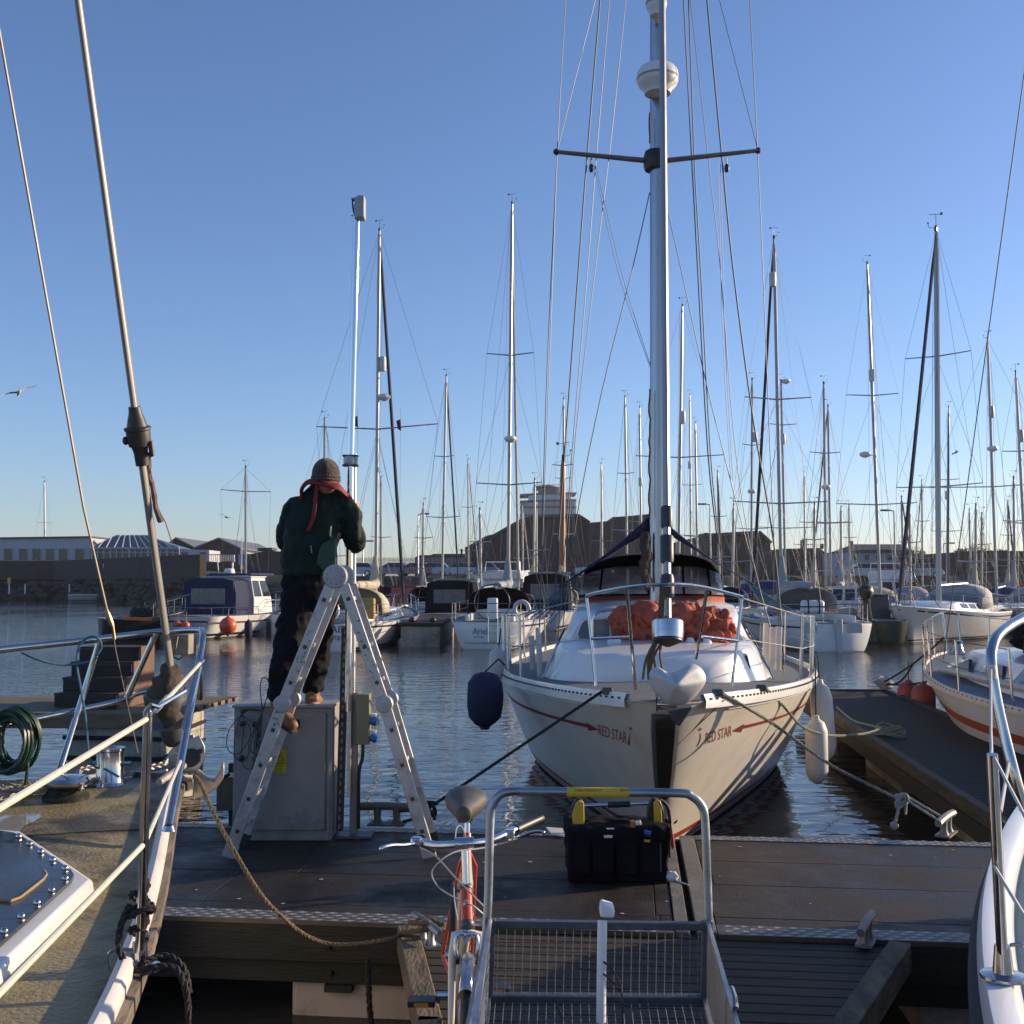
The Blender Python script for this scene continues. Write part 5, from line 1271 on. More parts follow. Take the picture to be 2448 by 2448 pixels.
mb.tube([at(2369, 1600, 3.39), at(2369, 1760, 3.0), at(2370, 1806, 2.76)], .0045, 6); mb.tube([at(2372, 1806, 2.76), at(2368, 1700, 3.3)], .003, 5)
mb.tube([at(2392, 1940, 2.8), at(2412, 1820, 3.36)], .005, 6); mb.tube([at(2374, 1806, 2.76), at(2470, 1990, 2.2)], .004, 5); mb.tube([at(2375, 2068, 2.8), at(2455, 2200, 2.3)], .0045, 5); mb.build("lifeline", mat("pale lifeline", (.5, .47, .42), .45, .3), QB)

# ================================================================ RED-STRIPED YACHT BEYOND THE FINGER
ydir = V((.06, .998, 0)).normalized(); YA = math.atan2(-ydir.x, ydir.y); ytip = at(2270, 1590, 17.3); ytip.z = 0
YC = ytip - ydir * 4.6; TY = frame_T(YC, YA)
YB = root("red_striped_yacht", YC, "white yacht with a broad red stripe and two red fenders at its bow", "yacht")
YH = Hull(9.2, 3.0, 1.12, .95, .95, rake=.5, trake=.2, tw=.7, pw=.72, midfull=.25)
hull_meshes(YH, TY, YB, WHITE, bands=((.03, .06, NAVYP),), deck=DECKG, n=40)
mb = MB(TY)
for s in (-1, 1): mb.loft([[YH.P(s, .01 + .97 * i / 30, YH.zd(i / 30) - .36, .006), YH.P(s, .01 + .97 * i / 30, YH.zd(i / 30) - .26, .006)] for i in range(31)], closed=False)
mb.build("red_stripe", mat("brick red stripe", (.40, .07, .04), .45), YB)
mb = rail_loft(TY, YH, [(.006, -.05), (.012, .0), (.0, .035), (-.03, .035), (-.035, .0)], n=40); mb.cm = 1
for k in range(56):
    t = .03 + k * .016; mb.beam(YH.deckpt(-1, t, -.01, .012), YH.deckpt(-1, t + .003, -.01, .012), .01, .014)
mb.build("toe_rail", [mat("buff toe rail", (.50, .45, .38), .5), BLACK], YB, ang=40)
coachroof(TY, YB, YH, .16, .7, wk=.66, h=.34, nwin=0)
for k in range(3):
    mb = MB(TY); y0 = 2.0 - k * 1.15; 
    mb.prism([V((-.87 - .02 * k, y0, 1.05)), V((-.90 - .02 * k, y0 - .95, 1.05)), V((-.84 - .02 * k, y0 - .85, 1.25)), V((-.76 - .02 * k, y0 - .15, 1.25))], (-.04, 0, .01)); mb.build("window", WINDOW, YB)
mb = MB(TY); mb.tube([V((-1.0, 1.8 - k * .4, 1.08)) for k in range(13)], .045, 8); mb.build("spinnaker_pole", mat("pale pole", (.45, .42, .38), .5), YB)
gw = MB(TY)
for s in (-1, 1):
    for t in (.06, .115, .2, .36, .52, .68):
        mb = MB(TY); mb.tube([YH.deckpt(s, t, .03), YH.deckpt(s, t, .0, .6)], .013, 6); mb.build("stanchion", STEEL, YB)
    for h in (.59, .3): gw.tube([YH.deckpt(s, t, .0, h) for t in (.06, .115, .2, .36, .52, .68)], .005, 4)
gw.build("guard_wires", WIRE, YB)
mb = MB(TY); mb.tube(spline([YH.deckpt(-1, .06, .0, .6), V((-.12, 4.5, 1.75)), V((.12, 4.5, 1.75)), YH.deckpt(1, .06, .0, .6)], 5), .015, 6)
for s in (-1, 1): mb.tube([V((s * .12, 4.5, 1.74)), V((s * .1, 4.35, 1.12))], .014, 6)
mb.build("pulpit", STEEL, YB)
for (x, y, lbl) in ((2172, 1628, "left of the two red fenders at the striped yacht's bow"), (2207, 1634, "right of the two red fenders at the striped yacht's bow, nearer")):
    D = 16.9 - (x - 2172) * .02; fender(at(x, y, D), .17, .58, REDF, lbl, "red fenders", (0, 0, -1), .3)
line("dark mooring line from the striped yacht's bow down to the mossy finger's end", sag(at(2256, 1525, 16), at(2110, 1632, 17.9), .05), .016, ROPEK, False)
line("lower dark mooring line at the striped yacht's bow, crossing the red stripe", sag(at(2310, 1596, 14.8), at(2120, 1636, 17.7), .08), .014, ROPEK, False)
line("slack dark line between the finger end and the striped yacht's bow", sag(at(2184, 1585, 17.2), at(2115, 1630, 17.9), .15), .016, ROPEK, False)
mb = MB(); c = at(2112, 1632, 17.9); mb.ball(c, (.16, .1, .1), 10, 7, .6, 5); tag(mb.build("rope_heap", ROPEW), "small pale rope heap on the far end of the mossy finger", "rope")
# deck gear: winch, dark sail bundle
mb = MB(); p = at(2262, 1512, 14.5); mb.lathe([(.09, 0), (.07, .03), (.05, .11), (.065, .14), (.05, .155), (0, .16)], V((p.x + .15, 14.5, 1.30)), n=14); mb.build("deck_winch", STEEL, YB)
mb = MB(TY)
for k in range(7): mb.ball(V((-.15 + .22 * math.sin(k), .9 - .32 * k * .6, 1.50 + .08 * math.cos(k * 2))), (.30, .28, .2), 10, 8, .4, 3)
o = mb.build("dark_sail_bundle", BLACKC, YB); fold(o, .06, .1)
mb = MB(); mT = at(2440, -700, 10.5); 
yt = TY @ V((0, -1.0, 1.3)); mb = MB(); mb.tube([yt, yt + V((0, 0, 10.5))], .07, 10); mb.build("mast", ALUMAST, YB)
mb = MB(); mb.tube([TY @ V((0, 4.5, 1.15)), at(2448, 190, 12.6), yt + V((0, 0, 10.4))], .012, 6) if False else mb.tube([at(2255, 1580, 16.5), at(2448, 180, 14.0), at(2475, 0, 13.6)], .008, 5); mb.build("forestay", WIRED, YB)
# ================================================================ CABINET, POLE, PEDESTAL, LADDER, WORKER
cx0, cx1 = at(556, 1850, 7.42).x, at(792, 1850, 7.42).x; CH = at(560, 1692, 7.42).z - .5
CAB = root("electrical_cabinet", V(((cx0 + cx1) / 2, 7.6, .5)), "grey steel electrical cabinet with yellow warning sticker, the worker's right boot on top", "cabinet")
CABM = mat("grey cabinet enamel", (.28, .26, .24), .55, var=.12, vs=5, dirt=.7, dcol=(.06, .05, .03), ds=2.6, dlo=.52, dhi=.7, bump=.08, bs=40)
mb = MB(); mb.box(((cx0 + cx1) / 2, 7.60, .5 + CH / 2), (cx1 - cx0, .34, CH)); mb.build("cabinet_body", CABM, CAB, bevel=.008)
mb = MB(); mb.box(((cx0 + cx1) / 2 - .012, 7.418, .5 + CH / 2 + .02), (cx1 - cx0 - .055, .016, CH - .11)); mb.build("door", CABM, CAB, bevel=.004)
mb = MB(); mb.box(((cx0 + cx1) / 2, 7.60, .5 + CH + .008), (cx1 - cx0 + .02, .38, .014)); mb.build("cabinet_lid", mat("pale lid", (.26, .24, .22), .5), CAB, bevel=.003)
for x, y in ((580, 1730), (578, 1812), (707, 1730), (610, 1732)):
    c = at(x, y, 7.41); mb = MB()
    if x == 707: mb.box(c, (.055, .012, .055))
    else: mb.lathe([(.019, 0), (.019, .012), (.01, .016)], c, (0, -1, 0), 12)
    mb.build("door_lock", BLACK, CAB)
c = at(667, 1820, 7.405); sw_, sh_ = .098, .155
mb = MB(); mb.box((c.x, 7.404, c.z), (sw_, .006, sh_)); st = mb.build("warning_sticker", mat("faded yellow sticker", (.50, .40, .03), .5, var=.1), CAB)
mb = MB(); cz = c.z + .038; tri = [V((c.x - .036, 7.3995, cz - .03)), V((c.x + .036, 7.3995, cz - .03)), V((c.x, 7.3995, cz + .034))]
mb.tube(tri, .0028, 4, closed=True); mb.prism([V((c.x + a, 7.398, cz + b)) for a, b in ((.004, .018), (-.008, -.006), (.0, -.005), (-.003, -.022), (.009, .002), (.001, .001))], (0, .002, 0))
text_on(mb, "DANGER", lambda u, v: V((c.x - .04 + .08 * u, 7.4, c.z - .018 + .014 * v)))
for i, tx_ in enumerate(("Electric", "shock", "risk")): text_on(mb, tx_, lambda u, v, i=i: V((c.x - .022 + .044 * u, 7.4, c.z - .036 - .016 * i + .009 * v)))
mb.build("warning_lettering", BLACK, st if False else CAB, smooth=False)
mb = MB(); p = at(575, 1850, 7.42); mb.box((cx0 - .03, 7.55, at(560, 1838, 7.5).z), (.05, .05, .06)); mb.tube([(cx0 - .04, 7.5, at(560, 1850, 7.5).z), (cx0 - .075, 7.48, at(560, 1858, 7.5).z)], .012, 6); mb.build("cable_gland", BLACK, CAB)
mb = MB(); mb.box(((cx1) - .016, 7.41, .5 + CH * .5), (.012, .012, CH * .96)); mb.build("door_hinge_strip", CABM, CAB)
# grey box behind the cabinet (left)
rt = root("junction_box", at(538, 1885, 7.85), "brown grey box fixed low behind the left side of the electrical cabinet", "box")
mb = MB(); a = at(522, 1872, 7.85); b = at(580, 1935, 7.85); mb.prism([V((a.x, 7.8, b.z)), V((b.x, 7.8, b.z)), V((b.x, 7.8, a.z + .05)), V((a.x + .04, 7.8, a.z + .05)), V((a.x, 7.8, a.z))], (0, .18, 0)); mb.build("housing", mat("olive brown box", (.10, .085, .055), .7, var=.3), rt, bevel=.006)
mb = MB(); mb.box((a.x + .1, 7.9, .62), (.06, .06, .34)); mb.build("stand", TIMBER, rt)

# antenna pole
PD = 7.5
pb, pm, pt = at(824, 1985, PD), at(838, 1090, PD), at(853, 490, PD)
POL = root("antenna_pole", V((pb.x, PD, .5)), "tall white pole with a grey panel antenna on top, held by the worker", "antenna pole")
mb = MB(); mb.tube([at(832, 1700, PD), pm, pt], .0255, 14); mb.build("upper_tube", mat("bright aluminium tube", (.72, .71, .70), .06, 1.0, var=.04, vs=3), POL)
mb = MB(); mb.tube([at(843, 1760, PD + .05), at(848, 1085, PD + .05)], .014, 8); mb.build("thin_tube", ALU, POL)
mb = MB(); q0, q1 = at(812, 1984, PD + .03), at(826, 1500, PD + .03)
mb.beam(q0 + V((.0, 0, 0)), q1, .045, .045, up=(0, 1, 0)); n = 24; mb.cm = 1
for k in range(n): c = q0.lerp(q1, (k + .5) / n) + V((.0, -.024, 0)); mb.box(c, (.011, .006, .028))
mb.build("slotted_channel", [mat("rusty dark channel", (.07, .06, .055), .6, .4, var=.4, vs=12), mat("slot pale", (.30, .28, .26), .6)], POL)
mb = MB(); mb.beam(at(834, 1905, PD), at(838, 1560, PD), .022, .03, up=(0, 1, 0)); mb.build("side_strip", mat("pale strip", (.55, .50, .43), .4, .5), POL)
for dz, nm in ((0, 1090), (1, 1113)):
    mb = MB(); c = at(838, nm, PD); mb.box(c, (.105, .07, .012)); mb.build("clamp_plate", DARKSTEEL, POL, bevel=.003)
mb = MB(); c = at(836, 1102, PD); mb.lathe([(.04, -.03), (.043, -.02), (.043, .02), (.04, .03)], c, n=16); mb.build("clamp_collar", GALV, POL)
mb = MB(); c = at(850, 1103, PD); mb.box(c, (.03, .05, .075)); mb.build("clamp_saddle", GALV, POL, bevel=.004)
ca = at(864, 498, PD - .02); mb = MB(); mb.box(ca, (.052, .10, .155)); mb.build("panel_antenna", mat("antenna grey", (.36, .37, .38), .45, var=.06), POL, bevel=.008)
mb = MB(); mb.box(ca + V((-.035, .01, 0)), (.02, .06, .15)); mb.box(ca + V((-.05, .01, .065)), (.04, .05, .012)); mb.build("antenna_back", GALV, POL, bevel=.003)
mb = MB(); mb.tube(spline([ca + V((-.06, 0, .07)), ca + V((-.062, 0, .03)), ca + V((-.052, 0, -.03)), ca + V((-.03, 0, -.075)), pt]), .005, 6); mb.tube([at(840, 516, PD), at(852, 514, PD)], .004, 5); mb.build("antenna_cable", BLACK, POL)

# power pedestal
PE = root("power_pedestal", V((at(858, 1990, 7.55).x, 7.55, .5)), "slim power pedestal with olive box and blue sockets between pole and ladder", "pedestal")
mb = MB(); mb.beam(at(846, 1990, 7.55), at(850, 1655, 7.55), .055, .05, up=(0, 1, 0)); mb.build("post", mat("pedestal grey", (.22, .21, .20), .5, .3, var=.2, vs=8), PE, bevel=.004)
mb = MB(); a = at(853, 1658, 7.5); b = at(885, 1778, 7.5); mb.box(((a.x + b.x) / 2, 7.5, (a.z + b.z) / 2), (b.x - a.x, .10, a.z - b.z)); mb.build("socket_box", mat("olive box", (.20, .19, .11), .5, var=.15), PE, bevel=.006)
for y in (1722, 1762):
    mb = MB(); c = at(888, y, 7.48); mb.lathe([(.03, 0), (.03, .035), (.022, .05)], c, (.9, -.3, -.25), 12); mb.build("blue_socket", mat("blue socket", (.03, .14, .36), .4), PE)
    mb = MB(); mb.box(c + V((.012, .01, .035)), (.04, .05, .02)); mb.build("socket_flap", PLASTW, PE, bevel=.004)
mb = MB(); mb.tube(spline([at(868, 1780, 7.5), at(866, 1815, 7.5), at(858, 1850, 7.5), at(857, 1980, 7.52)]), .012, 8); mb.build("supply_cable", BLACK, PE)
mb = MB(); mb.box((at(846, 1990, 7.5).x, 7.55, .512), (.24, .16, .016)); mb.build("foot_plate", DARKSTEEL, PE)

# ladder: two hinged A-frame sides in depth, with rungs
LADM = mat("ladder aluminium", (.50, .48, .46), .45, .45, var=.15, vs=10, rvar=.1, dirt=.35, dcol=(.16, .14, .12), ds=9, dlo=.5, dhi=.6)
DN, DF = 6.98, 7.30
LT = gz(552, 2040, .5); 
LAD = root("folding_ladder", V((at(790, 1700, 7.1).x, 7.14, .5)), "silver multi-position folding ladder set up as an A-frame over the cabinet", "ladder")
apex = (802, 1378); legs = {'l': ((789, 1400), (675, 1683), (549, 2042)), 'r': ((822, 1398), (919, 1683), (1016, 2010))}
def side_pts(D, key):
    p = [at(x, y, DN) for x, y in legs[key]]; z0 = .505
    # feet on the deck: adjust last point down its own line to z0
    a, b = p[1], p[2]; k = (z0 - a.z) / (b.z - a.z); p[2] = a.lerp(b, k)
    return [V((q.x, D, q.z)) for q in p]
for D in (DF, DN):
    for key in ('l', 'r'):
        p = side_pts(D, key)
        for a, b, w_ in ((p[0], p[1], .066), (p[1], p[2], .076)):
            mb = MB(); mb.beam(a, b, w_ , .026, up=(0, 1, 0)); mb.build("stile", LADM, LAD, bevel=.004)
        mb = MB(); mb.lathe([(.052, -.022), (.056, -.016), (.056, .012), (.05, .022), (.03, .026), (0, .027)], p[1], (0, -1, 0), 24)
        mb.lathe([(.012, .026), (.010, .034)], p[1], (0, -1, 0), 8); mb.build("hinge_disc", mat("cast hinge", (.42, .41, .40), .55, .4, var=.1, vs=12), LAD, ang=30)
        mb = MB(); mb.beam(p[2] + (p[1] - p[2]).normalized() * .08, p[2], .084, .034, up=(0, 1, 0)); mb.build("rubber_foot", RUBBER if D == DF else LADM, LAD)
    mb = MB(); c = at(*apex, DN); c = V((c.x, D, c.z)); mb.lathe([(.070, -.024), (.076, -.016), (.076, .016), (.07, .022), (.03, .026), (0, .027)], c, (0, -1, 0), 26); mb.build("top_hinge", MATS["cast hinge"], LAD, ang=30)
for key in ('l', 'r'):
    p = side_pts(DN, key)
    spots = [p[0].lerp(p[1], f) for f in (.12, .52, .82)] + [p[1].lerp(p[2], f) for f in (.17, .40, .62, .83)]
    for c in spots:
        d = (p[1] - p[0]).normalized(); mb = MB(); mb.beam(V((c.x, DN + .013, c.z)), V((c.x, DF - .013, c.z)), .026, .026, up=d); mb.build("rung", LADM, LAD, bevel=.003)
        mb = MB(); mb.beam(V((c.x, DN - .016, c.z)), V((c.x, DN - .012, c.z)), .024, .024, up=d); mb.build("rung_end", mat("rung end dark", (.05, .05, .05), .5, var=.3), LAD)
mb = MB(); random.seed(3)
for key, rng in (('l', (.25, .8)), ('l2', (.02, .14)), ('r', (.3, .85)), ('a', (0, 0))):
    if key == 'a':
        c = at(*apex, DN)
        for k in range(9): a_ = k * .7; mb.lathe([(.005, 0), (.005, .003)], V((c.x + .05 * math.cos(a_), DN - .027, c.z + .05 * math.sin(a_))), (0, -1, 0), 6)
        continue
    p = side_pts(DN, key[0]); a, b = (p[1], p[2]) if key == 'l2' else (p[0], p[1])
    for k in range(16): q = a.lerp(b, random.uniform(*rng)) + V((random.uniform(-.02, .02), -.0145, 0)); mb.box(q, (random.uniform(.004, .014), .002, random.uniform(.004, .012)))
mb.build("worn_label_marks", mat("ladder print", (.15, .16, .20), .6), LAD)

# worker ----------------------------------------------------------------
WK = root("person", V((at(745, 1690, 7.55).x, 7.5, CH + .5)), "person in dark green jacket, red lifejacket and brown beanie standing on ladder and cabinet", "person")
def remesh(o, v=.012, sm=4):
    m = o.modifiers.new("remesh", 'REMESH'); m.mode = 'VOXEL'; m.voxel_size = v; m.use_smooth_shade = True
    s = o.modifiers.new("smooth", 'SMOOTH'); s.iterations = sm; s.factor = .6
GREEN = mat("dark green shell jacket", (.006, .019, .014), .75, spec=.25, var=.35, vs=7, bump=.2, bs=16, sheen=.1)
DKGREEN = mat("worn black green fabric", (.013, .015, .011), .8, spec=.2, var=.35, vs=9, bump=.3, bs=30)
TROU = mat("black navy trousers", (.006, .006, .008), .85, spec=.2, var=.35, vs=9, bump=.3, bs=25)
SKIN = mat("skin", (.42, .23, .16), .5, var=.08)
BOOT = mat("tan leather boots", (.22, .10, .04), .6, var=.25, vs=12, bump=.2, bs=40)
def A(x, y, D=7.45): return at(x, y, D)
# body: one continuous figure (head, neck, torso, arms, legs)
mb = MB()
mb.ball(A(780, 1142, 7.36), (.082, .10, .115), 16, 12); mb.tube([A(776, 1160, 7.40), A(772, 1200, 7.44)], [.055, .062], 12)
mb.ells([(A(740, 1400), .15, .10), (A(750, 1330), .14, .10), (A(762, 1260), .17, .11), (A(766, 1215), .19, .10), (A(768, 1190, 7.43), .10, .07)])
armR = [A(823, 1215, 7.45), A(842, 1262, 7.42), A(846, 1296, 7.40), A(842, 1262, 7.30), A(846, 1220, 7.32)]
armL = [A(708, 1222, 7.44), A(690, 1268, 7.42), A(686, 1292, 7.38), A(705, 1278, 7.28), A(760, 1262, 7.24)]
armL = [A(708, 1222, 7.44), A(690, 1262, 7.50), A(688, 1292, 7.56), A(715, 1270, 7.70), A(770, 1245, 7.74)]
armR = [A(823, 1215, 7.45), A(842, 1262, 7.47), A(849, 1296, 7.50), A(848, 1262, 7.56), A(848, 1222, 7.60)]
for a_ in (armR, armL): mb.tube(spline(a_, 4), [.05 - .018 * i / 16 for i in range(17)], 10)
legL = [A(718, 1420, 7.42), A(695, 1545, 7.34), A(668, 1665, 7.28), A(660, 1700, 7.24)]
legR = [A(768, 1420, 7.50), A(760, 1540, 7.58), A(748, 1650, 7.60), A(747, 1675, 7.60)]
for l in (legL, legR): mb.tube(l, [.085, .06, .042, .04], 12)
mb.ball(A(666, 1712, 7.24), (.04, .08, .03), 10, 7); mb.ball(A(752, 1684, 7.58), (.04, .09, .028), 10, 7)
# hands: palm plus five curled fingers each
def hand(mb, pc, fwd, up, side, s=1.0):
    fwd, up, side = V(fwd).normalized(), V(up).normalized(), V(side).normalized()
    mb.tube([pc - up * .045 * s, pc + up * .045 * s], .024 * s, 10, flat=(1, 1.5)) 
    for k, ln in enumerate((.062, .072, .068, .055)):
        b_ = pc + up * (.034 - .022 * k) * s + fwd * .025 * s
        mb.tube(spline([b_, b_ + fwd * ln * .45 * s + side * .01 * s, b_ + fwd * ln * .62 * s + side * .036 * s, b_ + fwd * ln * .30 * s + side * .058 * s], 3), .0088 * s, 7)
    b_ = pc + up * .02 * s - fwd * .005 * s
    mb.tube(spline([b_, b_ + side * .03 * s + up * .025 * s, b_ + side * .052 * s + fwd * .018 * s + up * .038 * s], 3), .0105 * s, 7)
hc = A(851, 1212, 7.58)
hand(mb, hc, (-.5, -1, 0), (0, 0, 1), (-1, .4, 0)); hand(mb, A(775, 1245, 7.76), (1, -.2, .1), (0, 0, 1), (0, -1, 0))
body = mb.build("body", SKIN, WK); remesh(body, .0075, 2)
# head details: ears, face turned away (nose, brow) kept on the head
mb = MB(); hd = A(780, 1142, 7.36)
for s in (-1, 1): m3_ = MB(); m3_.ball(hd + V((s * .083, .01, -.02)), (.012, .022, .032), 8, 6); m3_.build('ear', SKIN, WK)
mb.tube([hd + V((.0, .095, .0)), hd + V((0, .125, -.03)), hd + V((0, .1, -.04))], .012, 6); mb.build("nose", SKIN, WK)
# jacket
mb = MB()
mb.ells([(A(738, 1375), .188, .135), (A(738, 1362), .190, .14), (A(742, 1310), .182, .14), (A(750, 1262), .195, .15), (A(760, 1225), .212, .145), (A(766, 1198), .190, .12), (A(768, 1182, 7.42), .145, .10), (A(771, 1170, 7.40), .112, .092), (A(774, 1159, 7.38), .088, .088), (A(775, 1154, 7.375), .080, .084)], 24)
def thick(pts, r0_, r1_): q = spline(pts, 4); return q, [r0_ + (r1_ - r0_) * i / (len(q) - 1) for i in range(len(q))]
q, r = thick(armR, .088, .052); mb.tube(q, r, 14); q, r = thick(armL, .088, .052); mb.tube(q, r, 14)
mb.ball(A(820, 1212, 7.45), (.095, .10, .08), 12, 8); mb.ball(A(710, 1216, 7.45), (.09, .10, .08), 12, 8); mb.ball(A(847, 1300, 7.50), (.066, .07, .062), 12, 8); mb.ball(A(688, 1296, 7.52), (.060, .075, .06), 12, 8)
jk = mb.build("jacket", GREEN, WK); remesh(jk, .013, 3); fold(jk, .045, .12); fold(jk, .020, .05); crease(jk, .008, .12)
mb = MB(); q, r = thick(armR[1:4], .078, .066); mb.tube(q, r, 14); q, r = thick(armL[1:4], .074, .064); mb.tube(q, r, 14)
for c in (A(849, 1300, 7.50), A(687, 1297, 7.53)): mb.ball(c, (.072, .078, .066), 12, 8)
o = mb.build("sleeve_patch", DKGREEN, WK); remesh(o, .014, 2); fold(o, .024, .08)
mb = MB(); mb.prism([A(x, y, 7.29) for x, y in ((762, 1312), (770, 1298), (790, 1288), (804, 1284), (800, 1350), (806, 1372), (770, 1366), (758, 1345))], (.0, .05, 0)); o = mb.build("jacket_pocket", mat("paler green cloth", (.018, .055, .034), .65, var=.3, vs=8), WK, bevel=.012); fold(o, .02, .06)
mb = MB(); mb.tube([A(791, 1258, 7.28), A(789, 1282, 7.28)], .005, 5); mb.tube([A(743, 1304, 7.29), A(745, 1322, 7.29)], .004, 5); mb.build("pull_cord", mat("pale green cord", (.25, .35, .25), .6), WK)
# trousers
mb = MB(); mb.ells([(A(742, 1450), .135, .12), (A(740, 1410), .178, .135), (A(740, 1365), .172, .13), (A(742, 1345), .15, .12)], 20)
q, r = thick([A(714, 1425, 7.42), A(700, 1500, 7.38), A(684, 1575, 7.32), A(668, 1650, 7.27), A(660, 1676, 7.26)], .118, .066); mb.tube(q, r, 16)
q, r = thick([A(768, 1425, 7.50), A(762, 1500, 7.56), A(755, 1580, 7.60), A(748, 1640, 7.60), A(747, 1655, 7.60)], .112, .064); mb.tube(q, r, 16)
tr_ = mb.build("trousers", TROU, WK); remesh(tr_, .013, 3); fold(tr_, .04, .10); fold(tr_, .018, .05); crease(tr_, .008, .12)
# boots
def boot(ank, toe, r=.05, nm="boot"):
    rt_ = None; mb = MB(); ank, toe = V(ank), V(toe); d = (toe - ank)
    mb.tube([ank + V((0, 0, .10)), ank + V((0, 0, .03)), ank - V((0, 0, .01))], [r * 1.05, r, r * 1.02], 12)
    heel = V((ank.x, ank.y, ank.z)) - d * .22 - V((0, 0, .0)); mb.tube(spline([heel, ank, ank.lerp(toe, .5) + V((0, 0, .005)), toe], 4), [.038, .045, .050, .052, .052, .05, .048, .048, .047, .045, .042, .036, .026], 12)
    o = mb.build(nm, BOOT, WK); remesh(o, .009, 2)
    mb = MB(); mb.tube(spline([heel - V((0, 0, .035)), ank.lerp(toe, .4) - V((0, 0, .038)), toe - V((0, 0, .028))], 4), [.032, .038, .04, .042, .045, .046, .044, .036, .022][:9], 12, flat=(.35, 1.05)); mb.build("boot_sole", RUBBER, WK)
boot(A(747, 1672, 7.58), A(762, 1680, 7.76)); boot(A(664, 1702, 7.24), A(706, 1742, 7.16))
mb = MB(); c = A(752, 1668, 7.52); mb.tube([c + V((-.03, 0, 0)), c + V((.02, -.01, .0))], .007, 6); mb.build("boot_tab", mat("pale tan tab", (.6, .45, .25), .5), WK)
# beanie
hd = A(779, 1140, 7.36); mb = MB(); rows = []
for i in range(13):
    th = i / 12 * math.pi * .60; row = []
    for k in range(28):
        a_ = 2 * math.pi * k / 28; rib = 1 + .018 * math.cos(a_ * 14); row.append(hd + V((math.sin(th) * math.cos(a_) * .094 * rib, math.sin(th) * math.sin(a_) * .112 * rib, math.cos(th) * .115 + .012)))
    rows.append(row)
mb.loft(rows, True, False); mb.tube([p * 1.0 for p in rows[-1]], .011, 8, closed=True); mb.tube([p + V((0, 0, .02)) for p in rows[-1]], .011, 8, closed=True)
mb.build("beanie", mat("brown knit wool", (.055, .038, .028), .95, var=.4, vs=30, bump=.8, bs=70, sheen=.3), WK)
# lifejacket: collar roll and back strap
LJ = mat("red lifejacket cloth", (.20, .014, .016), .7, var=.2, vs=8, bump=.3, bs=20)
mb = MB(); cc = spline([A(722, 1190, 7.36), A(722, 1168, 7.33), A(738, 1152, 7.31), A(765, 1152, 7.285), A(795, 1160, 7.29), A(812, 1166, 7.31), A(828, 1182, 7.36)], 5)
mb.tube(cc, [.017 + .010 * math.sin(math.pi * i / (len(cc) - 1)) for i in range(len(cc))], 10, flat=(1.5, .6)); mb.tube(spline([A(722, 1190, 7.36), A(716, 1200, 7.42), A(716, 1215, 7.52)], 4), .022, 8); mb.tube(spline([A(826, 1180, 7.36), A(838, 1196, 7.42), A(836, 1215, 7.55)], 4), .018, 8); mb.build("lifejacket_collar", LJ, WK)
mb = MB(); stp = spline([A(757, 1160, 7.275), A(754, 1190, 7.278), A(750, 1225, 7.268), A(744, 1250, 7.272), A(735, 1270, 7.278)], 4)
mb.loft([[p + V((-.012, 0, 0)), p + V((.012, 0, .0)), p + V((.012, .02, 0)), p + V((-.012, .02, 0))] for p in stp]); mb.build("back_strap", LJ, WK)
# cable bundle hanging at the cabinet
mb = MB(); cb0 = at(628, 1700, 7.3)
mb.tube(spline([cb0, at(622, 1645, 7.3), at(628, 1621, 7.3), at(640, 1625, 7.3), at(642, 1650, 7.3), cb0]), .0035, 5)
random.seed(5)
for k in range(5):
    x = 548 + k * 17; y = 1790 + (k % 3) * 16; mb.tube(spline([cb0, at(590 - 4 * k, 1700, 7.3), at(x, 1745, 7.3), at(x - 4, y, 7.3), at(x + 22, y + 12, 7.3), at(600 + 5 * k, 1760, 7.29), cb0 + V((0, -.01, 0))]), .003, 5)
for k in range(4): mb.tube(spline([cb0, at(622 - 4 * k, 1760, 7.3), at(614 - 3 * k, 1850 + 12 * k, 7.3), at(604 - 2 * k, 1810 + 20 * k, 7.3)]), .003, 5)
tag(mb.build("cable_bundle", BLACK), "tangled thin black cables hanging beside the ladder's left hinge in front of the cabinet", "cable")
# ================================================================ TROLLEY
TD = 3.05
TRO = root("dock_trolley", V((at(1430, 2300, 2.7).x, 2.7, .5)), "grey mesh dock trolley with tall hoop handle and yellow grip sleeve in the foreground", "trolley")
mb = MB(); hp = [at(1150, 2448, TD - .25), at(1158, 2300, TD - .03), at(1167, 2150, TD), at(1172, 1960, TD), at(1180, 1920, TD), at(1196, 1900, TD), at(1222, 1892, TD), at(1300, 1892, TD), at(1440, 1894, TD), at(1620, 1896, TD), at(1652, 1903, TD), at(1676, 1925, TD), at(1685, 1960, TD), at(1690, 2080, TD), at(1696, 2260, TD)]
mb.tube(spline(hp, 5), .0118, 14); mb.build("hoop_handle", GALV, TRO)
mb = MB(); mb.tube([at(1355, 1893.0, TD), at(1503, 1894.6, TD)], .0132, 14); mb.build("grip_sleeve", YELLOW, TRO)
mb = MB()
def gt(x0, x1): 
    return lambda u, v: at(x0 + (x1 - x0) * u, 1889.5 - 5 * v + 1.5 * u, TD - .0136) + V((0, 0, 0))
# lettering printed round the sleeve
def sleeve(px0, px1):
    a, b = at(px0, 1893, TD), at(px1, 1894, TD)
    return lambda u, v: a.lerp(b, u) + V((0, -.0136 * math.cos((.25 + .6 * v)), .0136 * math.sin((.25 + .6 * v))))
text_on(mb, "Tomaso MARINEWAY", sleeve(1372, 1438)); text_on(mb, "gaylor", sleeve(1482, 1502)); mb.build("sleeve_lettering", BLACK, TRO, smooth=False)
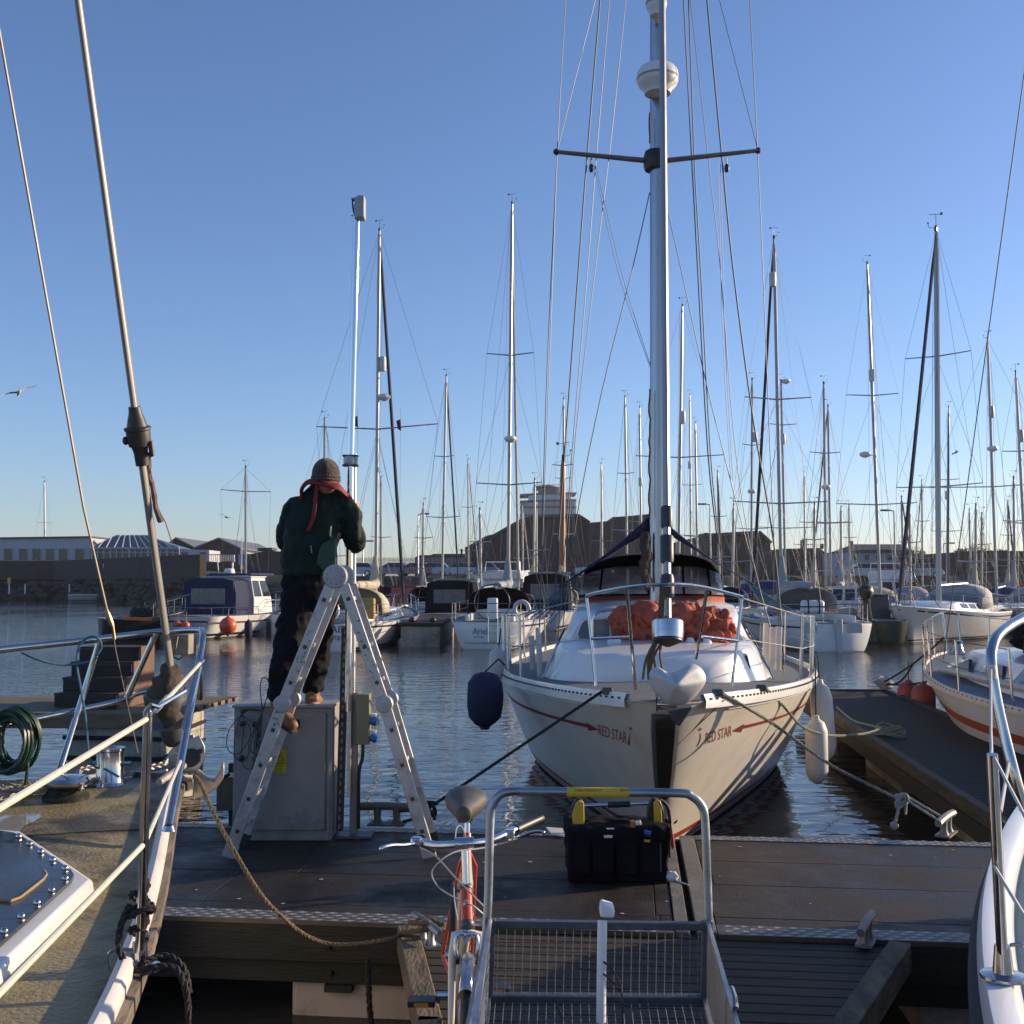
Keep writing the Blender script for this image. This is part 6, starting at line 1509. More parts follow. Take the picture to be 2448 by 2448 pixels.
# basket frame
A_, B_ = at(1172, 2208, TD - .02), at(1690, 2214, TD - .02); A2, B2 = at(1165, 2388, TD - .02), at(1688, 2392, TD - .02)
An, Bn = V((A_.x - .025, 2.05, A_.z + .0)), V((B_.x - .085, 2.05, B_.z)); An2, Bn2 = V((An.x, 2.05, A2.z)), V((Bn.x, 2.05, B2.z))
mb = MB()
for a, b, w_ in ((A_, B_, .024), (A2, B2, .034), (A_, A2, .028), (B_, B2, .028), (An, Bn, .02), (An2, Bn2, .02), (An, An2, .02), (Bn, Bn2, .02)): mb.beam(a, b, w_, w_ * (.8), ext=w_ * .48 if a is not An else 0)
mb.build("end_frame", DARKSTEEL, TRO, bevel=.002)
mb = MB(); mb.beam(A_ + V((-.0, -.02, .014)), An + V((0, 0, .014)), .012, .006); mb.beam(B_ + V((.0, -.02, .014)), Bn + V((0, 0, .014)), .010, .006)
mb.beam(A2, An2, .02, .02); mb.beam(B2, Bn2, .02, .02); mb.build("side_rail", GALV, TRO)
MESHM = mat("welded mesh wire", (.20, .20, .21), .45, .8, var=.2)
def wiremesh(mb, a, b, c, d, n1, n2, r=.0013):      # a-b top edge, d-c bottom edge
    for i in range(n1 + 1): mb.tube([a.lerp(b, i / n1), d.lerp(c, i / n1)], r, 4)
    off = (b - a).cross(d - a).normalized() * r * 1.6
    for j in range(1, n2): mb.tube([a.lerp(d, j / n2) + off, b.lerp(c, j / n2) + off], r, 4)
mb = MB(); wiremesh(mb, A_, B_, B2, A2, 26, 8); mb.build("end_mesh", MESHM, TRO)
mb = MB(); wiremesh(mb, A_, An, An2, A2, 44, 8); mb.build("side_mesh", MESHM, TRO)
mb = MB(); wiremesh(mb, B_, Bn, Bn2, B2, 44, 8); mb.build("side_mesh", MESHM, TRO)
mb = MB(); wiremesh(mb, A2, B2, Bn2, An2, 26, 44); mb.build("floor_mesh", MESHM, TRO)
# brace and axle with wheels below the tray
mb = MB(); mb.tube([at(1166, 2218, TD - .05), at(1145, 2330, TD - .35), at(1120, 2460, TD - .6)], .008, 8); mb.tube([at(1748, 2362, 2.45), at(1756, 2385, 2.42), at(1758, 2410, 2.4)], .007, 8)
ax0, ax1 = V((A2.x + .03, 2.55, .68)), V((B2.x - .03, 2.55, .68)); mb.tube([ax0, ax1], .01, 8)
for a in (ax0, ax1): mb.tube([a, V((a.x, 2.85, A2.z))], .01, 6); mb.tube([a, V((a.x, 2.3, A2.z))], .01, 6)
mb.build("undercarriage", GALV, TRO)
for a, s in ((ax0, -1), (ax1, 1)):
    mb = MB(); c = a + V((s * .0, 0, 0)); ring = [c + V((0, .14 * math.cos(t), .14 * math.sin(t))) for t in [i * math.pi / 12 for i in range(24)]]; mb.tube(ring, .032, 10, closed=True); wh = mb.build("wheel", RUBBER, TRO)
    mb = MB(); mb.lathe([(.03, -.03), (.118, -.012), (.118, .012), (.03, .03)], c, (1, 0, 0), 18); mb.build("wheel_hub", GALV, TRO)
# white antenna post lying upright in the tray
AN = root("antenna_unit", at(1438, 2448, 2.86), "white plastic post with a square cap and black cable standing in the trolley tray", "antenna")
mb = MB(); mb.tube([at(1440, 2200, 2.93), at(1438, 2330, 2.90), at(1436, 2600, 2.86)], .0125, 12); mb.build("post", PLASTW, AN)
mb = MB(); mb.prism([at(1434, 2194, 2.93), at(1468, 2197, 2.93), at(1471, 2177, 2.93), at(1464, 2172, 2.93), at(1438, 2164, 2.93)], (0, .05, .005)); mb.build("cap", PLASTW, AN, bevel=.006)
mb = MB(); mb.tube(spline([at(1400, 2290, 2.95), at(1440, 2298, 2.9), at(1468, 2325, 2.88), at(1484, 2362, 2.87), at(1488, 2440, 2.86), at(1470, 2500, 2.86)]), .0028, 6); mb.tube(spline([at(1382, 2316, 2.95), at(1430, 2322, 2.9), at(1462, 2345, 2.88), at(1482, 2370, 2.87)]), .0028, 6); mb.tube(spline([at(1330, 2400, 2.9), at(1345, 2440, 2.88), at(1352, 2500, 2.86)]), .0028, 6); mb.build("cable", BLACK, AN)

# ================================================================ BICYCLE (facing the camera, propped against the trolley)
BX = lambda px, D: at(px, 1395, D).x
BR = root("bicycle", V((BX(1112, 3.5), 3.7, .5)), "red and white bicycle seen head-on, leaning against the trolley's left side", "bicycle")
REDB = mat("orange red bike paint", (.50, .075, .035), .3, var=.12, vs=10, coat=.4)
WHB = mat("white bike paint", (.72, .66, .56), .3, var=.06, coat=.4)
CHR = mat("scuffed chrome", (.66, .66, .68), .22, 1.0, var=.1, vs=30)
fwD, rwD = 3.30, 4.30; axf = V((at(1118, 2300, fwD).x, fwD, .79)); axr = V((at(1112, 2000, rwD).x - .03, rwD, .79))
def wheel(c, steer, nm):
    st = V((math.sin(steer), -math.cos(steer), 0)); ring = lambda r: [c + st * (r * math.cos(t)) + V((0, 0, r * math.sin(t))) for t in [i * math.pi / 24 for i in range(48)]]
    mb = MB(); mb.tube(ring(.285), .019, 10, closed=True); w_ = mb.build(nm, RUBBER, BR)
    mb = MB(); mb.tube(ring(.262), .0095, 8, closed=True); mb.build("rim", CHR, w_)
    sd_ = st.cross(V((0, 0, 1))); mb = MB(); mb.tube([c - sd_ * .045, c + sd_ * .045], .014, 8)
    for i in range(32): t = i * math.pi / 16; mb.tube([c + sd_ * (.028 if i % 2 else -.028), c + st * (.258 * math.cos(t)) + V((0, 0, .258 * math.sin(t)))], .001, 3)
    mb.build("spokes", CHR, w_)
wheel(axf, R(3), "wheel"); wheel(axr, 0, "wheel")
hb_, ht_ = at(1117, 2205, 3.42), at(1114, 2128, 3.5)      # head tube bottom / top
bar = at(1110, 2016, 3.52); seat = at(1117, 1962, 4.22); stT = at(1117, 1975, 4.2); bbk = V((axr.x + .02, 3.92, .78))
mb = MB(); mb.tube([hb_, ht_], .019, 14); mb.build("head_tube", REDB, BR)
mb = MB(); mb.lathe([(.021, 0), (.022, .003), (.022, .012), (.018, .018)], ht_, (ht_ - hb_), 14); mb.lathe([(.021, 0), (.022, .003), (.022, .012), (.018, .018)], hb_, (hb_ - ht_), 14); mb.build("headset", DARKSTEEL, BR)
mb = MB(); 
c_ = hb_.lerp(ht_, .55) + V((0, -.0195, 0)); mb.ball(c_, (.010, .003, .022), 12, 8); mb.build("head_badge", mat("silver badge", (.4, .38, .3), .3, .8), BR)
sT = at(1117, 2040, 4.15)
mb = MB(); mb.tube([hb_ + V((.004, .02, .03)), bbk], .0165, 12); mb.tube([ht_ + V((.008, .02, -.012)), sT], .0145, 12); mb.build("main_tubes", WHB, BR)
mb = MB(); mb.tube([bbk, sT, stT - V((0, 0, .03))], .0150, 12); mb.build("seat_tube", REDB, BR)
mb = MB()
for s in (-1, 1):
    mb.tube([sT + V((s * .01, 0, 0)), sT + V((s * .03, .02, -.05)), axr + V((s * .055, 0, 0))], .0072, 8); mb.tube([bbk, axr + V((s * .055, 0, 0))], .008, 8)
mb.build("rear_stays", REDB, BR)
mb = MB(); mb.tube([stT - V((0, 0, .08)), seat], .012, 10); mb.build("seat_post", CHR, BR)
for s in (-1, 1):
    mb = MB(); cr = hb_ - V((0, .005, .03)); mb.tube([cr, cr + V((s * .036, 0, -.005)), cr + V((s * .045, -.01, -.06)), axf + V((s * .048, 0, 0))], [.014, .014, .0125, .009], 10); fk = mb.build("fork_blade", WHB, BR)
# quill stem, bar, levers
mb = MB(); mb.tube([ht_ + V((0, 0, .01)), at(1111, 2030, 3.52)], .0115, 12); mb.lathe([(.019, -.03), (.019, .03)], bar, (1, 0, .05), 14); mb.build("handlebar_stem", CHR, BR)
mb = MB(); mb.tube(spline([at(1002, 2010, 3.62), at(1010, 2012, 3.60), at(1045, 2020, 3.55), at(1110, 2017, 3.51), at(1160, 2012, 3.55), at(1200, 1998, 3.60), at(1228, 1984, 3.66), at(1285, 1962, 3.80)], 5), .0118, 12); mb.build("handlebar", CHR, BR)
mb = MB(); mb.tube([at(1232, 1984, 3.67), at(1240, 1980, 3.69), at(1284, 1960, 3.80), at(1290, 1957, 3.815)], [.017, .0175, .0165, .021], 12); mb.build("grip", BLACK, BR)
mb = MB(); mb.tube([at(1006, 2008, 3.62), at(1018, 2018, 3.70), at(1032, 2028, 3.80)], [.017, .0165, .018], 12); mb.build("grip", BLACK, BR)
for pts, c, nm in (([(990, 2016, 3.58), (965, 2020, 3.54), (940, 2020, 3.50), (920, 2024, 3.47), (912, 2028, 3.46)], at(996, 2010, 3.60), 1), ([(1220, 2006, 3.62), (1235, 2004, 3.60), (1265, 1992, 3.60), (1285, 1988, 3.60), (1298, 1990, 3.60)], at(1218, 1992, 3.63), 2)):
    mb = MB(); mb.tube(spline(ats(pts, 3.5), 3), .0055, 8, flat=(1, 1.5)); mb.ball(at(*pts[-1]), .0075, 8, 6); mb.build("brake_lever", CHR, BR)
    mb = MB(); mb.box(c + V((0, -.008, 0)), (.035, .03, .028)); mb.build("lever_clamp", CHR, BR, bevel=.006)
mb = MB()
for pts in ([(1005, 2026, 3.56), (1040, 2045, 3.45), (1090, 2100, 3.38), (1130, 2140, 3.36), (1170, 2180, 3.4)], [(1216, 2012, 3.6), (1150, 2028, 3.5), (1090, 2036, 3.42), (1050, 2060, 3.38), (1032, 2088, 3.37), (1048, 2120, 3.36), (1085, 2145, 3.35), (1130, 2165, 3.36), (1165, 2195, 3.38)], [(1088, 2020, 3.55), (1090, 1985, 3.6), (1098, 1974, 3.62), (1108, 1984, 3.62), (1115, 2010, 3.6)], [(1085, 2110, 3.5), (1086, 2150, 3.44), (1094, 2200, 3.4)]):
    mb.tube(spline(ats(pts, 3.5), 5), .0026, 6)
mb.build("brake_cable", mat("grey cable outer", (.35, .35, .34), .45), BR)
mb = MB(); cc = hb_ + V((0, -.03, -.035))
for s in (-1, 1): mb.tube(spline([cc + V((0, 0, .01)), cc + V((s * .028, 0, .008)), cc + V((s * .034, -.01, -.025)), cc + V((s * .026, -.012, -.055))], 4), .0062, 8)
mb.lathe([(.010, -.02), (.010, .015)], cc, (0, 1, 0), 10); mb.build("brake_caliper", CHR, BR)
for s in (-1, 1):
    mb = MB(); mb.box(cc + V((s * .026, -.012, -.06)), (.011, .05, .014)); mb.build("brake_pad", BLACK, BR)
mb = MB(); rows = []
for i in range(7):
    t = R(62 + i * 12); o_ = axf + V((0, -math.cos(t) * .315, math.sin(t) * .315)); rows.append([o_ + V((-.022, 0, -.012)), o_ + V((-.015, 0, .002)), o_ + V((0, 0, .006)), o_ + V((.015, 0, .002)), o_ + V((.022, 0, -.012))])
mb.loft(rows, closed=False); o = mb.build("mudguard_stub", CHR, BR); q = o.modifiers.new("solid", 'SOLIDIFY'); q.thickness = .002
# saddle
mb = MB(); sc_ = at(1112, 1932, 4.25); mb.loft([[sc_ + V((w_ * math.cos(a_), dy, h_ * math.sin(a_) + dz)) for a_ in [i * math.pi / 8 for i in range(16)]] for dy, w_, h_, dz in ((-.17, .012, .012, .01), (-.16, .028, .03, .008), (-.10, .034, .04, .008), (-.02, .055, .045, .006), (.05, .078, .052, .01), (.10, .084, .056, .012), (.125, .07, .045, .01), (.135, .03, .02, .01))]); mb.build("saddle", mat("grey tan saddle", (.065, .058, .045), .5, var=.25, vs=10), BR)
mb = MB()
for s in (-1, 1): mb.tube([sc_ + V((s * .02, -.12, -.02)), sc_ + V((s * .022, 0, -.055)), sc_ + V((s * .03, .09, -.03))], .0035, 6)
mb.build("saddle_rail", CHR, BR)
# cranks, pedals, chainring
mb = MB(); mb.lathe([(.085, -.002), (.085, .002)], bbk + V((.04, 0, 0)), (1, 0, 0), 24); mb.build("chainring", CHR, BR)
pl, pr = at(1048, 2394, 3.95), None; cd_ = (pl - (bbk + V((-.06, 0, 0)))); 
mb = MB(); mb.tube([bbk + V((-.065, 0, 0)), V((bbk.x - .068, pl.y, pl.z))], .009, 8); pr = bbk + V((.075, 0, 0)) - V((0, cd_.y, cd_.z)); mb.tube([bbk + V((.065, 0, 0)), pr], .009, 8); mb.tube([bbk - V((.07, 0, 0)), bbk + V((.07, 0, 0))], .012, 8); mb.build("crank", CHR, BR)
for c in (V((bbk.x - .125, pl.y, pl.z)), pr + V((.06, 0, 0))):
    mb = MB(); mb.box(c, (.095, .065, .02)); pd_ = mb.build("pedal", BLACK, BR, bevel=.003)
    mb = MB(); mb.box(c + V((0, -.034, 0)), (.05, .004, .013)); mb.build("pedal_reflector", mat("amber reflector", (.5, .22, .02), .2), pd_)

# ================================================================ TOOL BAG
GD = 6.55; gb = gz(1475, 2062, .5)
TB = root("tool_bag", V((gb.x, GD, .5)), "open black tool tote with yellow ends and bar handle standing on the walkway", "tool bag")
def G(x, y, d=0): return at(x, y, GD + d)
bz = .505
def dn(p): return V((p.x, p.y, bz))
mb = MB(); l0, l1 = G(1352, 1962), G(1596, 1962); 
mb.loft([[V((l0.x + .01, GD - .14, bz)), V((l1.x - .03, GD - .14, bz)), V((l1.x - .03, GD + .14, bz)), V((l0.x + .01, GD + .14, bz))], [V((l0.x, GD - .17, l0.z - .03)), V((l1.x, GD - .17, l0.z - .03)), V((l1.x, GD + .17, l0.z - .03)), V((l0.x, GD + .17, l0.z - .03))], [V((l0.x, GD - .15, l0.z)), V((l1.x, GD - .15, l0.z)), V((l1.x, GD + .15, l0.z)), V((l0.x, GD + .15, l0.z))]]); o = mb.build("bag_body", BLACKC, TB); q_ = o.modifiers.new("remesh", "REMESH"); q_.mode = "VOXEL"; q_.voxel_size = .011; q_.use_smooth_shade = True; fold(o, .022, .12); crease(o, .010, .09)
for k in range(4): mb = MB(); xx = l0.x + .07 + k * .135; mb.box((xx, GD - .176, .64 + .01 * (k % 2)), (.115, .022, .17)); mb.build("outer_pocket", BLACKC, TB, bevel=.008)
for x in (1365, 1560): 
    pass
mb = MB(); mb.prism([G(1372, 1998, -.1), G(1368, 1950, -.1), G(1376, 1922, -.1), G(1384, 1914, -.1), G(1396, 1918, -.1), G(1397, 1984, -.1), G(1384, 1986, -.1), G(1384, 2012, -.1), G(1378, 2012, -.1)], (0, .02, 0)); mb.build("yellow_end", YELLOW, TB, bevel=.004)
mb = MB(); mb.prism([G(1565, 1975, -.05), G(1563, 1920, -.05), G(1570, 1912, -.05), G(1580, 1915, -.05), G(1584, 1978, -.05), G(1578, 1980, -.05)], (0, .02, 0)); mb.build("yellow_end", YELLOW, TB, bevel=.004)
for x in (1382, 1562):
    mb = MB(); mb.prism([G(x - 18, 1990, .0), G(x - 14, 1925, 0), G(x - 2, 1908, 0), G(x + 10, 1912, 0), G(x + 16, 1930, 0), G(x + 18, 1990, 0)], (0, .05, 0)); mb.build("end_panel", BLACK, TB, bevel=.01)
mb = MB(); mb.tube([G(1396, 1926, .03), G(1556, 1920, .03)], .011, 12); mb.build("handle_bar", CHR, TB)
mb = MB(); mb.tube([G(1453, 1924, .03), G(1506, 1922, .03)], .018, 12); mb.build("handle_grip", BLACK, TB)
tools = [("orange_handle", mat("orange handle", (.55, .14, .03), .4), (1513, 1976), (1511, 1962), .013), ("grey_tape", PLASTW, (1520, 1968), (1532, 1966), .014), ("blue_handle", mat("blue handle", (.02, .07, .30), .4), (1540, 1990), (1556, 1994), .016), ("white_tool", PLASTW, (1444, 2000), (1464, 2000), .008), ("white_tool", PLASTW, (1450, 1981), (1468, 1981), .004), ("orange_tab", YELLOW, (1540, 2010), (1554, 2011), .008)]
for nm, m, a, b, r in tools:
    mb = MB(); mb.tube([G(*a, -.175), G(*b, -.18)], r, 10); mb.build(nm, m, TB)
mb = MB(); mb.prism([G(1596, 1958, -.02), G(1606, 1968, -.02), G(1613, 2025, -.02), G(1608, 2032, -.02), G(1600, 2000, -.02)], (0, .05, 0)); mb.build("red_tool", mat("red tool", (.55, .03, .03), .35), TB, bevel=.004)
mb = MB(); mb.tube(spline([G(1578, 1912, -.03), G(1596, 1930, -.02), G(1602, 1975, -.02), G(1598, 2010, -.02), G(1600, 2050, -.02)]), .010, 6); mb.tube(spline([G(1576, 1916, -.1), G(1586, 1950, -.1), G(1582, 2030, -.1), G(1590, 2055, -.1)]), .005, 6); mb.build("side_strap", BLACK, TB)
mb = MB(); mb.ball(V((G(1596, 2052).x, GD - .12, .53)), (.045, .03, .03), 10, 7, .3); mb.tube([V((G(1606, 2050).x, GD - .12, .51)), V((G(1632, 2062).x, GD - .22, .51))], .004, 5); mb.build("rag", PLASTW, TB)
mb = MB(); mb.prism([gz(1305, 1981, .508), gz(1345, 1984, .508), gz(1352, 2002, .508), gz(1318, 1995, .508)], (0, 0, .012)); tag(mb.build("paper_sheet", PLASTW), "small white card lying on the walkway at the tool bag's left corner", "card")
# ================================================================ BACKGROUND YACHTS
random.seed(21)
WOODM = mat("varnished wooden mast", (.30, .12, .04), .4, var=.2, vs=3)
DGREY = mat("charcoal hull", (.05, .055, .065), .35)
SAIL = mat("furled sail cloth", (.42, .40, .36), .8, var=.12)
DSAIL = mat("dark furled sail", (.022, .025, .04), .8, var=.2)
NA, TN, HN = yacht("white yacht seen from astern behind the ladder, tan sail cover and white horseshoe buoy", 42, (898, 1388), (907, 552), L=10.6, head=-9, spread=((.47, 1.0),), cover=TANC, canopy=TANC, furl=DSAIL, rad=[('tube', 915, 870), ('dome', 918, 950)], lifering=(.25, WHITEF), spw=2.4, furlr=.075)
AR, TA, HA = yacht("white yacht with wide named transom and boarding ladder, stern-on in mid water", 43.5, (1214, 1388), (1224, 488), L=10.8, head=-6, spread=((.30, 1.0), (.62, .72)), canopy=BLACKC, rad=[('dome', 1220, 1050)], refl=None, hood=True, furl=SAIL, spw=1.3, beam=3.5, lifering=(1.15, WHITEF), cover=GREYC)
# names on transoms
def transom_text(rt, T, H, words, x0, x1, z0, z1, m=BLACK):
    mb = MB(T)
    for s, a, b, c, d in zip(words, x0, x1, z0, z1):
        def fn(u, v): 
            z = c + (d - c) * v; y = -H.L / 2 + H.trake * (1 - z / H.zs); return V((a + (b - a) * u, y - .02, z))
        text_on(mb, s, fn)
    mb.build("stern_name", m, rt, smooth=False)
transom_text(NA, TN, HN, ("NAIR", "WHITBY"), (.02, .05), (.85, .75), (.62, .38), (.84, .52))
transom_text(AR, TA, HA, ("Ariel", "Jersey"), (-.50, -.46), (.0, -.10), (.50, .36), (.72, .46), mat("grey name", (.12, .13, .16), .5))
mb = MB(TA)
for s in (-1, 1): mb.tube([(.22 + s * .16, -5.45, 1.15), (.22 + s * .16, -5.62, 1.1), (.22 + s * .16, -5.68, .25)], .016, 6)
for k in range(3): mb.tube([(.06, -5.66, .3 + .25 * k), (.38, -5.66, .3 + .25 * k)], .016, 6)
mb.tube([(-.75, -5.64, .22), (.95, -5.64, .22)], .012, 5); mb.build("boarding_ladder", STEEL, AR)
mb = MB(TA); mb.tube([V((.62 * math.cos(a), -4.2, 1.55 + .62 * math.sin(a))) for a in [i * math.pi / 14 for i in range(28)]], .02, 6, closed=True); mb.build("steering_wheel", DARKSTEEL, AR)
mb = MB(TA); mb.box((0, -4.0, 1.3), (.35, .3, .8)); mb.build("wheel_pedestal", WHITE, AR, bevel=.05)
mb = MB(TN); mb.box((.95, -3.4, 1.35), (.5, .25, .7)); mb.build("dodger_cloth", mat("ochre canvas", (.42, .25, .06), .8), NA, bevel=.04)
for (x, y, c, nm) in ((852, 1010, YELLOW, "left"), (955, 1018, REDC, "right")):
    mb = MB(); D = 41; mb.tube([at(x + 3, 975, D), at(x + 1, 1200, D)], .006, 4); mb.build("flag_halyard", WIRE, NA)
    mb = MB(); mb.prism([at(x - 8, y - 12, D), at(x + 3, y - 16, D), at(x + 4, y + 12, D), at(x - 4, y + 8, D)], (0, .02, 0)); mb.build("flag", BLACK if nm == "left" else REDC, NA)
Y = [
 ("small yacht with short mast and dark backstay behind the worker's head", 52, (775, 1392), (776, 1004), dict(L=8, head=-20, spread=((.6, .7),), canopy=BLUEC)),
 ("slim yacht with furled dark headsail midway between ladder and cruising yacht", 60, (1056, 1385), (1067, 900), dict(L=9.5, head=-12, spread=((.37, 1.0), (.64, .6)), furl=DSAIL, canopy=BLACKC)),
 ("far yacht whose thin mast stands just right of the tan covered yacht's mast", 78, (911, 1385), (911, 1142), dict(L=8, head=10, spread=((.5, .9),), canopy=BLUEC)),
 ("old yacht with varnished wooden mast in front of the office tower", 62, (1342, 1385), (1346, 1100), dict(L=11, head=-8, spread=((.96, .55),), mastm=WOODM, r0=.13, hull=BLUEHULL, canopy=GREYC, cover=TANC)),
 ("yacht whose pale mast rises just behind the varnished wooden mast", 70, (1350, 1385), (1347, 955), dict(L=10, head=-15, spread=((.32, .7), (.6, .55)), detail=0)),
 ("yacht with plain pale mast left of the cruising yacht's mast", 66, (1500, 1385), (1494, 950), dict(L=9.5, head=-15, spread=((.34, .9), (.62, .55)), detail=0)),
 ("yacht with mast close against the left of the cruising yacht's mast", 72, (1534, 1385), (1529, 975), dict(L=9, head=-12, spread=((.4, .9),), detail=0, rad=[('tube', 1531, 1152)])),
 ("yacht with bright topped mast immediately right of the cruising yacht's mast", 50, (1620, 1388), (1631, 733), dict(L=10, head=-6, spread=((.49, 1.25),), furl=None, rad=[('tube', 1632, 998)], canopy=BLUEC, spw=1.6)),
 ("distant yacht with very thin tall mast and small radar tube", 84, (1652, 1385), (1649, 945), dict(L=10, head=-10, spread=((.55, .9), (.3, 1.0)), detail=0, rad=[('tube', 1649, 1112)])),
 ("distant yacht with shorter thin mast beside a street lamp", 74, (1668, 1385), (1662, 1012), dict(L=9, head=-10, spread=((.35, .95),), detail=0)),
 ("yacht with flat radar box high on its mast near the cruising yacht's right shrouds", 64, (1795, 1385), (1798, 908), dict(L=10, head=8, spread=((.32, 1.0), (.7, .6)), rad=[('dome', 1797, 1175), ('tube', 1805, 1045)], canopy=BLUEC)),
]
for lbl, D, b, t, kw in Y: yacht(lbl, D, b, t, **kw)
G13, T13, H13 = yacht("white stern-on yacht at right with grey sail cover, flat transom and white raft case", 42, (1868, 1388), (1850, 570), L=10.4, head=3, spread=((.28, 1.35), (.56, .95)), cover=GREYC, canopy=GREYC, furl=DSAIL, rad=[('tube', 1847, 668)], spw=1.35, beam=3.4, furlr=.07)
mb = MB(T13)
for x0 in (-.95, .55):
    mb.box((x0, -5.27, .62), (.5, .03, .62)); 
mb.build("transom_hatch", GREYHULL, G13, bevel=.02)
mb = MB(T13); mb.beam((-.02, -5.4, -.1), (-.02, -5.35, 1.05), .2, .3, up=(0, 1, 0)); mb.build("rudder", GREYHULL, G13, bevel=.02)
mb = MB(T13); mb.box((-.8, -5.2, 1.45), (.75, .3, .42)); mb.build("life_raft_case", PLASTW, G13, bevel=.09)
mb = MB(T13)
for x0 in (-.98, -.62): mb.box((x0, -5.2, 1.45), (.04, .32, .44))
mb.box((-.8, -5.2, 1.45), (.77, .32, .04)); mb.build("raft_strap", NAVYC, G13)
Y2 = [
 ("yacht with second mast close right of the grey covered yacht's mast", 60, (1878, 1385), (1867, 912), dict(L=10, head=6, spread=((.33, 1.6), (.8, .8)), detail=0, rad=[('dome', 1879, 912), ('tube', 1872, 1050)])),
 ("taller of two yachts whose masts nearly touch, right of the grey sail cover", 56, (1974, 1387), (1969, 918), dict(L=10, head=6, spread=((.36, 1.4), (.68, .8)), canopy=BLUEC, rad=[('dome', 1975, 1165)])),
 ("shorter of two yachts whose masts nearly touch, right of the grey sail cover", 62, (1986, 1386), (1979, 972), dict(L=9, head=4, spread=((.4, 1.2),), furl=DSAIL, detail=0)),
 ("yacht with large radar dome halfway up its leaning mast and white sprayhood", 50, (2104, 1388), (2073, 632), dict(L=10.5, head=170, spread=((.29, 1.3), (.61, .85)), canopy=TANC, rad=[('dome', 2068, 1087), ('tube', 2084, 897)], spw=1.35)),
 ("broad white yacht with navy band and arched grey sprayhood, tallest mast at right", 44, (2243, 1390), (2238, 553), dict(L=11.5, head=142, spread=((.31, 1.3), (.66, 1.0)), stripe=NAVYP, canopy=GREYC, furl=DSAIL, r0=.095, beam=3.7, spw=1.3, fb=1.15, furlr=.08)),
 ("yacht with thin mast directly right of the tallest right-hand mast", 72, (2262, 1385), (2268, 975), dict(L=9, head=160, spread=((.35, 1.1), (.62, .8)), furl=DSAIL, detail=0, rad=[('tube', 2264, 1184)])),
 ("yacht with radar dome and reflector on its mast near the right edge", 52, (2382, 1388), (2361, 812), dict(L=10, head=150, spread=((.44, 1.9),), rad=[('dome', 2373, 1073), ('tube', 2370, 985)], canopy=BLUEC, spw=1.5)),
 ("yacht whose mast leans at the extreme right edge", 50, (2455, 1388), (2428, 892), dict(L=9.5, head=150, spread=((.35, .8), (.66, .8)), rad=[('tube', 2440, 1042)], canopy=GREYC)),
 ("yacht with slim mast behind the navy canopied fishing cruiser at left", 62, (588, 1388), (587, 1118), dict(L=8, head=30, spread=((.82, 1.8),), detail=0)),
 ("distant yacht mast above the white harbour building at far left", 185, (108, 1391), (106, 1153), dict(L=12, head=0, spread=((.62, 1.0),), detail=0, r0=.12, canopy=BLUEC)),
]
for lbl, D, b, t, kw in Y2: yacht(lbl, D, b, t, **kw)
# filler rows deeper in the marina
fill = [(1120, 88, 1010, "low yacht far behind the stern-on named yacht"), (1440, 80, 1020, "yacht far back, its mast left of the cruising yacht's forestay wires"), (1720, 70, 1040, "yacht with pale hood seen past the cruising yacht's right shrouds"), (1925, 78, 1100, "distant yacht above the grey covered yacht's boom"), (2030, 80, 1080, "distant yacht left of the leaning radar mast"), (2160, 66, 1060, "distant yacht between the leaning radar mast and the tallest mast"), (2205, 82, 1120, "far yacht just left of the tallest mast"), (2320, 72, 1090, "far yacht midway between the tallest mast and the dome mast"), (2410, 76, 1070, "far yacht right of the dome mast"), (1250, 84, 1120, "far yacht left of the tower with short thin mast"), (2345, 62, 1100, "dark hulled yacht under the trees near the right edge")]
for i, (x, D, ty, lbl) in enumerate(fill):
    yacht(lbl, D, (x, 1388), (x + random.uniform(-5, 5), ty + random.choice((30, 90, 130))), L=random.uniform(8, 10), head=random.choice((-14, -8, 165, 172)), hull=DGREY if "dark hulled" in lbl else (WHITE, CREAM, GREYHULL)[i % 3], spread=((.42, .9),) if i % 2 else ((.33, .9), (.65, .6)), detail=0, canopy=(BLUEC, TANC, GREYC, BLACKC, REDC)[i % 5], cover=(TANC, BLUEC, None, GREYC)[i % 4], furl=(SAIL, None, DSAIL)[i % 3])

more = [(1150, 56, "white hulled yacht tucked between the black canopied cruiser and the named transom"), (1275, 60, "cream yacht just right of the named transom's steering wheel"), (1010, 66, "white yacht behind the concrete dock end"), (1750, 56, "white yacht whose bow shows past the cruising yacht's right rail"), (1945, 54, "pale yacht just behind the flat transom with white raft case"), (2010, 62, "cream yacht between the raft case yacht and the outboard workboat"), (2175, 58, "white yacht close behind the broad navy banded yacht's bow"), (2330, 54, "white yacht close behind the broad navy banded yacht's stern"), (2425, 60, "cream yacht close to the right edge, behind the chrome pulpit"), (800, 64, "cream yacht showing between the ladder legs, far back")]
for i, (x, D, lbl) in enumerate(more):
    yacht(lbl, D, (x, 1388), (x + random.uniform(-4, 4), random.uniform(1130, 1235)), L=random.uniform(8.5, 9.8), head=random.choice((-12, -18, 168, 160)), hull=(WHITE, CREAM, WHITE)[i % 3], spread=((.42, .9),) if i % 2 else ((.33, .9), (.65, .6)), detail=0, canopy=(TANC, WHITEF, GREYC, BLUEC)[i % 4], cover=(None, TANC, GREYC)[i % 3])
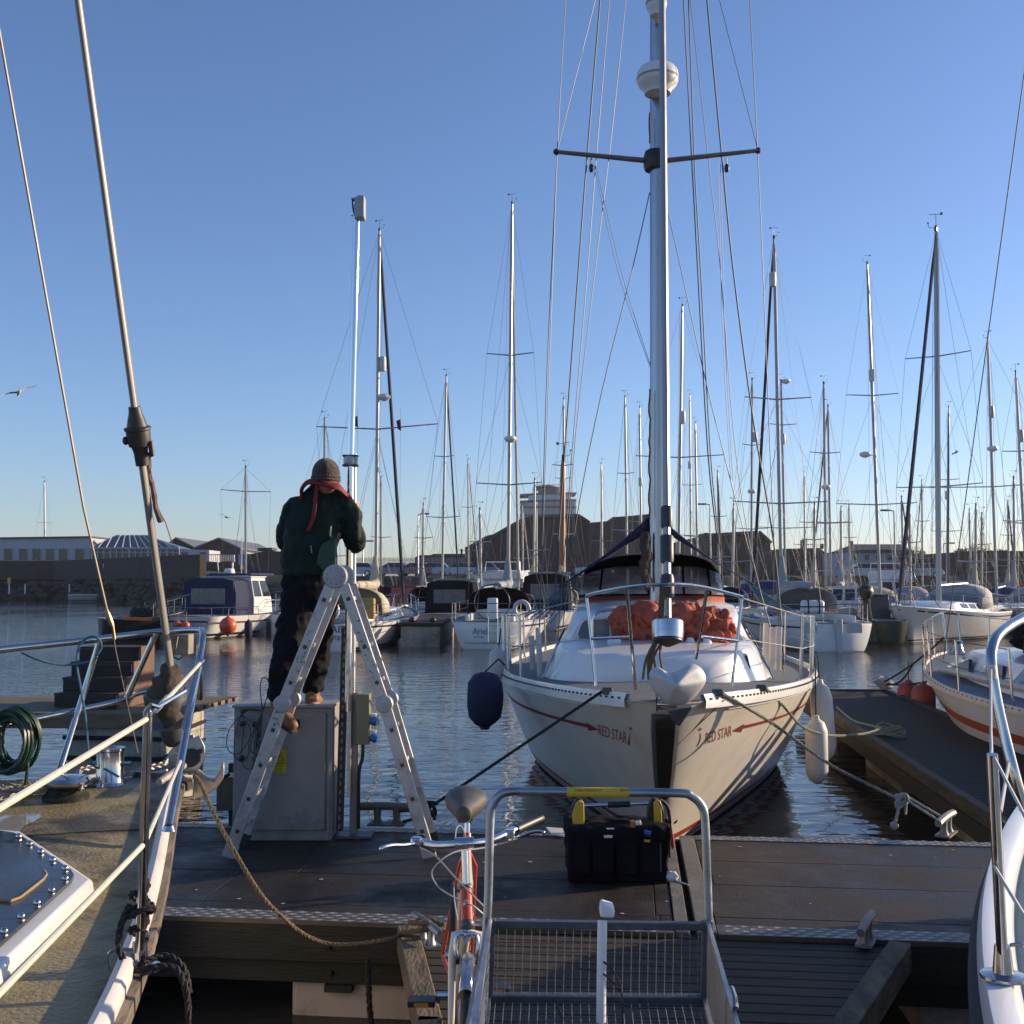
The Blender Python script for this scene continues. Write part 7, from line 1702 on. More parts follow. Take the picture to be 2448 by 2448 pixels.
# ================================================================ MOTOR BOATS
LY, TL, HL = motorboat("white fishing cruiser with navy canopy and big orange ball fender, left of the ladder", 48.3, 574, 8.8, 3.4, -19, canopy=NAVYC, cabh=1.62, cabt=(.40, .62), stripe=NAVYP, fb=1.05, name="fishing_cruiser")
transom_text(LY, TL, HL, ("LADY II",), (.42,), (1.12,), (.34,), (.54,))
mb = MB(TL)
for s in (-1, 1): mb.tube([HL.P(s, i / 24, HL.zd(i / 24) - .26, .02) for i in range(25)], .035, 6)
mb.tube([HL.P(-1, 1, HL.zd(1) - .2, .02) + V((0, -.02, 0)), HL.P(1, 1, HL.zd(1) - .2, .02) + V((0, -.02, 0))], .035, 6); mb.build("rubbing_band", BLACK, LY)
mb = MB(TL); mb.box((0, .1, 2.60), (2.1, 1.9, .08)); mb.build("blue_roof", BLUEC, LY, bevel=.03)
mb = MB(TL); mb.lathe([(.22, 0), (.24, .05), (.2, .2), (0, .22)], (-.3, -.4, 2.64), n=12); mb.tube([(.3, -.4, 2.6), (.3, -.4, 4.2)], .02, 5); mb.tube([(-.7, -.6, 2.6), (-.8, -.6, 3.3)], .03, 5); mb.build("roof_aerials", PLASTW, LY)
mb = MB(TL)
for s in (-1, 1): mb.tube([HL.deckpt(s, t, .05, .34) for t in (.62, .72, .82, .98)], .014, 5)
for s in (-1, 1):
    for t in (.62, .72, .82, .9, .98): mb.tube([HL.deckpt(s, t, .05), HL.deckpt(s, t, .05, .34)], .012, 5)
mb.tube([HL.deckpt(-1, .98, .05, .34), HL.deckpt(1, .98, .05, .34)], .014, 5); mb.build("stern_rail", STEEL, LY)
mb = MB(TL); mb.prism([V((1.2, -.4, 1.0)), V((1.22, -1.2, 1.0)), V((1.1, -1.1, 2.4)), V((1.07, -.5, 2.4))], (.05, 0, 0)); mb.build("clear_side_curtain", mat("milky curtain", (.30, .32, .38), .4, var=.3, vs=3), LY)
def ballf(px, py, D, r, lbl, m=ORANGEF):
    c = at(px, py, D); rt = root("ball_fender", c, lbl, "fender", "orange ball fenders on the fishing cruiser"); mb = MB(); mb.lathe([(0, -r * 1.15), (r * .12, -r * 1.12), (r * .25, -r * .98), (r * .62, -r * .78), (r * .92, -r * .4), (r, 0), (r * .88, r * .5), (r * .5, r * .87), (0, r)], c, (0, 0, -1), 18); mb.build("ball", m, rt)
    mb = MB(); mb.lathe([(.05, 0), (.05, .06), (0, .07)], c - V((0, 0, r * 1.0)), (0, 0, -1), 8); mb.tube([c + V((0, 0, r)), c + V((0, .1, r + .35))], .012, 5); mb.build("eye_and_line", BLACK, rt)
ballf(545, 1496, 43.0, .34, "large orange ball fender at the fishing cruiser's stern quarter")
ballf(424, 1494, 43.5, .17, "left of two small orange fenders on the fishing cruiser's transom"); ballf(444, 1495, 43.4, .17, "right of two small orange fenders on the fishing cruiser's transom")
for x, lb in ((594, "left of two dark fenders on the fishing cruiser's side"), (645, "right of two dark fenders on the fishing cruiser's side")):
    fender(at(x, 1482, 45.2 if x < 600 else 46.6), .16, .75, NAVYC, lb, "dark fenders on the fishing cruiser", (0, 0, -1), .4)
motorboat("cabin cruiser with black aft canopy, stern-on between ladder and named transom", 52, 1092, 8.2, 3.0, -8, canopy=BLACKC, cabh=1.55, cabt=(.3, .55))
motorboat("white motor cruiser with flybridge behind the named white transom", 66, 1215, 10, 3.4, -14, cabh=1.6, flybridge=True)
motorboat("dark red motor boat between the tan covered yacht and the black canopied cruiser", 62, 985, 7, 2.6, -35, hull=DGREY, cab=mat("red cabin", (.30, .03, .03), .4), cabh=1.2, cabt=(.3, .6))
motorboat("cruiser with dark rounded canopy beside the varnished wooden mast", 56, 1312, 8.4, 3.0, -10, canopy=BLACKC, cabh=1.9, cabt=(.28, .5))
motorboat("small white cruiser with pale windows right of the grey covered yacht", 52, 2030, 7, 2.6, 165, cabh=1.2, cabt=(.25, .6))
motorboat("far cruiser with arch above the broad navy banded yacht", 68, 2135, 9.5, 3.3, 175, cabh=1.6, flybridge=True)
motorboat("far white cruiser near the right edge under the trees", 70, 2300, 9, 3.1, 170, cabh=1.5)
motorboat("blue canopied cruiser far behind the cruising yacht's right rail", 60, 1815, 8, 2.9, -5, canopy=BLUEC, cabh=1.5, cabt=(.3, .55))
motorboat("white wheelhouse boat far left of the small leaning workboat mast", 80, 1160, 8, 2.9, 20, cabh=2.0, cabt=(.35, .6))
# dark workboat with raised outboard
WBT, TK, HK = motorboat("dark green workboat with raised black outboard, right of the grey covered yacht", 42, 2096, 4.2, 1.3, -4, hull=mat("dark green hull", (.025, .045, .03), .5, var=.3), cab=DGREY, cabh=.9, cabt=(.3, .5), name="work_boat")
mb = MB(); c = at(2070, 1415, 38.5); mb.ball(c, (.28, .35, .26), 10, 8, .2, 3); mb.tube([c + V((0, 0, -.1)), c + V((.05, 0, -.6)), c + V((.15, 0, -1.0))], [.14, .1, .07], 8); mb.build("outboard_engine", BLACK, WBT)
# black barge by the fishing cruiser
BG, TB_, HB_ = motorboat("low black work barge with a heap of nets left of the fishing cruiser", 44.5, 350, 3.4, 1.8, -60, hull=BLACK, cab=BLACK, cabh=.35, cabt=(.3, .4), name="work_barge", fb=.95)
mb = MB()
for k in range(14): p = at(352 + random.uniform(-20, 28), 1462 + random.uniform(-4, 12), 44.2); mb.ball(p, (.35, .35, .28), 8, 6, .5, 4)
mb.build("net_heap", mat("dark fishing net", (.02, .028, .022), .9, var=.6, vs=14, bump=.8, bs=20), BG, ang=20)
mb = MB(); mb.beam(at(292, 1478, 43.2), at(362, 1481, 43.6), .12, .12); mb.build("orange_gunwale", mat("faded orange paint", (.35, .12, .05), .7), BG)
SBt, Ts, Hs = motorboat("small grey fishing boat moored below the far harbour wall", 138, 248, 8, 3.0, -80, hull=GREYHULL, cab=WHITE, cabh=1.0, cabt=(.2, .35))
mb = MB(); mb.tube([at(248, 1348, 137), at(257, 1405, 137)], .12, 6); mb.build("mast", PLASTW, SBt)
# concrete dock end between the two stern-on yachts
a, b = at(958, 1490, 38.5), at(1052, 1495, 38.5); rt = root("dock_end", V(((a.x + b.x) / 2, 39, 0)), "grey concrete pontoon end between the tan covered yacht and the wide named transom", "pontoon")
mb = MB(); mb.prism([V((a.x, 38.5, -.2)), V((b.x, 38.5, -.2)), V((b.x, 38.5, .72)), V((a.x, 38.5, .72))], (0, 14, 0)); mb.build("concrete_block", CONCRETE, rt, bevel=.04)
mb = MB(); mb.prism([V((a.x - .08, 38.42, .73)), V((b.x + .08, 38.42, .73)), V((b.x + .08, 38.42, .84)), V((a.x - .08, 38.42, .84))], (0, 14, 0)); mb.build("deck_edge", TIMBER, rt, bevel=.02)
for k, (x, y) in enumerate(((985, 1486), (1034, 1484))): mb = MB(); p = at(x, y, 38.9); mb.ball(V((p.x, 38.9, .92)), (.13, .13, .1), 8, 6); mb.build("dock_bollard", BLACK, rt)
ballf_c = at(905, 1512, 39.5); rt = root("ball_fender", ballf_c, "grey round fender on the tan covered yacht's side", "fender"); mb = MB(); mb.lathe([(0, -.3), (.05, -.28), (.12, -.2), (.22, -.02), (.23, .12), (.15, .26), (0, .31)], ballf_c, (0, 0, -1), 14); mb.build("ball", mat("grey fender", (.16, .15, .14), .6, var=.2), rt)

# ================================================================ SHORE: buildings
def face_poly(pts, D): return [at(x, y, D) for x, y in pts]
def block(mb, pts, D, depth): mb.prism(face_poly(pts, D), (0, depth, 0))
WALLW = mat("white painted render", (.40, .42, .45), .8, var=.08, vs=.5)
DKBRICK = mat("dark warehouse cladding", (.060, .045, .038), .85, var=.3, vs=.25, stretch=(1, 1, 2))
DKROOF = mat("dark roof sheet", (.055, .055, .06), .7, var=.2, vs=.3)
WINB = mat("dark window", (.03, .04, .05), .15)
WB1 = root("harbour_office", at(80, 1340, 158), "long white single storey building with six small windows on the harbour wall, far left", "building")
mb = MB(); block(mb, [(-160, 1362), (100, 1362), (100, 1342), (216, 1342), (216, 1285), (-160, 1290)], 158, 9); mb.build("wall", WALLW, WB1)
mb = MB(); block(mb, [(-160, 1290), (217, 1285), (217, 1281.5), (-160, 1286.5)], 157.7, 9.6); mb.build("roof_edge", DKROOF, WB1)
for x in (10, 46, 78, 110, 141, 180):
    mb = MB(); block(mb, [(x, 1337), (x + 19, 1337), (x + 19, 1313), (x, 1313)], 157.93, .05); f = mb.build("window", WINB, WB1)
    mb = MB(); p = face_poly([(x - 1, 1338), (x + 20, 1338), (x + 20, 1312), (x - 1, 1312)], 157.9); mb.tube(p, .07, 4, closed=True); mb.build("window_frame", WALLW, f)
CG = root("conservatory", at(318, 1340, 157), "glass roofed conservatory with white ribs on the harbour wall", "building")
mb = MB(); ev = face_poly([(216, 1311), (428, 1311)], 157); rg_ = face_poly([(278, 1281), (352, 1281)], 160.5); bk = [p + V((0, 7, 0)) for p in ev]
mb.add([ev[0], ev[1], rg_[1], rg_[0]], [(0, 1, 2, 3)]); mb.add([ev[1], bk[1], rg_[1]], [(0, 1, 2)]); mb.add([bk[0], ev[0], rg_[0]], [(0, 1, 2)]); mb.add([bk[1], bk[0], rg_[0], rg_[1]], [(0, 1, 2, 3)])
mb.build("glass_roof", mat("grey glazing", (.09, .11, .14), .25, var=.1), CG, smooth=False)
for i in range(12):
    mb = MB(); u = i / 11; a_ = ev[0].lerp(ev[1], u); b_ = rg_[0].lerp(rg_[1], min(1, max(0, (u - .18) / .64))); off = V((0, -.08, .08))
    if u < .25: b_ = ev[0].lerp(rg_[0], min(1, .2 + u * 3.4))
    if u > .75: b_ = ev[1].lerp(rg_[1], min(1, .2 + (1 - u) * 3.4))
    mb.tube([a_ + off, b_ + off], .12, 4); mb.build("roof_rib", WALLW, CG)
mb = MB(); mb.tube([ev[0], ev[1]], .14, 4); mb.tube([ev[0], rg_[0], rg_[1], ev[1]], .14, 4); mb.build("gutter", WALLW, CG)
mb = MB(); block(mb, [(217, 1341), (427, 1341), (427, 1312), (217, 1312)], 157.3, 6); mb.build("glazed_wall", WINB, CG)
for i in range(15):
    mb = MB(); x = 217 + i * 15; mb.prism(face_poly([(x, 1341), (x + (2.4 if i % 3 else 4), 1341), (x + (2.4 if i % 3 else 4), 1312), (x, 1312)], 157.1), (0, .15, 0)); mb.build("mullion", WALLW, CG)
mb = MB(); mb.prism(face_poly([(217, 1321), (427, 1321), (427, 1319.5), (217, 1319.5)], 157.05), (0, .1, 0)); mb.build("transom_rail", WALLW, CG)
def simple(name, label, poly, D, depth, m, cat="building", extra=None):
    x = sum(p[0] for p in poly) / len(poly); rt = root(name, at(x, 1380, D), label, cat); mb = MB(); block(mb, poly, D, depth); mb.build("walls", m, rt, smooth=False); return rt
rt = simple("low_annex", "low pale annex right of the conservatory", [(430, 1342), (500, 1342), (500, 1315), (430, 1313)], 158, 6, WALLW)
for x in (435, 478):
    mb = MB(); block(mb, [(x, 1334), (x + 14, 1334), (x + 14, 1320), (x, 1320)], 157.9, .1); mb.build("window", WINB, rt)
mb = MB()
for i in range(12): mb.tube([at(500 + i * 5, 1342, 157), at(500 + i * 5, 1326, 157)], .05, 4)
mb.tube([at(500, 1326, 157), at(556, 1326, 157)], .06, 4); tag(mb.build("railing", GALV), "thin railing on the harbour wall right of the low annex", "fence")
def gable(name, label, xl, xr, xp, ye, yp, yb, D, depth, m, rm):
    rt = root(name, at((xl + xr) / 2, 1380, D), label, "building"); mb = MB(); block(mb, [(xl, yb), (xr, yb), (xr, ye), (xp, yp), (xl, ye)], D, depth); mb.build("walls", m, rt, smooth=False)
    mb = MB()
    for a, b in (((xl - 3, ye + 1.5), (xp, yp - 1)), ((xp, yp - 1), (xr + 3, ye + 1.5))):
        p, q = at(*a, D), at(*b, D); mb.add([p - V((0, .5, 0)), q - V((0, .5, 0)), q + V((0, depth, 0)), p + V((0, depth, 0)), p - V((0, .5, -.25)), q - V((0, .5, -.25)), q + V((0, depth, .25)), p + V((0, depth, .25))], [(0, 1, 2, 3), (4, 5, 6, 7), (0, 1, 5, 4), (1, 2, 6, 5), (3, 0, 4, 7), (2, 3, 7, 6)])
    mb.build("roof", rm, rt, smooth=False); return rt
GROOF = mat("pale slate roof", (.13, .14, .15), .6, var=.15, vs=.5)
gable("gabled_shed", "smaller dark gabled shed right behind the conservatory", 393, 466, 422, 1311, 1289, 1345, 178, 26, DKBRICK, GROOF)
rt = gable("gabled_shed", "larger dark gabled shed left of the worker", 466, 574, 524, 1312, 1290, 1362, 168, 26, DKBRICK, GROOF)
mb = MB(); block(mb, [(553, 1343), (560, 1343), (560, 1327), (553, 1327)], 156, .4); mb.tube([at(556, 1345, 156), at(556, 1362, 156)], .15, 5); tag(mb.build("notice_board", PLASTW), "pale notice board standing at the right end of the white railings", "sign")
rt = simple("dark_store", "low dark store with flat roof between the gabled shed and the worker", [(582, 1375), (690, 1375), (690, 1320), (640, 1316), (612, 1322), (582, 1326)], 138, 8, DKBRICK)
mb = MB(); block(mb, [(615, 1317), (650, 1315), (650, 1309), (615, 1310)], 140, 3); mb.build("roof_stack", DKROOF, rt)
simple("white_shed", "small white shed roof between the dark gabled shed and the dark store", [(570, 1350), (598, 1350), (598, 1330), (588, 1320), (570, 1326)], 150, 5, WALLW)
rt = simple("long_low_shed", "long low dark shed left of the great warehouse", [(992, 1378), (1112, 1378), (1112, 1324), (1036, 1324), (1030, 1327), (1000, 1327), (992, 1333)], 165, 20, DKBRICK)
mb = MB(); block(mb, [(1101, 1324), (1105, 1324), (1105, 1312), (1101, 1312)], 170, .8); mb.build("chimney", DKBRICK, rt)
WHp = [(1112, 1384), (1112, 1312), (1165, 1283), (1180, 1280), (1206, 1265), (1246, 1243), (1262, 1238), (1378, 1231), (1386, 1233), (1410, 1249), (1416, 1384)]
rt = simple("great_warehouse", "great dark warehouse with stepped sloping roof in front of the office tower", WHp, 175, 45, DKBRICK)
mb = MB()
for a, b in zip(WHp[1:-2], WHp[2:-1]):
    p, q = at(*a, 174.5), at(*b, 174.5); mb.beam(p, q, .9, .35)
mb.build("roof_edge", DKROOF, rt)
mb = MB(); block(mb, [(1138, 1384), (1138, 1300), (1168, 1296), (1168, 1384)], 174.6, .5); mb.build("loading_door", mat("dull grey door", (.055, .05, .05), .8), rt)
for k in range(7):
    mb = MB(); x = 1220 + k * 26; block(mb, [(x, 1330), (x + 12, 1330), (x + 12, 1300), (x, 1300)], 174.7, .4); mb.build("wall_panel", mat("faded brown panel", (.075, .058, .05), .85, var=.3), rt)
mb = MB(); mb.beam(at(1112, 1352, 174), at(1416, 1350, 174), .4, .5); mb.build("wall_band", DKROOF, rt)
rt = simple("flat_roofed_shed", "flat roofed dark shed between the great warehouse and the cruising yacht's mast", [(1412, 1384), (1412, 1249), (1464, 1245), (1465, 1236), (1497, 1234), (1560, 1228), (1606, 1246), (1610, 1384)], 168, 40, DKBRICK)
for k in range(5): mb = MB(); x = 1425 + k * 34; block(mb, [(x, 1300), (x + 14, 1300), (x + 14, 1282), (x, 1282)], 167.8, .4); mb.build("wall_panel", MATS["faded brown panel"], rt)
rt = gable("brick_warehouse", "dark brown warehouse right of the cruising yacht's mast", 1674, 1700, 1687, 1280, 1279, 1384, 150, 1, DKBRICK, DKROOF)
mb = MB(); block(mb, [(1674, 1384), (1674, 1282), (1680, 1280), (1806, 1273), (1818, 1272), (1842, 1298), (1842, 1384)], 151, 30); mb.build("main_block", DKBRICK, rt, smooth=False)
mb = MB(); mb.beam(at(1676, 1280, 150.8), at(1808, 1272.5, 150.8), .8, .4); mb.beam(at(1814, 1271.5, 150.8), at(1843, 1298, 150.8), .8, .4); mb.build("roof_edge", DKROOF, rt)
for k in range(5): mb = MB(); x = 1690 + k * 24; block(mb, [(x, 1312), (x + 9, 1312), (x + 9, 1298), (x, 1298)], 150.8, .3); mb.build("window", WINB, rt)
rt = simple("flat_dark_house", "flat dark building with two chimneys behind the grey sail cover", [(1842, 1384), (1842, 1325), (1866, 1312), (1960, 1310), (1974, 1322), (2016, 1320), (2016, 1384)], 135, 15, DKBRICK)
for x in (1917, 1924, 1964): mb = MB(); block(mb, [(x, 1312), (x + 5, 1312), (x + 5, 1290 if x < 1930 else 1300), (x, 1290 if x < 1930 else 1300)], 138, .8); mb.build("chimney", mat("chimney brick", (.22, .15, .10), .8), rt)
rt = gable("terrace_house", "terrace house with dark slate roof and pale blue-grey wall at right", 2033, 2174, 2104, 1320, 1319, 1375, 128, 10, WALLW, DKROOF)
mb = MB(); a_ = face_poly([(2030, 1320), (2178, 1320)], 127.5); b_ = face_poly([(2040, 1301), (2160, 1301)], 132); c_ = [p + V((0, 10, 0)) for p in a_]; mb.add(a_ + b_[::-1], [(0, 1, 2, 3)]); mb.add([a_[1], c_[1], b_[1]], [(0, 1, 2)]); mb.add([c_[0], a_[0], b_[0]], [(0, 1, 2)]); mb.add([c_[1], c_[0], b_[0], b_[1]], [(0, 1, 2, 3)]); mb.build("slate_roof", DKROOF, rt, smooth=False)
mb = MB(); block(mb, [(2034, 1306), (2039, 1306), (2039, 1293), (2034, 1293)], 132, .8); mb.build("chimney", DKBRICK, rt)
for k in range(5): mb = MB(); x = 2042 + k * 27; block(mb, [(x, 1338), (x + 8, 1338), (x + 8, 1327), (x, 1327)], 127.8, .3); mb.build("window", WINB, rt)
rt = simple("garden_wall_house", "long pale wall with low roofs between the terrace house and the trees", [(2174, 1384), (2174, 1326), (2240, 1324), (2270, 1330), (2270, 1384)], 126, 8, WALLW)
rt = simple("low_pale_wall", "low pale blue wall left of the terrace house", [(2012, 1384), (2012, 1322), (2033, 1320), (2033, 1384)], 127, 8, WALLW)
rt = simple("dark_boat_shed", "dark boat shed with flat roof at the right edge of the shore", [(2262, 1390), (2262, 1330), (2275, 1321), (2340, 1316), (2520, 1318), (2520, 1390)], 118, 14, DKBRICK)
for k in range(4): mb = MB(); x = 2290 + k * 40; block(mb, [(x, 1356), (x + 12, 1356), (x + 12, 1342), (x, 1342)], 117.8, .3); mb.build("window", WINB, rt)
# office tower
TT = 420; TW_ = root("office_tower", at(1311, 1390, TT), "curved modern office tower with horizontal window bands behind the great warehouse", "tower")
SLAB = mat("grey tower spandrel", (.075, .09, .11), .6, var=.06); TGL = mat("tower glazing", (.28, .42, .48), .12, var=.25, vs=.25, stretch=(1, 1, .1), spec=.9)
def arc(px0, px1, y0, y1, bow, D=TT, n=14, tilt=0):
    a_, b_ = at(px0, y1 + tilt, D), at(px1, y1, D); lo = at(px0, y0 + tilt, D).z; lo2 = at(px1, y0, D).z; top = []; bot = []
    for i in range(n + 1):
        u = i / n; p = a_.lerp(b_, u); dy = -bow * math.sin(math.pi * u) ** .8; top.append(V((p.x, p.y + dy, p.z))); bot.append(V((p.x, p.y + dy, lo + (lo2 - lo) * u)))
    bk0 = [V((b_.x, D + 14, 0)), V((a_.x, D + 14, 0))]
    top += [V((b_.x, D + 14, b_.z)), V((a_.x, D + 14, a_.z))]; bot += [V((b_.x, D + 14, lo2)), V((a_.x, D + 14, lo))]
    return [bot, top]
for y0, y1, kind in ((1262, 1246, 's'), (1246, 1234, 'g'), (1234, 1229, 's'), (1229, 1215, 'g'), (1215, 1210, 's'), (1210, 1199, 'g'), (1199, 1193, 's'), (1193, 1181, 'g'), (1181, 1177, 's')):
    mb = MB(); k = 0 if kind == 's' else .35; x0, x1 = (1243, 1378); 
    if y0 == 1193: x0, x1 = 1262, 1366
    mb.loft(arc(x0 + k * 2, x1 - k * 2, y0, y1, 2.4 - k, tilt=4 if y1 < 1200 else 1)); mb.build("spandrel_band" if kind == 's' else "window_band", SLAB if kind == 's' else TGL, TW_, smooth=False)
mb = MB(); mb.loft(arc(1288, 1350, 1182, 1165, 3)); mb.build("plant_room", SLAB, TW_, smooth=False)
mb = MB(); mb.loft(arc(1276, 1342, 1166, 1163, 6)); mb.build("roof_canopy", SLAB, TW_, smooth=False)
mb = MB(); 
for x, h in ((1285, 1158), (1312, 1155), (1322, 1158)): mb.tube([at(x, 1163, 418), at(x, h, 418)], .12, 4)
mb.tube([at(1276, 1159, 416), at(1340, 1159, 416)], .08, 4); mb.build("roof_antennas", DARKSTEEL, TW_)
for k in range(26):
    mb = MB(); x = 1247 + k * 5; u = (x - 1243) / 135; p = at(x, 1246, TT - 2.4 * math.sin(math.pi * u) ** .8 - .1); mb.box(V((p.x, p.y, (p.z + at(x, 1200, TT).z) / 2)), (.16, .2, at(x, 1200, TT).z - p.z)); mb.build("window_mullion", SLAB, TW_)

# street lamps
def lamp(px, ytop, D, lbl, arm=1, zb=3.0):
    p = at(px, ytop, D); rt = root("street_lamp", V((p.x, D, zb)), lbl, "street lamp", "street lamps on the quay"); mb = MB(); mb.tube([V((p.x, D, zb)), p], [.10, .06], 6); mb.build("pole", GALV, rt)
    mb = MB(); mb.tube([p, p + V((arm * .5, 0, .1))], .05, 5); mb.box(p + V((arm * .8, 0, .08)), (.8, .3, .16)); mb.build("lamp_head", DARKSTEEL, rt)
lamp(1000, 1230, 120, "street lamp on the quay left of the long low shed"); lamp(1283, 1200, 150, "tall street lamp in front of the office tower", -1); lamp(1697, 1207, 110, "street lamp right of the cruising yacht's mast", -1); lamp(2137, 1222, 100, "street lamp above the terrace house", -1, 2.6); lamp(868, 1295, 128, "short street lamp behind the tan sail cover"); lamp(2256, 1300, 125, "thin street lamp left of the boat shed", 1, 2.6)
# fence on the quay
mb = MB(); p0, p1 = at(838, 1345, 132), at(1112, 1347, 132)
for i in range(92): q = p0.lerp(p1, i / 91); mb.beam(V((q.x, q.y, 3.0)), V((q.x, q.y, 5.3)), .06, .03)
for z in (3.6, 5.0): mb.beam(V((p0.x, 132, z)), V((p1.x, 132, z)), .04, .05)
tag(mb.build("palisade_fence", mat("pale steel palings", (.22, .23, .24), .6, .4)), "pale steel palisade fence behind the parked cars", "fence")
# parked cars: one built, copied
def car(loc, paint, lbl, ang, s=1.0):
    T = frame_T(loc, ang) @ Matrix.Scale(s, 4); rt = root("parked_car", loc, lbl, "car", "cars parked along the quay")
    mb = MB(T); sec = []
    for x, w_, z0, z1 in ((-2.1, .7, .35, .75), (-2.0, .82, .28, .92), (-1.2, .86, .25, .98), (1.0, .86, .25, 1.0), (1.9, .82, .28, .92), (2.1, .72, .35, .7)): sec.append([V((x, -w_, z0)), V((x, w_, z0)), V((x, w_ * .98, (z0 + z1) / 2)), V((x, w_ * .9, z1)), V((x, -w_ * .9, z1)), V((x, -w_ * .98, (z0 + z1) / 2))])
    mb.loft(sec); mb.build("body", paint, rt, bevel=.05)
    mb = MB(T); mb.loft([[V((-1.15, -.74, .97)), V((-1.15, .74, .97)), V((1.75, .74, .97)), V((1.75, -.74, .97))], [V((-.45, -.6, 1.42)), V((-.45, .6, 1.42)), V((1.35, .6, 1.42)), V((1.35, -.6, 1.42))]]); mb.build("windows", WINDOW, rt, bevel=.04)
    mb = MB(T); mb.box((.45, 0, 1.44), (1.75, 1.2, .05)); mb.build("roof", paint, rt, bevel=.02)
    for x in (-1.35, 1.3):
        for y in (-.8, .8):
            mb = MB(T); mb.lathe([(.18, -.1), (.32, -.1), (.32, .1), (.18, .1)], (x, y, .32), (0, 1, 0), 12); w_ = mb.build("wheel", RUBBER, rt); mb = MB(T); mb.lathe([(.18, -.105), (.05, -.115), (0, -.115)], (x, y, .32), (0, 1 if y < 0 else -1, 0), 10); mb.build("hubcap", ALU, w_)
    for y in (-.55, .55): mb = MB(T); mb.box((2.06, y, .72), (.08, .28, .14)); mb.build("tail_light", REDPAINT, rt)
    for y in (-.55, .55): mb = MB(T); mb.box((-2.08, y, .68), (.08, .28, .14)); mb.build("headlight", PLASTW, rt)
cp_ = [(855, (.35, .38, .42), "silver blue parked car just above the tan sail cover"), (938, (.10, .11, .13), "dark grey parked car left of the red one"), (990, (.30, .04, .04), "red parked car on the quay"), (1034, (.30, .36, .42), "pale blue parked car right of the red one"), (1100, (.42, .43, .44), "silver parked car behind the leaning slim mast"), (1149, (.10, .18, .22), "teal parked car left of the great warehouse door"), (1420, (.4, .4, .4), "pale parked car before the flat roofed shed"), (2060, (.42, .42, .43), "white parked car below the terrace house"), (2105, (.3, .05, .04), "dark red parked car below the terrace house"), (2200, (.35, .37, .4), "grey parked car below the long pale wall")]
for i, (x, c, lb) in enumerate(cp_):
    D = 122 if x < 1500 else 108; p = at(x, 1378, D); car(V((p.x, D, 3.01 if x < 1500 else 2.7)), mat("car paint %s" % i, c, .3, var=.03, coat=.6), lb, R(random.uniform(-12, 12)))
# lifebuoy post, posts on the bank
rt = root("lifebuoy_post", at(323, 1420, 135), "red lifebuoy on a white post at the foot of the far wall", "lifebuoy")
mb = MB(); mb.tube([at(323, 1422, 135), at(323, 1396, 135)], .12, 6); mb.build("post", PLASTW, rt); c = at(322, 1406, 134.8); mb = MB(); mb.tube([c + V((.38 * math.cos(a_), 0, .38 * math.sin(a_))) for a_ in [i * math.pi / 8 for i in range(16)]], .13, 8, closed=True); mb.build("ring", ORANGEF, rt)
for i, (x, y0, y1, lb) in enumerate(((22, 1420, 1382, "pale marker post with small box on the far bank, furthest left"), (60, 1420, 1396, "thin pale post on the far bank, second from the left"), (166, 1416, 1396, "thin pale post on the far bank left of the grey fishing boat"))):
    rt = root("marker_post", at(x, y0, 140), lb, "post", "marker posts on the far bank"); mb = MB(); mb.tube([at(x, y0, 140), at(x, y1, 140)], .09, 5); mb.build("post", PLASTW, rt)
    if i == 0: mb = MB(); mb.box(at(x, y1 + 6, 139.9), (.35, .2, .7)); mb.build("box", YELLOW, rt)
# trees
LEAF = mat("dark evergreen leaves", (.030, .042, .018), .8, var=.5, vs=1.2)
BARK = mat("bark", (.06, .045, .03), .9)
def tree(px, D, w_, ytop, lbl, zb=2.5):
    rt = root("tree", V((at(px, 1380, D).x, D, zb)), lbl, "tree", "trees on the right shore"); b0 = V((at(px, 1380, D).x, D, zb)); zt = at(px, ytop, D).z; h = zt - zb
    mb = MB(); mb.tube([b0, b0 + V((.1, 0, h * .4)), b0 + V((0, 0, h * .8))], [.25, .18, .06], 7)
    for k in range(5): a_ = k * 1.3; mb.tube([b0 + V((0, 0, h * (.3 + .08 * k))), b0 + V((math.cos(a_) * w_ * .35, math.sin(a_) * w_ * .3, h * (.55 + .07 * k)))], [.1, .04], 5)
    mb.build("trunk", BARK, rt)
    mb = MB(); cl = [(V((random.gauss(0, .36) * w_ / 2, random.gauss(0, .3) * w_ / 2, h * random.uniform(.45, .93))), random.uniform(.35, .8)) for _ in range(16)]
    for k in range(1500):
        c, r = random.choice(cl); d = V((random.gauss(0, 1), random.gauss(0, 1), random.gauss(0, 1))).normalized() * r * random.uniform(.5, 1.05); p = b0 + c + d; s = random.uniform(.07, .16)
        u = V((random.gauss(0, 1), random.gauss(0, 1), random.gauss(0, 1))).normalized(); v_ = u.orthogonal().normalized(); mb.add([p - u * s, p + v_ * s * .6, p + u * s, p - v_ * s * .6], [(0, 1, 2, 3)])
    mb.build("crown", LEAF, rt, smooth=False)
for px, D, w_, yt, lb in ((2183, 124, 2.6, 1312, "small dark tree just right of the terrace house roof"), (2206, 128, 2.2, 1318, "low dark tree second right of the terrace house"), (2300, 124, 3.0, 1314, "dark tree left of the widest tree on the right shore"), (2330, 122, 3.4, 1307, "widest and tallest dark tree on the right shore"), (2362, 123, 3.0, 1308, "dark tree right of the tallest one, before the boat shed"), (2388, 126, 2.6, 1318, "lowest dark tree at the right end of the row")): tree(px, D, w_, yt, lb)
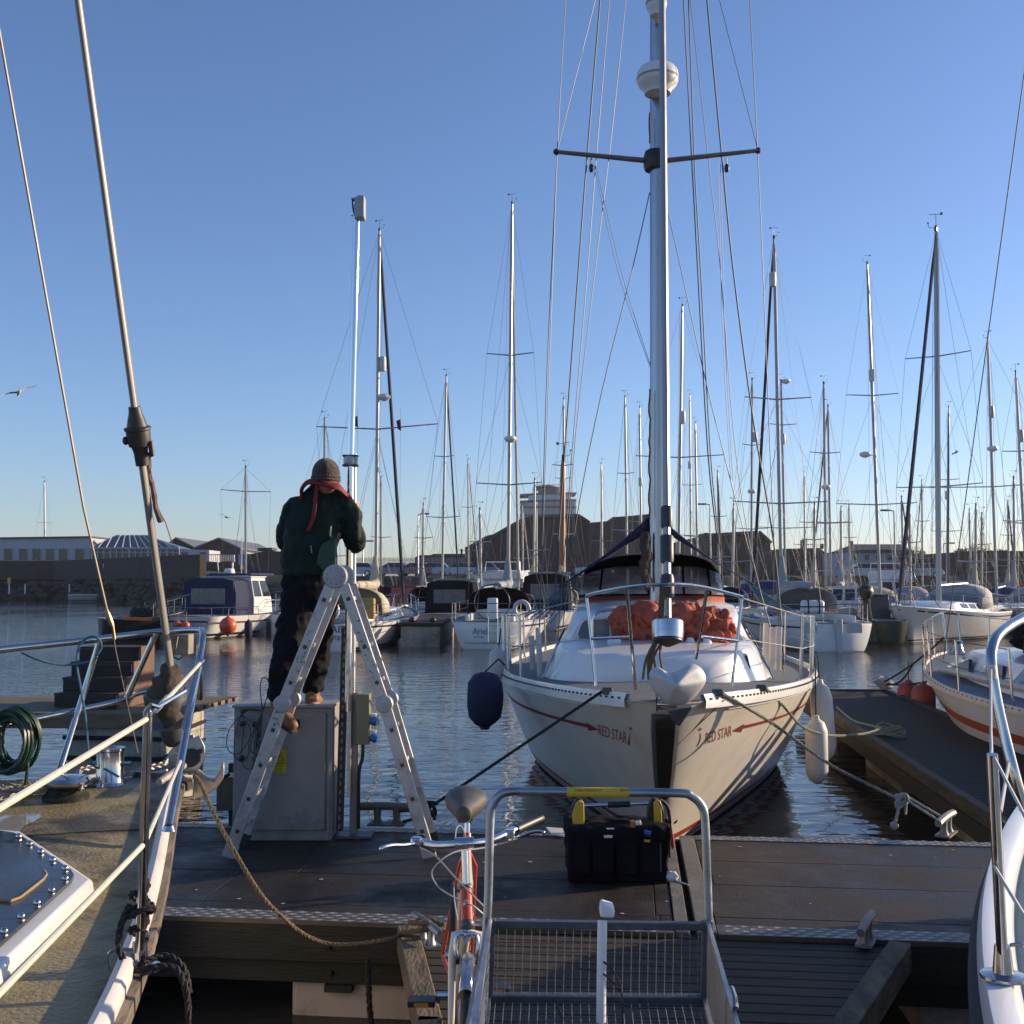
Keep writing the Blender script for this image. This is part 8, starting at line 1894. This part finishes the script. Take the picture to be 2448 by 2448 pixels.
# gulls
def gull(px, py, D, span, bank, lbl, m):
    c = at(px, py, D); rt = root("gull", c, lbl, "bird"); T = Matrix.Translation(c) @ Matrix.Rotation(bank, 4, 'Y') @ Matrix.Rotation(R(35), 4, 'Z'); mb = MB(T)
    mb.tube([(0, -.2, 0), (0, -.12, 0), (0, .05, .0), (0, .17, .01), (0, .22, .0), (0, .26, -.005)], [.01, .035, .05, .03, .032, .006], 10)
    for s in (-1, 1):
        mb.loft([[V((0, .08, .02)), V((0, -.05, .02)), V((0, -.05, .01)), V((0, .08, .01))], [V((s * span * .22, .1, .09)), V((s * span * .22, -.03, .08)), V((s * span * .22, -.03, .075)), V((s * span * .22, .1, .08))], [V((s * span * .5, -.06, .02)), V((s * span * .5, -.09, .02)), V((s * span * .5, -.09, .018)), V((s * span * .5, -.06, .018))]])
    mb.prism([V((-.05, -.28, 0)), V((.05, -.28, 0)), V((.02, -.14, 0)), V((-.02, -.14, 0))], (0, 0, .008)); mb.build("body", m, rt)
gull(45, 938, 34, 1.15, R(-28), "white gull gliding at the far left of the sky", mat("white feathers", (.65, .65, .64), .7, var=.1)); gull(541, 1237, 62, 1.0, R(25), "dark gull flying low above the gabled sheds", mat("dark feathers", (.08, .08, .08), .8)); gull(2285, 1082, 70, 1.2, R(-30), "small distant gull right of the tallest right-hand mast", MATS["dark feathers"])

# ================================================================ HAZE
hm = bpy.data.materials.new("thin winter haze"); hm.use_nodes = True; t_ = hm.node_tree; t_.nodes.remove(t_.nodes["Principled BSDF"])
pv = t_.nodes.new("ShaderNodeVolumePrincipled"); pv.inputs["Color"].default_value = (.92, .94, 1, 1); pv.inputs["Density"].default_value = .00022; pv.inputs["Anisotropy"].default_value = .35
t_.links.new(pv.outputs[0], t_.nodes["Material Output"].inputs["Volume"])
mb = MB(); mb.box((0, 260, 23), (1420, 660, 48.5)); hz = mb.build("haze", hm, kind='structure', smooth=False); hz["kind"] = "stuff"; hz["label"] = "thin pale winter haze lying over the whole harbour"; hz["category"] = "haze"
SC.cycles.volume_bounces = 0

# ================================================================ every separate fitting a part of its own
RENAME = {'spreader': 'spreader', 'stanchions': 'stanchion', 'lashed_tubes': 'lashed_tube', 'foil_joint': 'foil_joint', 'mast_lines': 'mast_line', 'dome_nut': 'dome_nut', 'side_rail': 'side_rail', 'deck_vent': 'deck_vent',
          'cove_stripe': 'cove_stripe', 'cockpit_coaming': 'cockpit_coaming', 'hood_window': 'hood_window', 'guard_wires': 'guard_wire', 'rigging': 'rigging_wire', 'float_tank': 'float_tank', 'lifeline': 'lifeline',
          'transom_hatch': 'transom_hatch', 'raft_strap': 'raft_strap', 'roof_antennas': 'roof_antenna', 'saddle_rail': 'saddle_rail', 'rear_stays': 'rear_stay', 'brake_cable': 'brake_cable', 'side_strap': 'side_strap', 'toe_rail': 'toe_rail',
          'main_tubes': 'frame_tube', 'bow_cheek_plate': 'bow_cheek_plate', 'fairlead': 'fairlead', 'stem_bolt': 'stem_bolt', 'tent_tie': 'tent_tie', 'loose_line': 'loose_line', 'furling_line': 'furling_line', 'red_stripe': 'red_stripe',
          'moulded_gunwale': 'moulded_gunwale', 'inner_bulwark': 'inner_bulwark', 'rubber_strake': 'rubber_strake', 'rubbing_strake': 'rubbing_strake', 'pulpit_foot': 'pulpit_foot', 'crank': 'crank', 'wrapped_rope': 'wrapped_rope', 'inner_forestay': 'inner_forestay', 'furling_spar': 'furling_spar', 'pull_cord': 'pull_cord', 'hatch_winch': 'hatch_winch', 'edge_timber': 'edge_timber'}
for o in [q for q in bpy.data.objects if q.type == 'MESH' and q.parent is not None]:
    nm = o.name.split('.')[0]
    if nm in RENAME and not (nm == 'toe_rail' and len(o.data.materials) > 1):
        for k, c in enumerate(split_loose(o)): c.name = RENAME[nm]
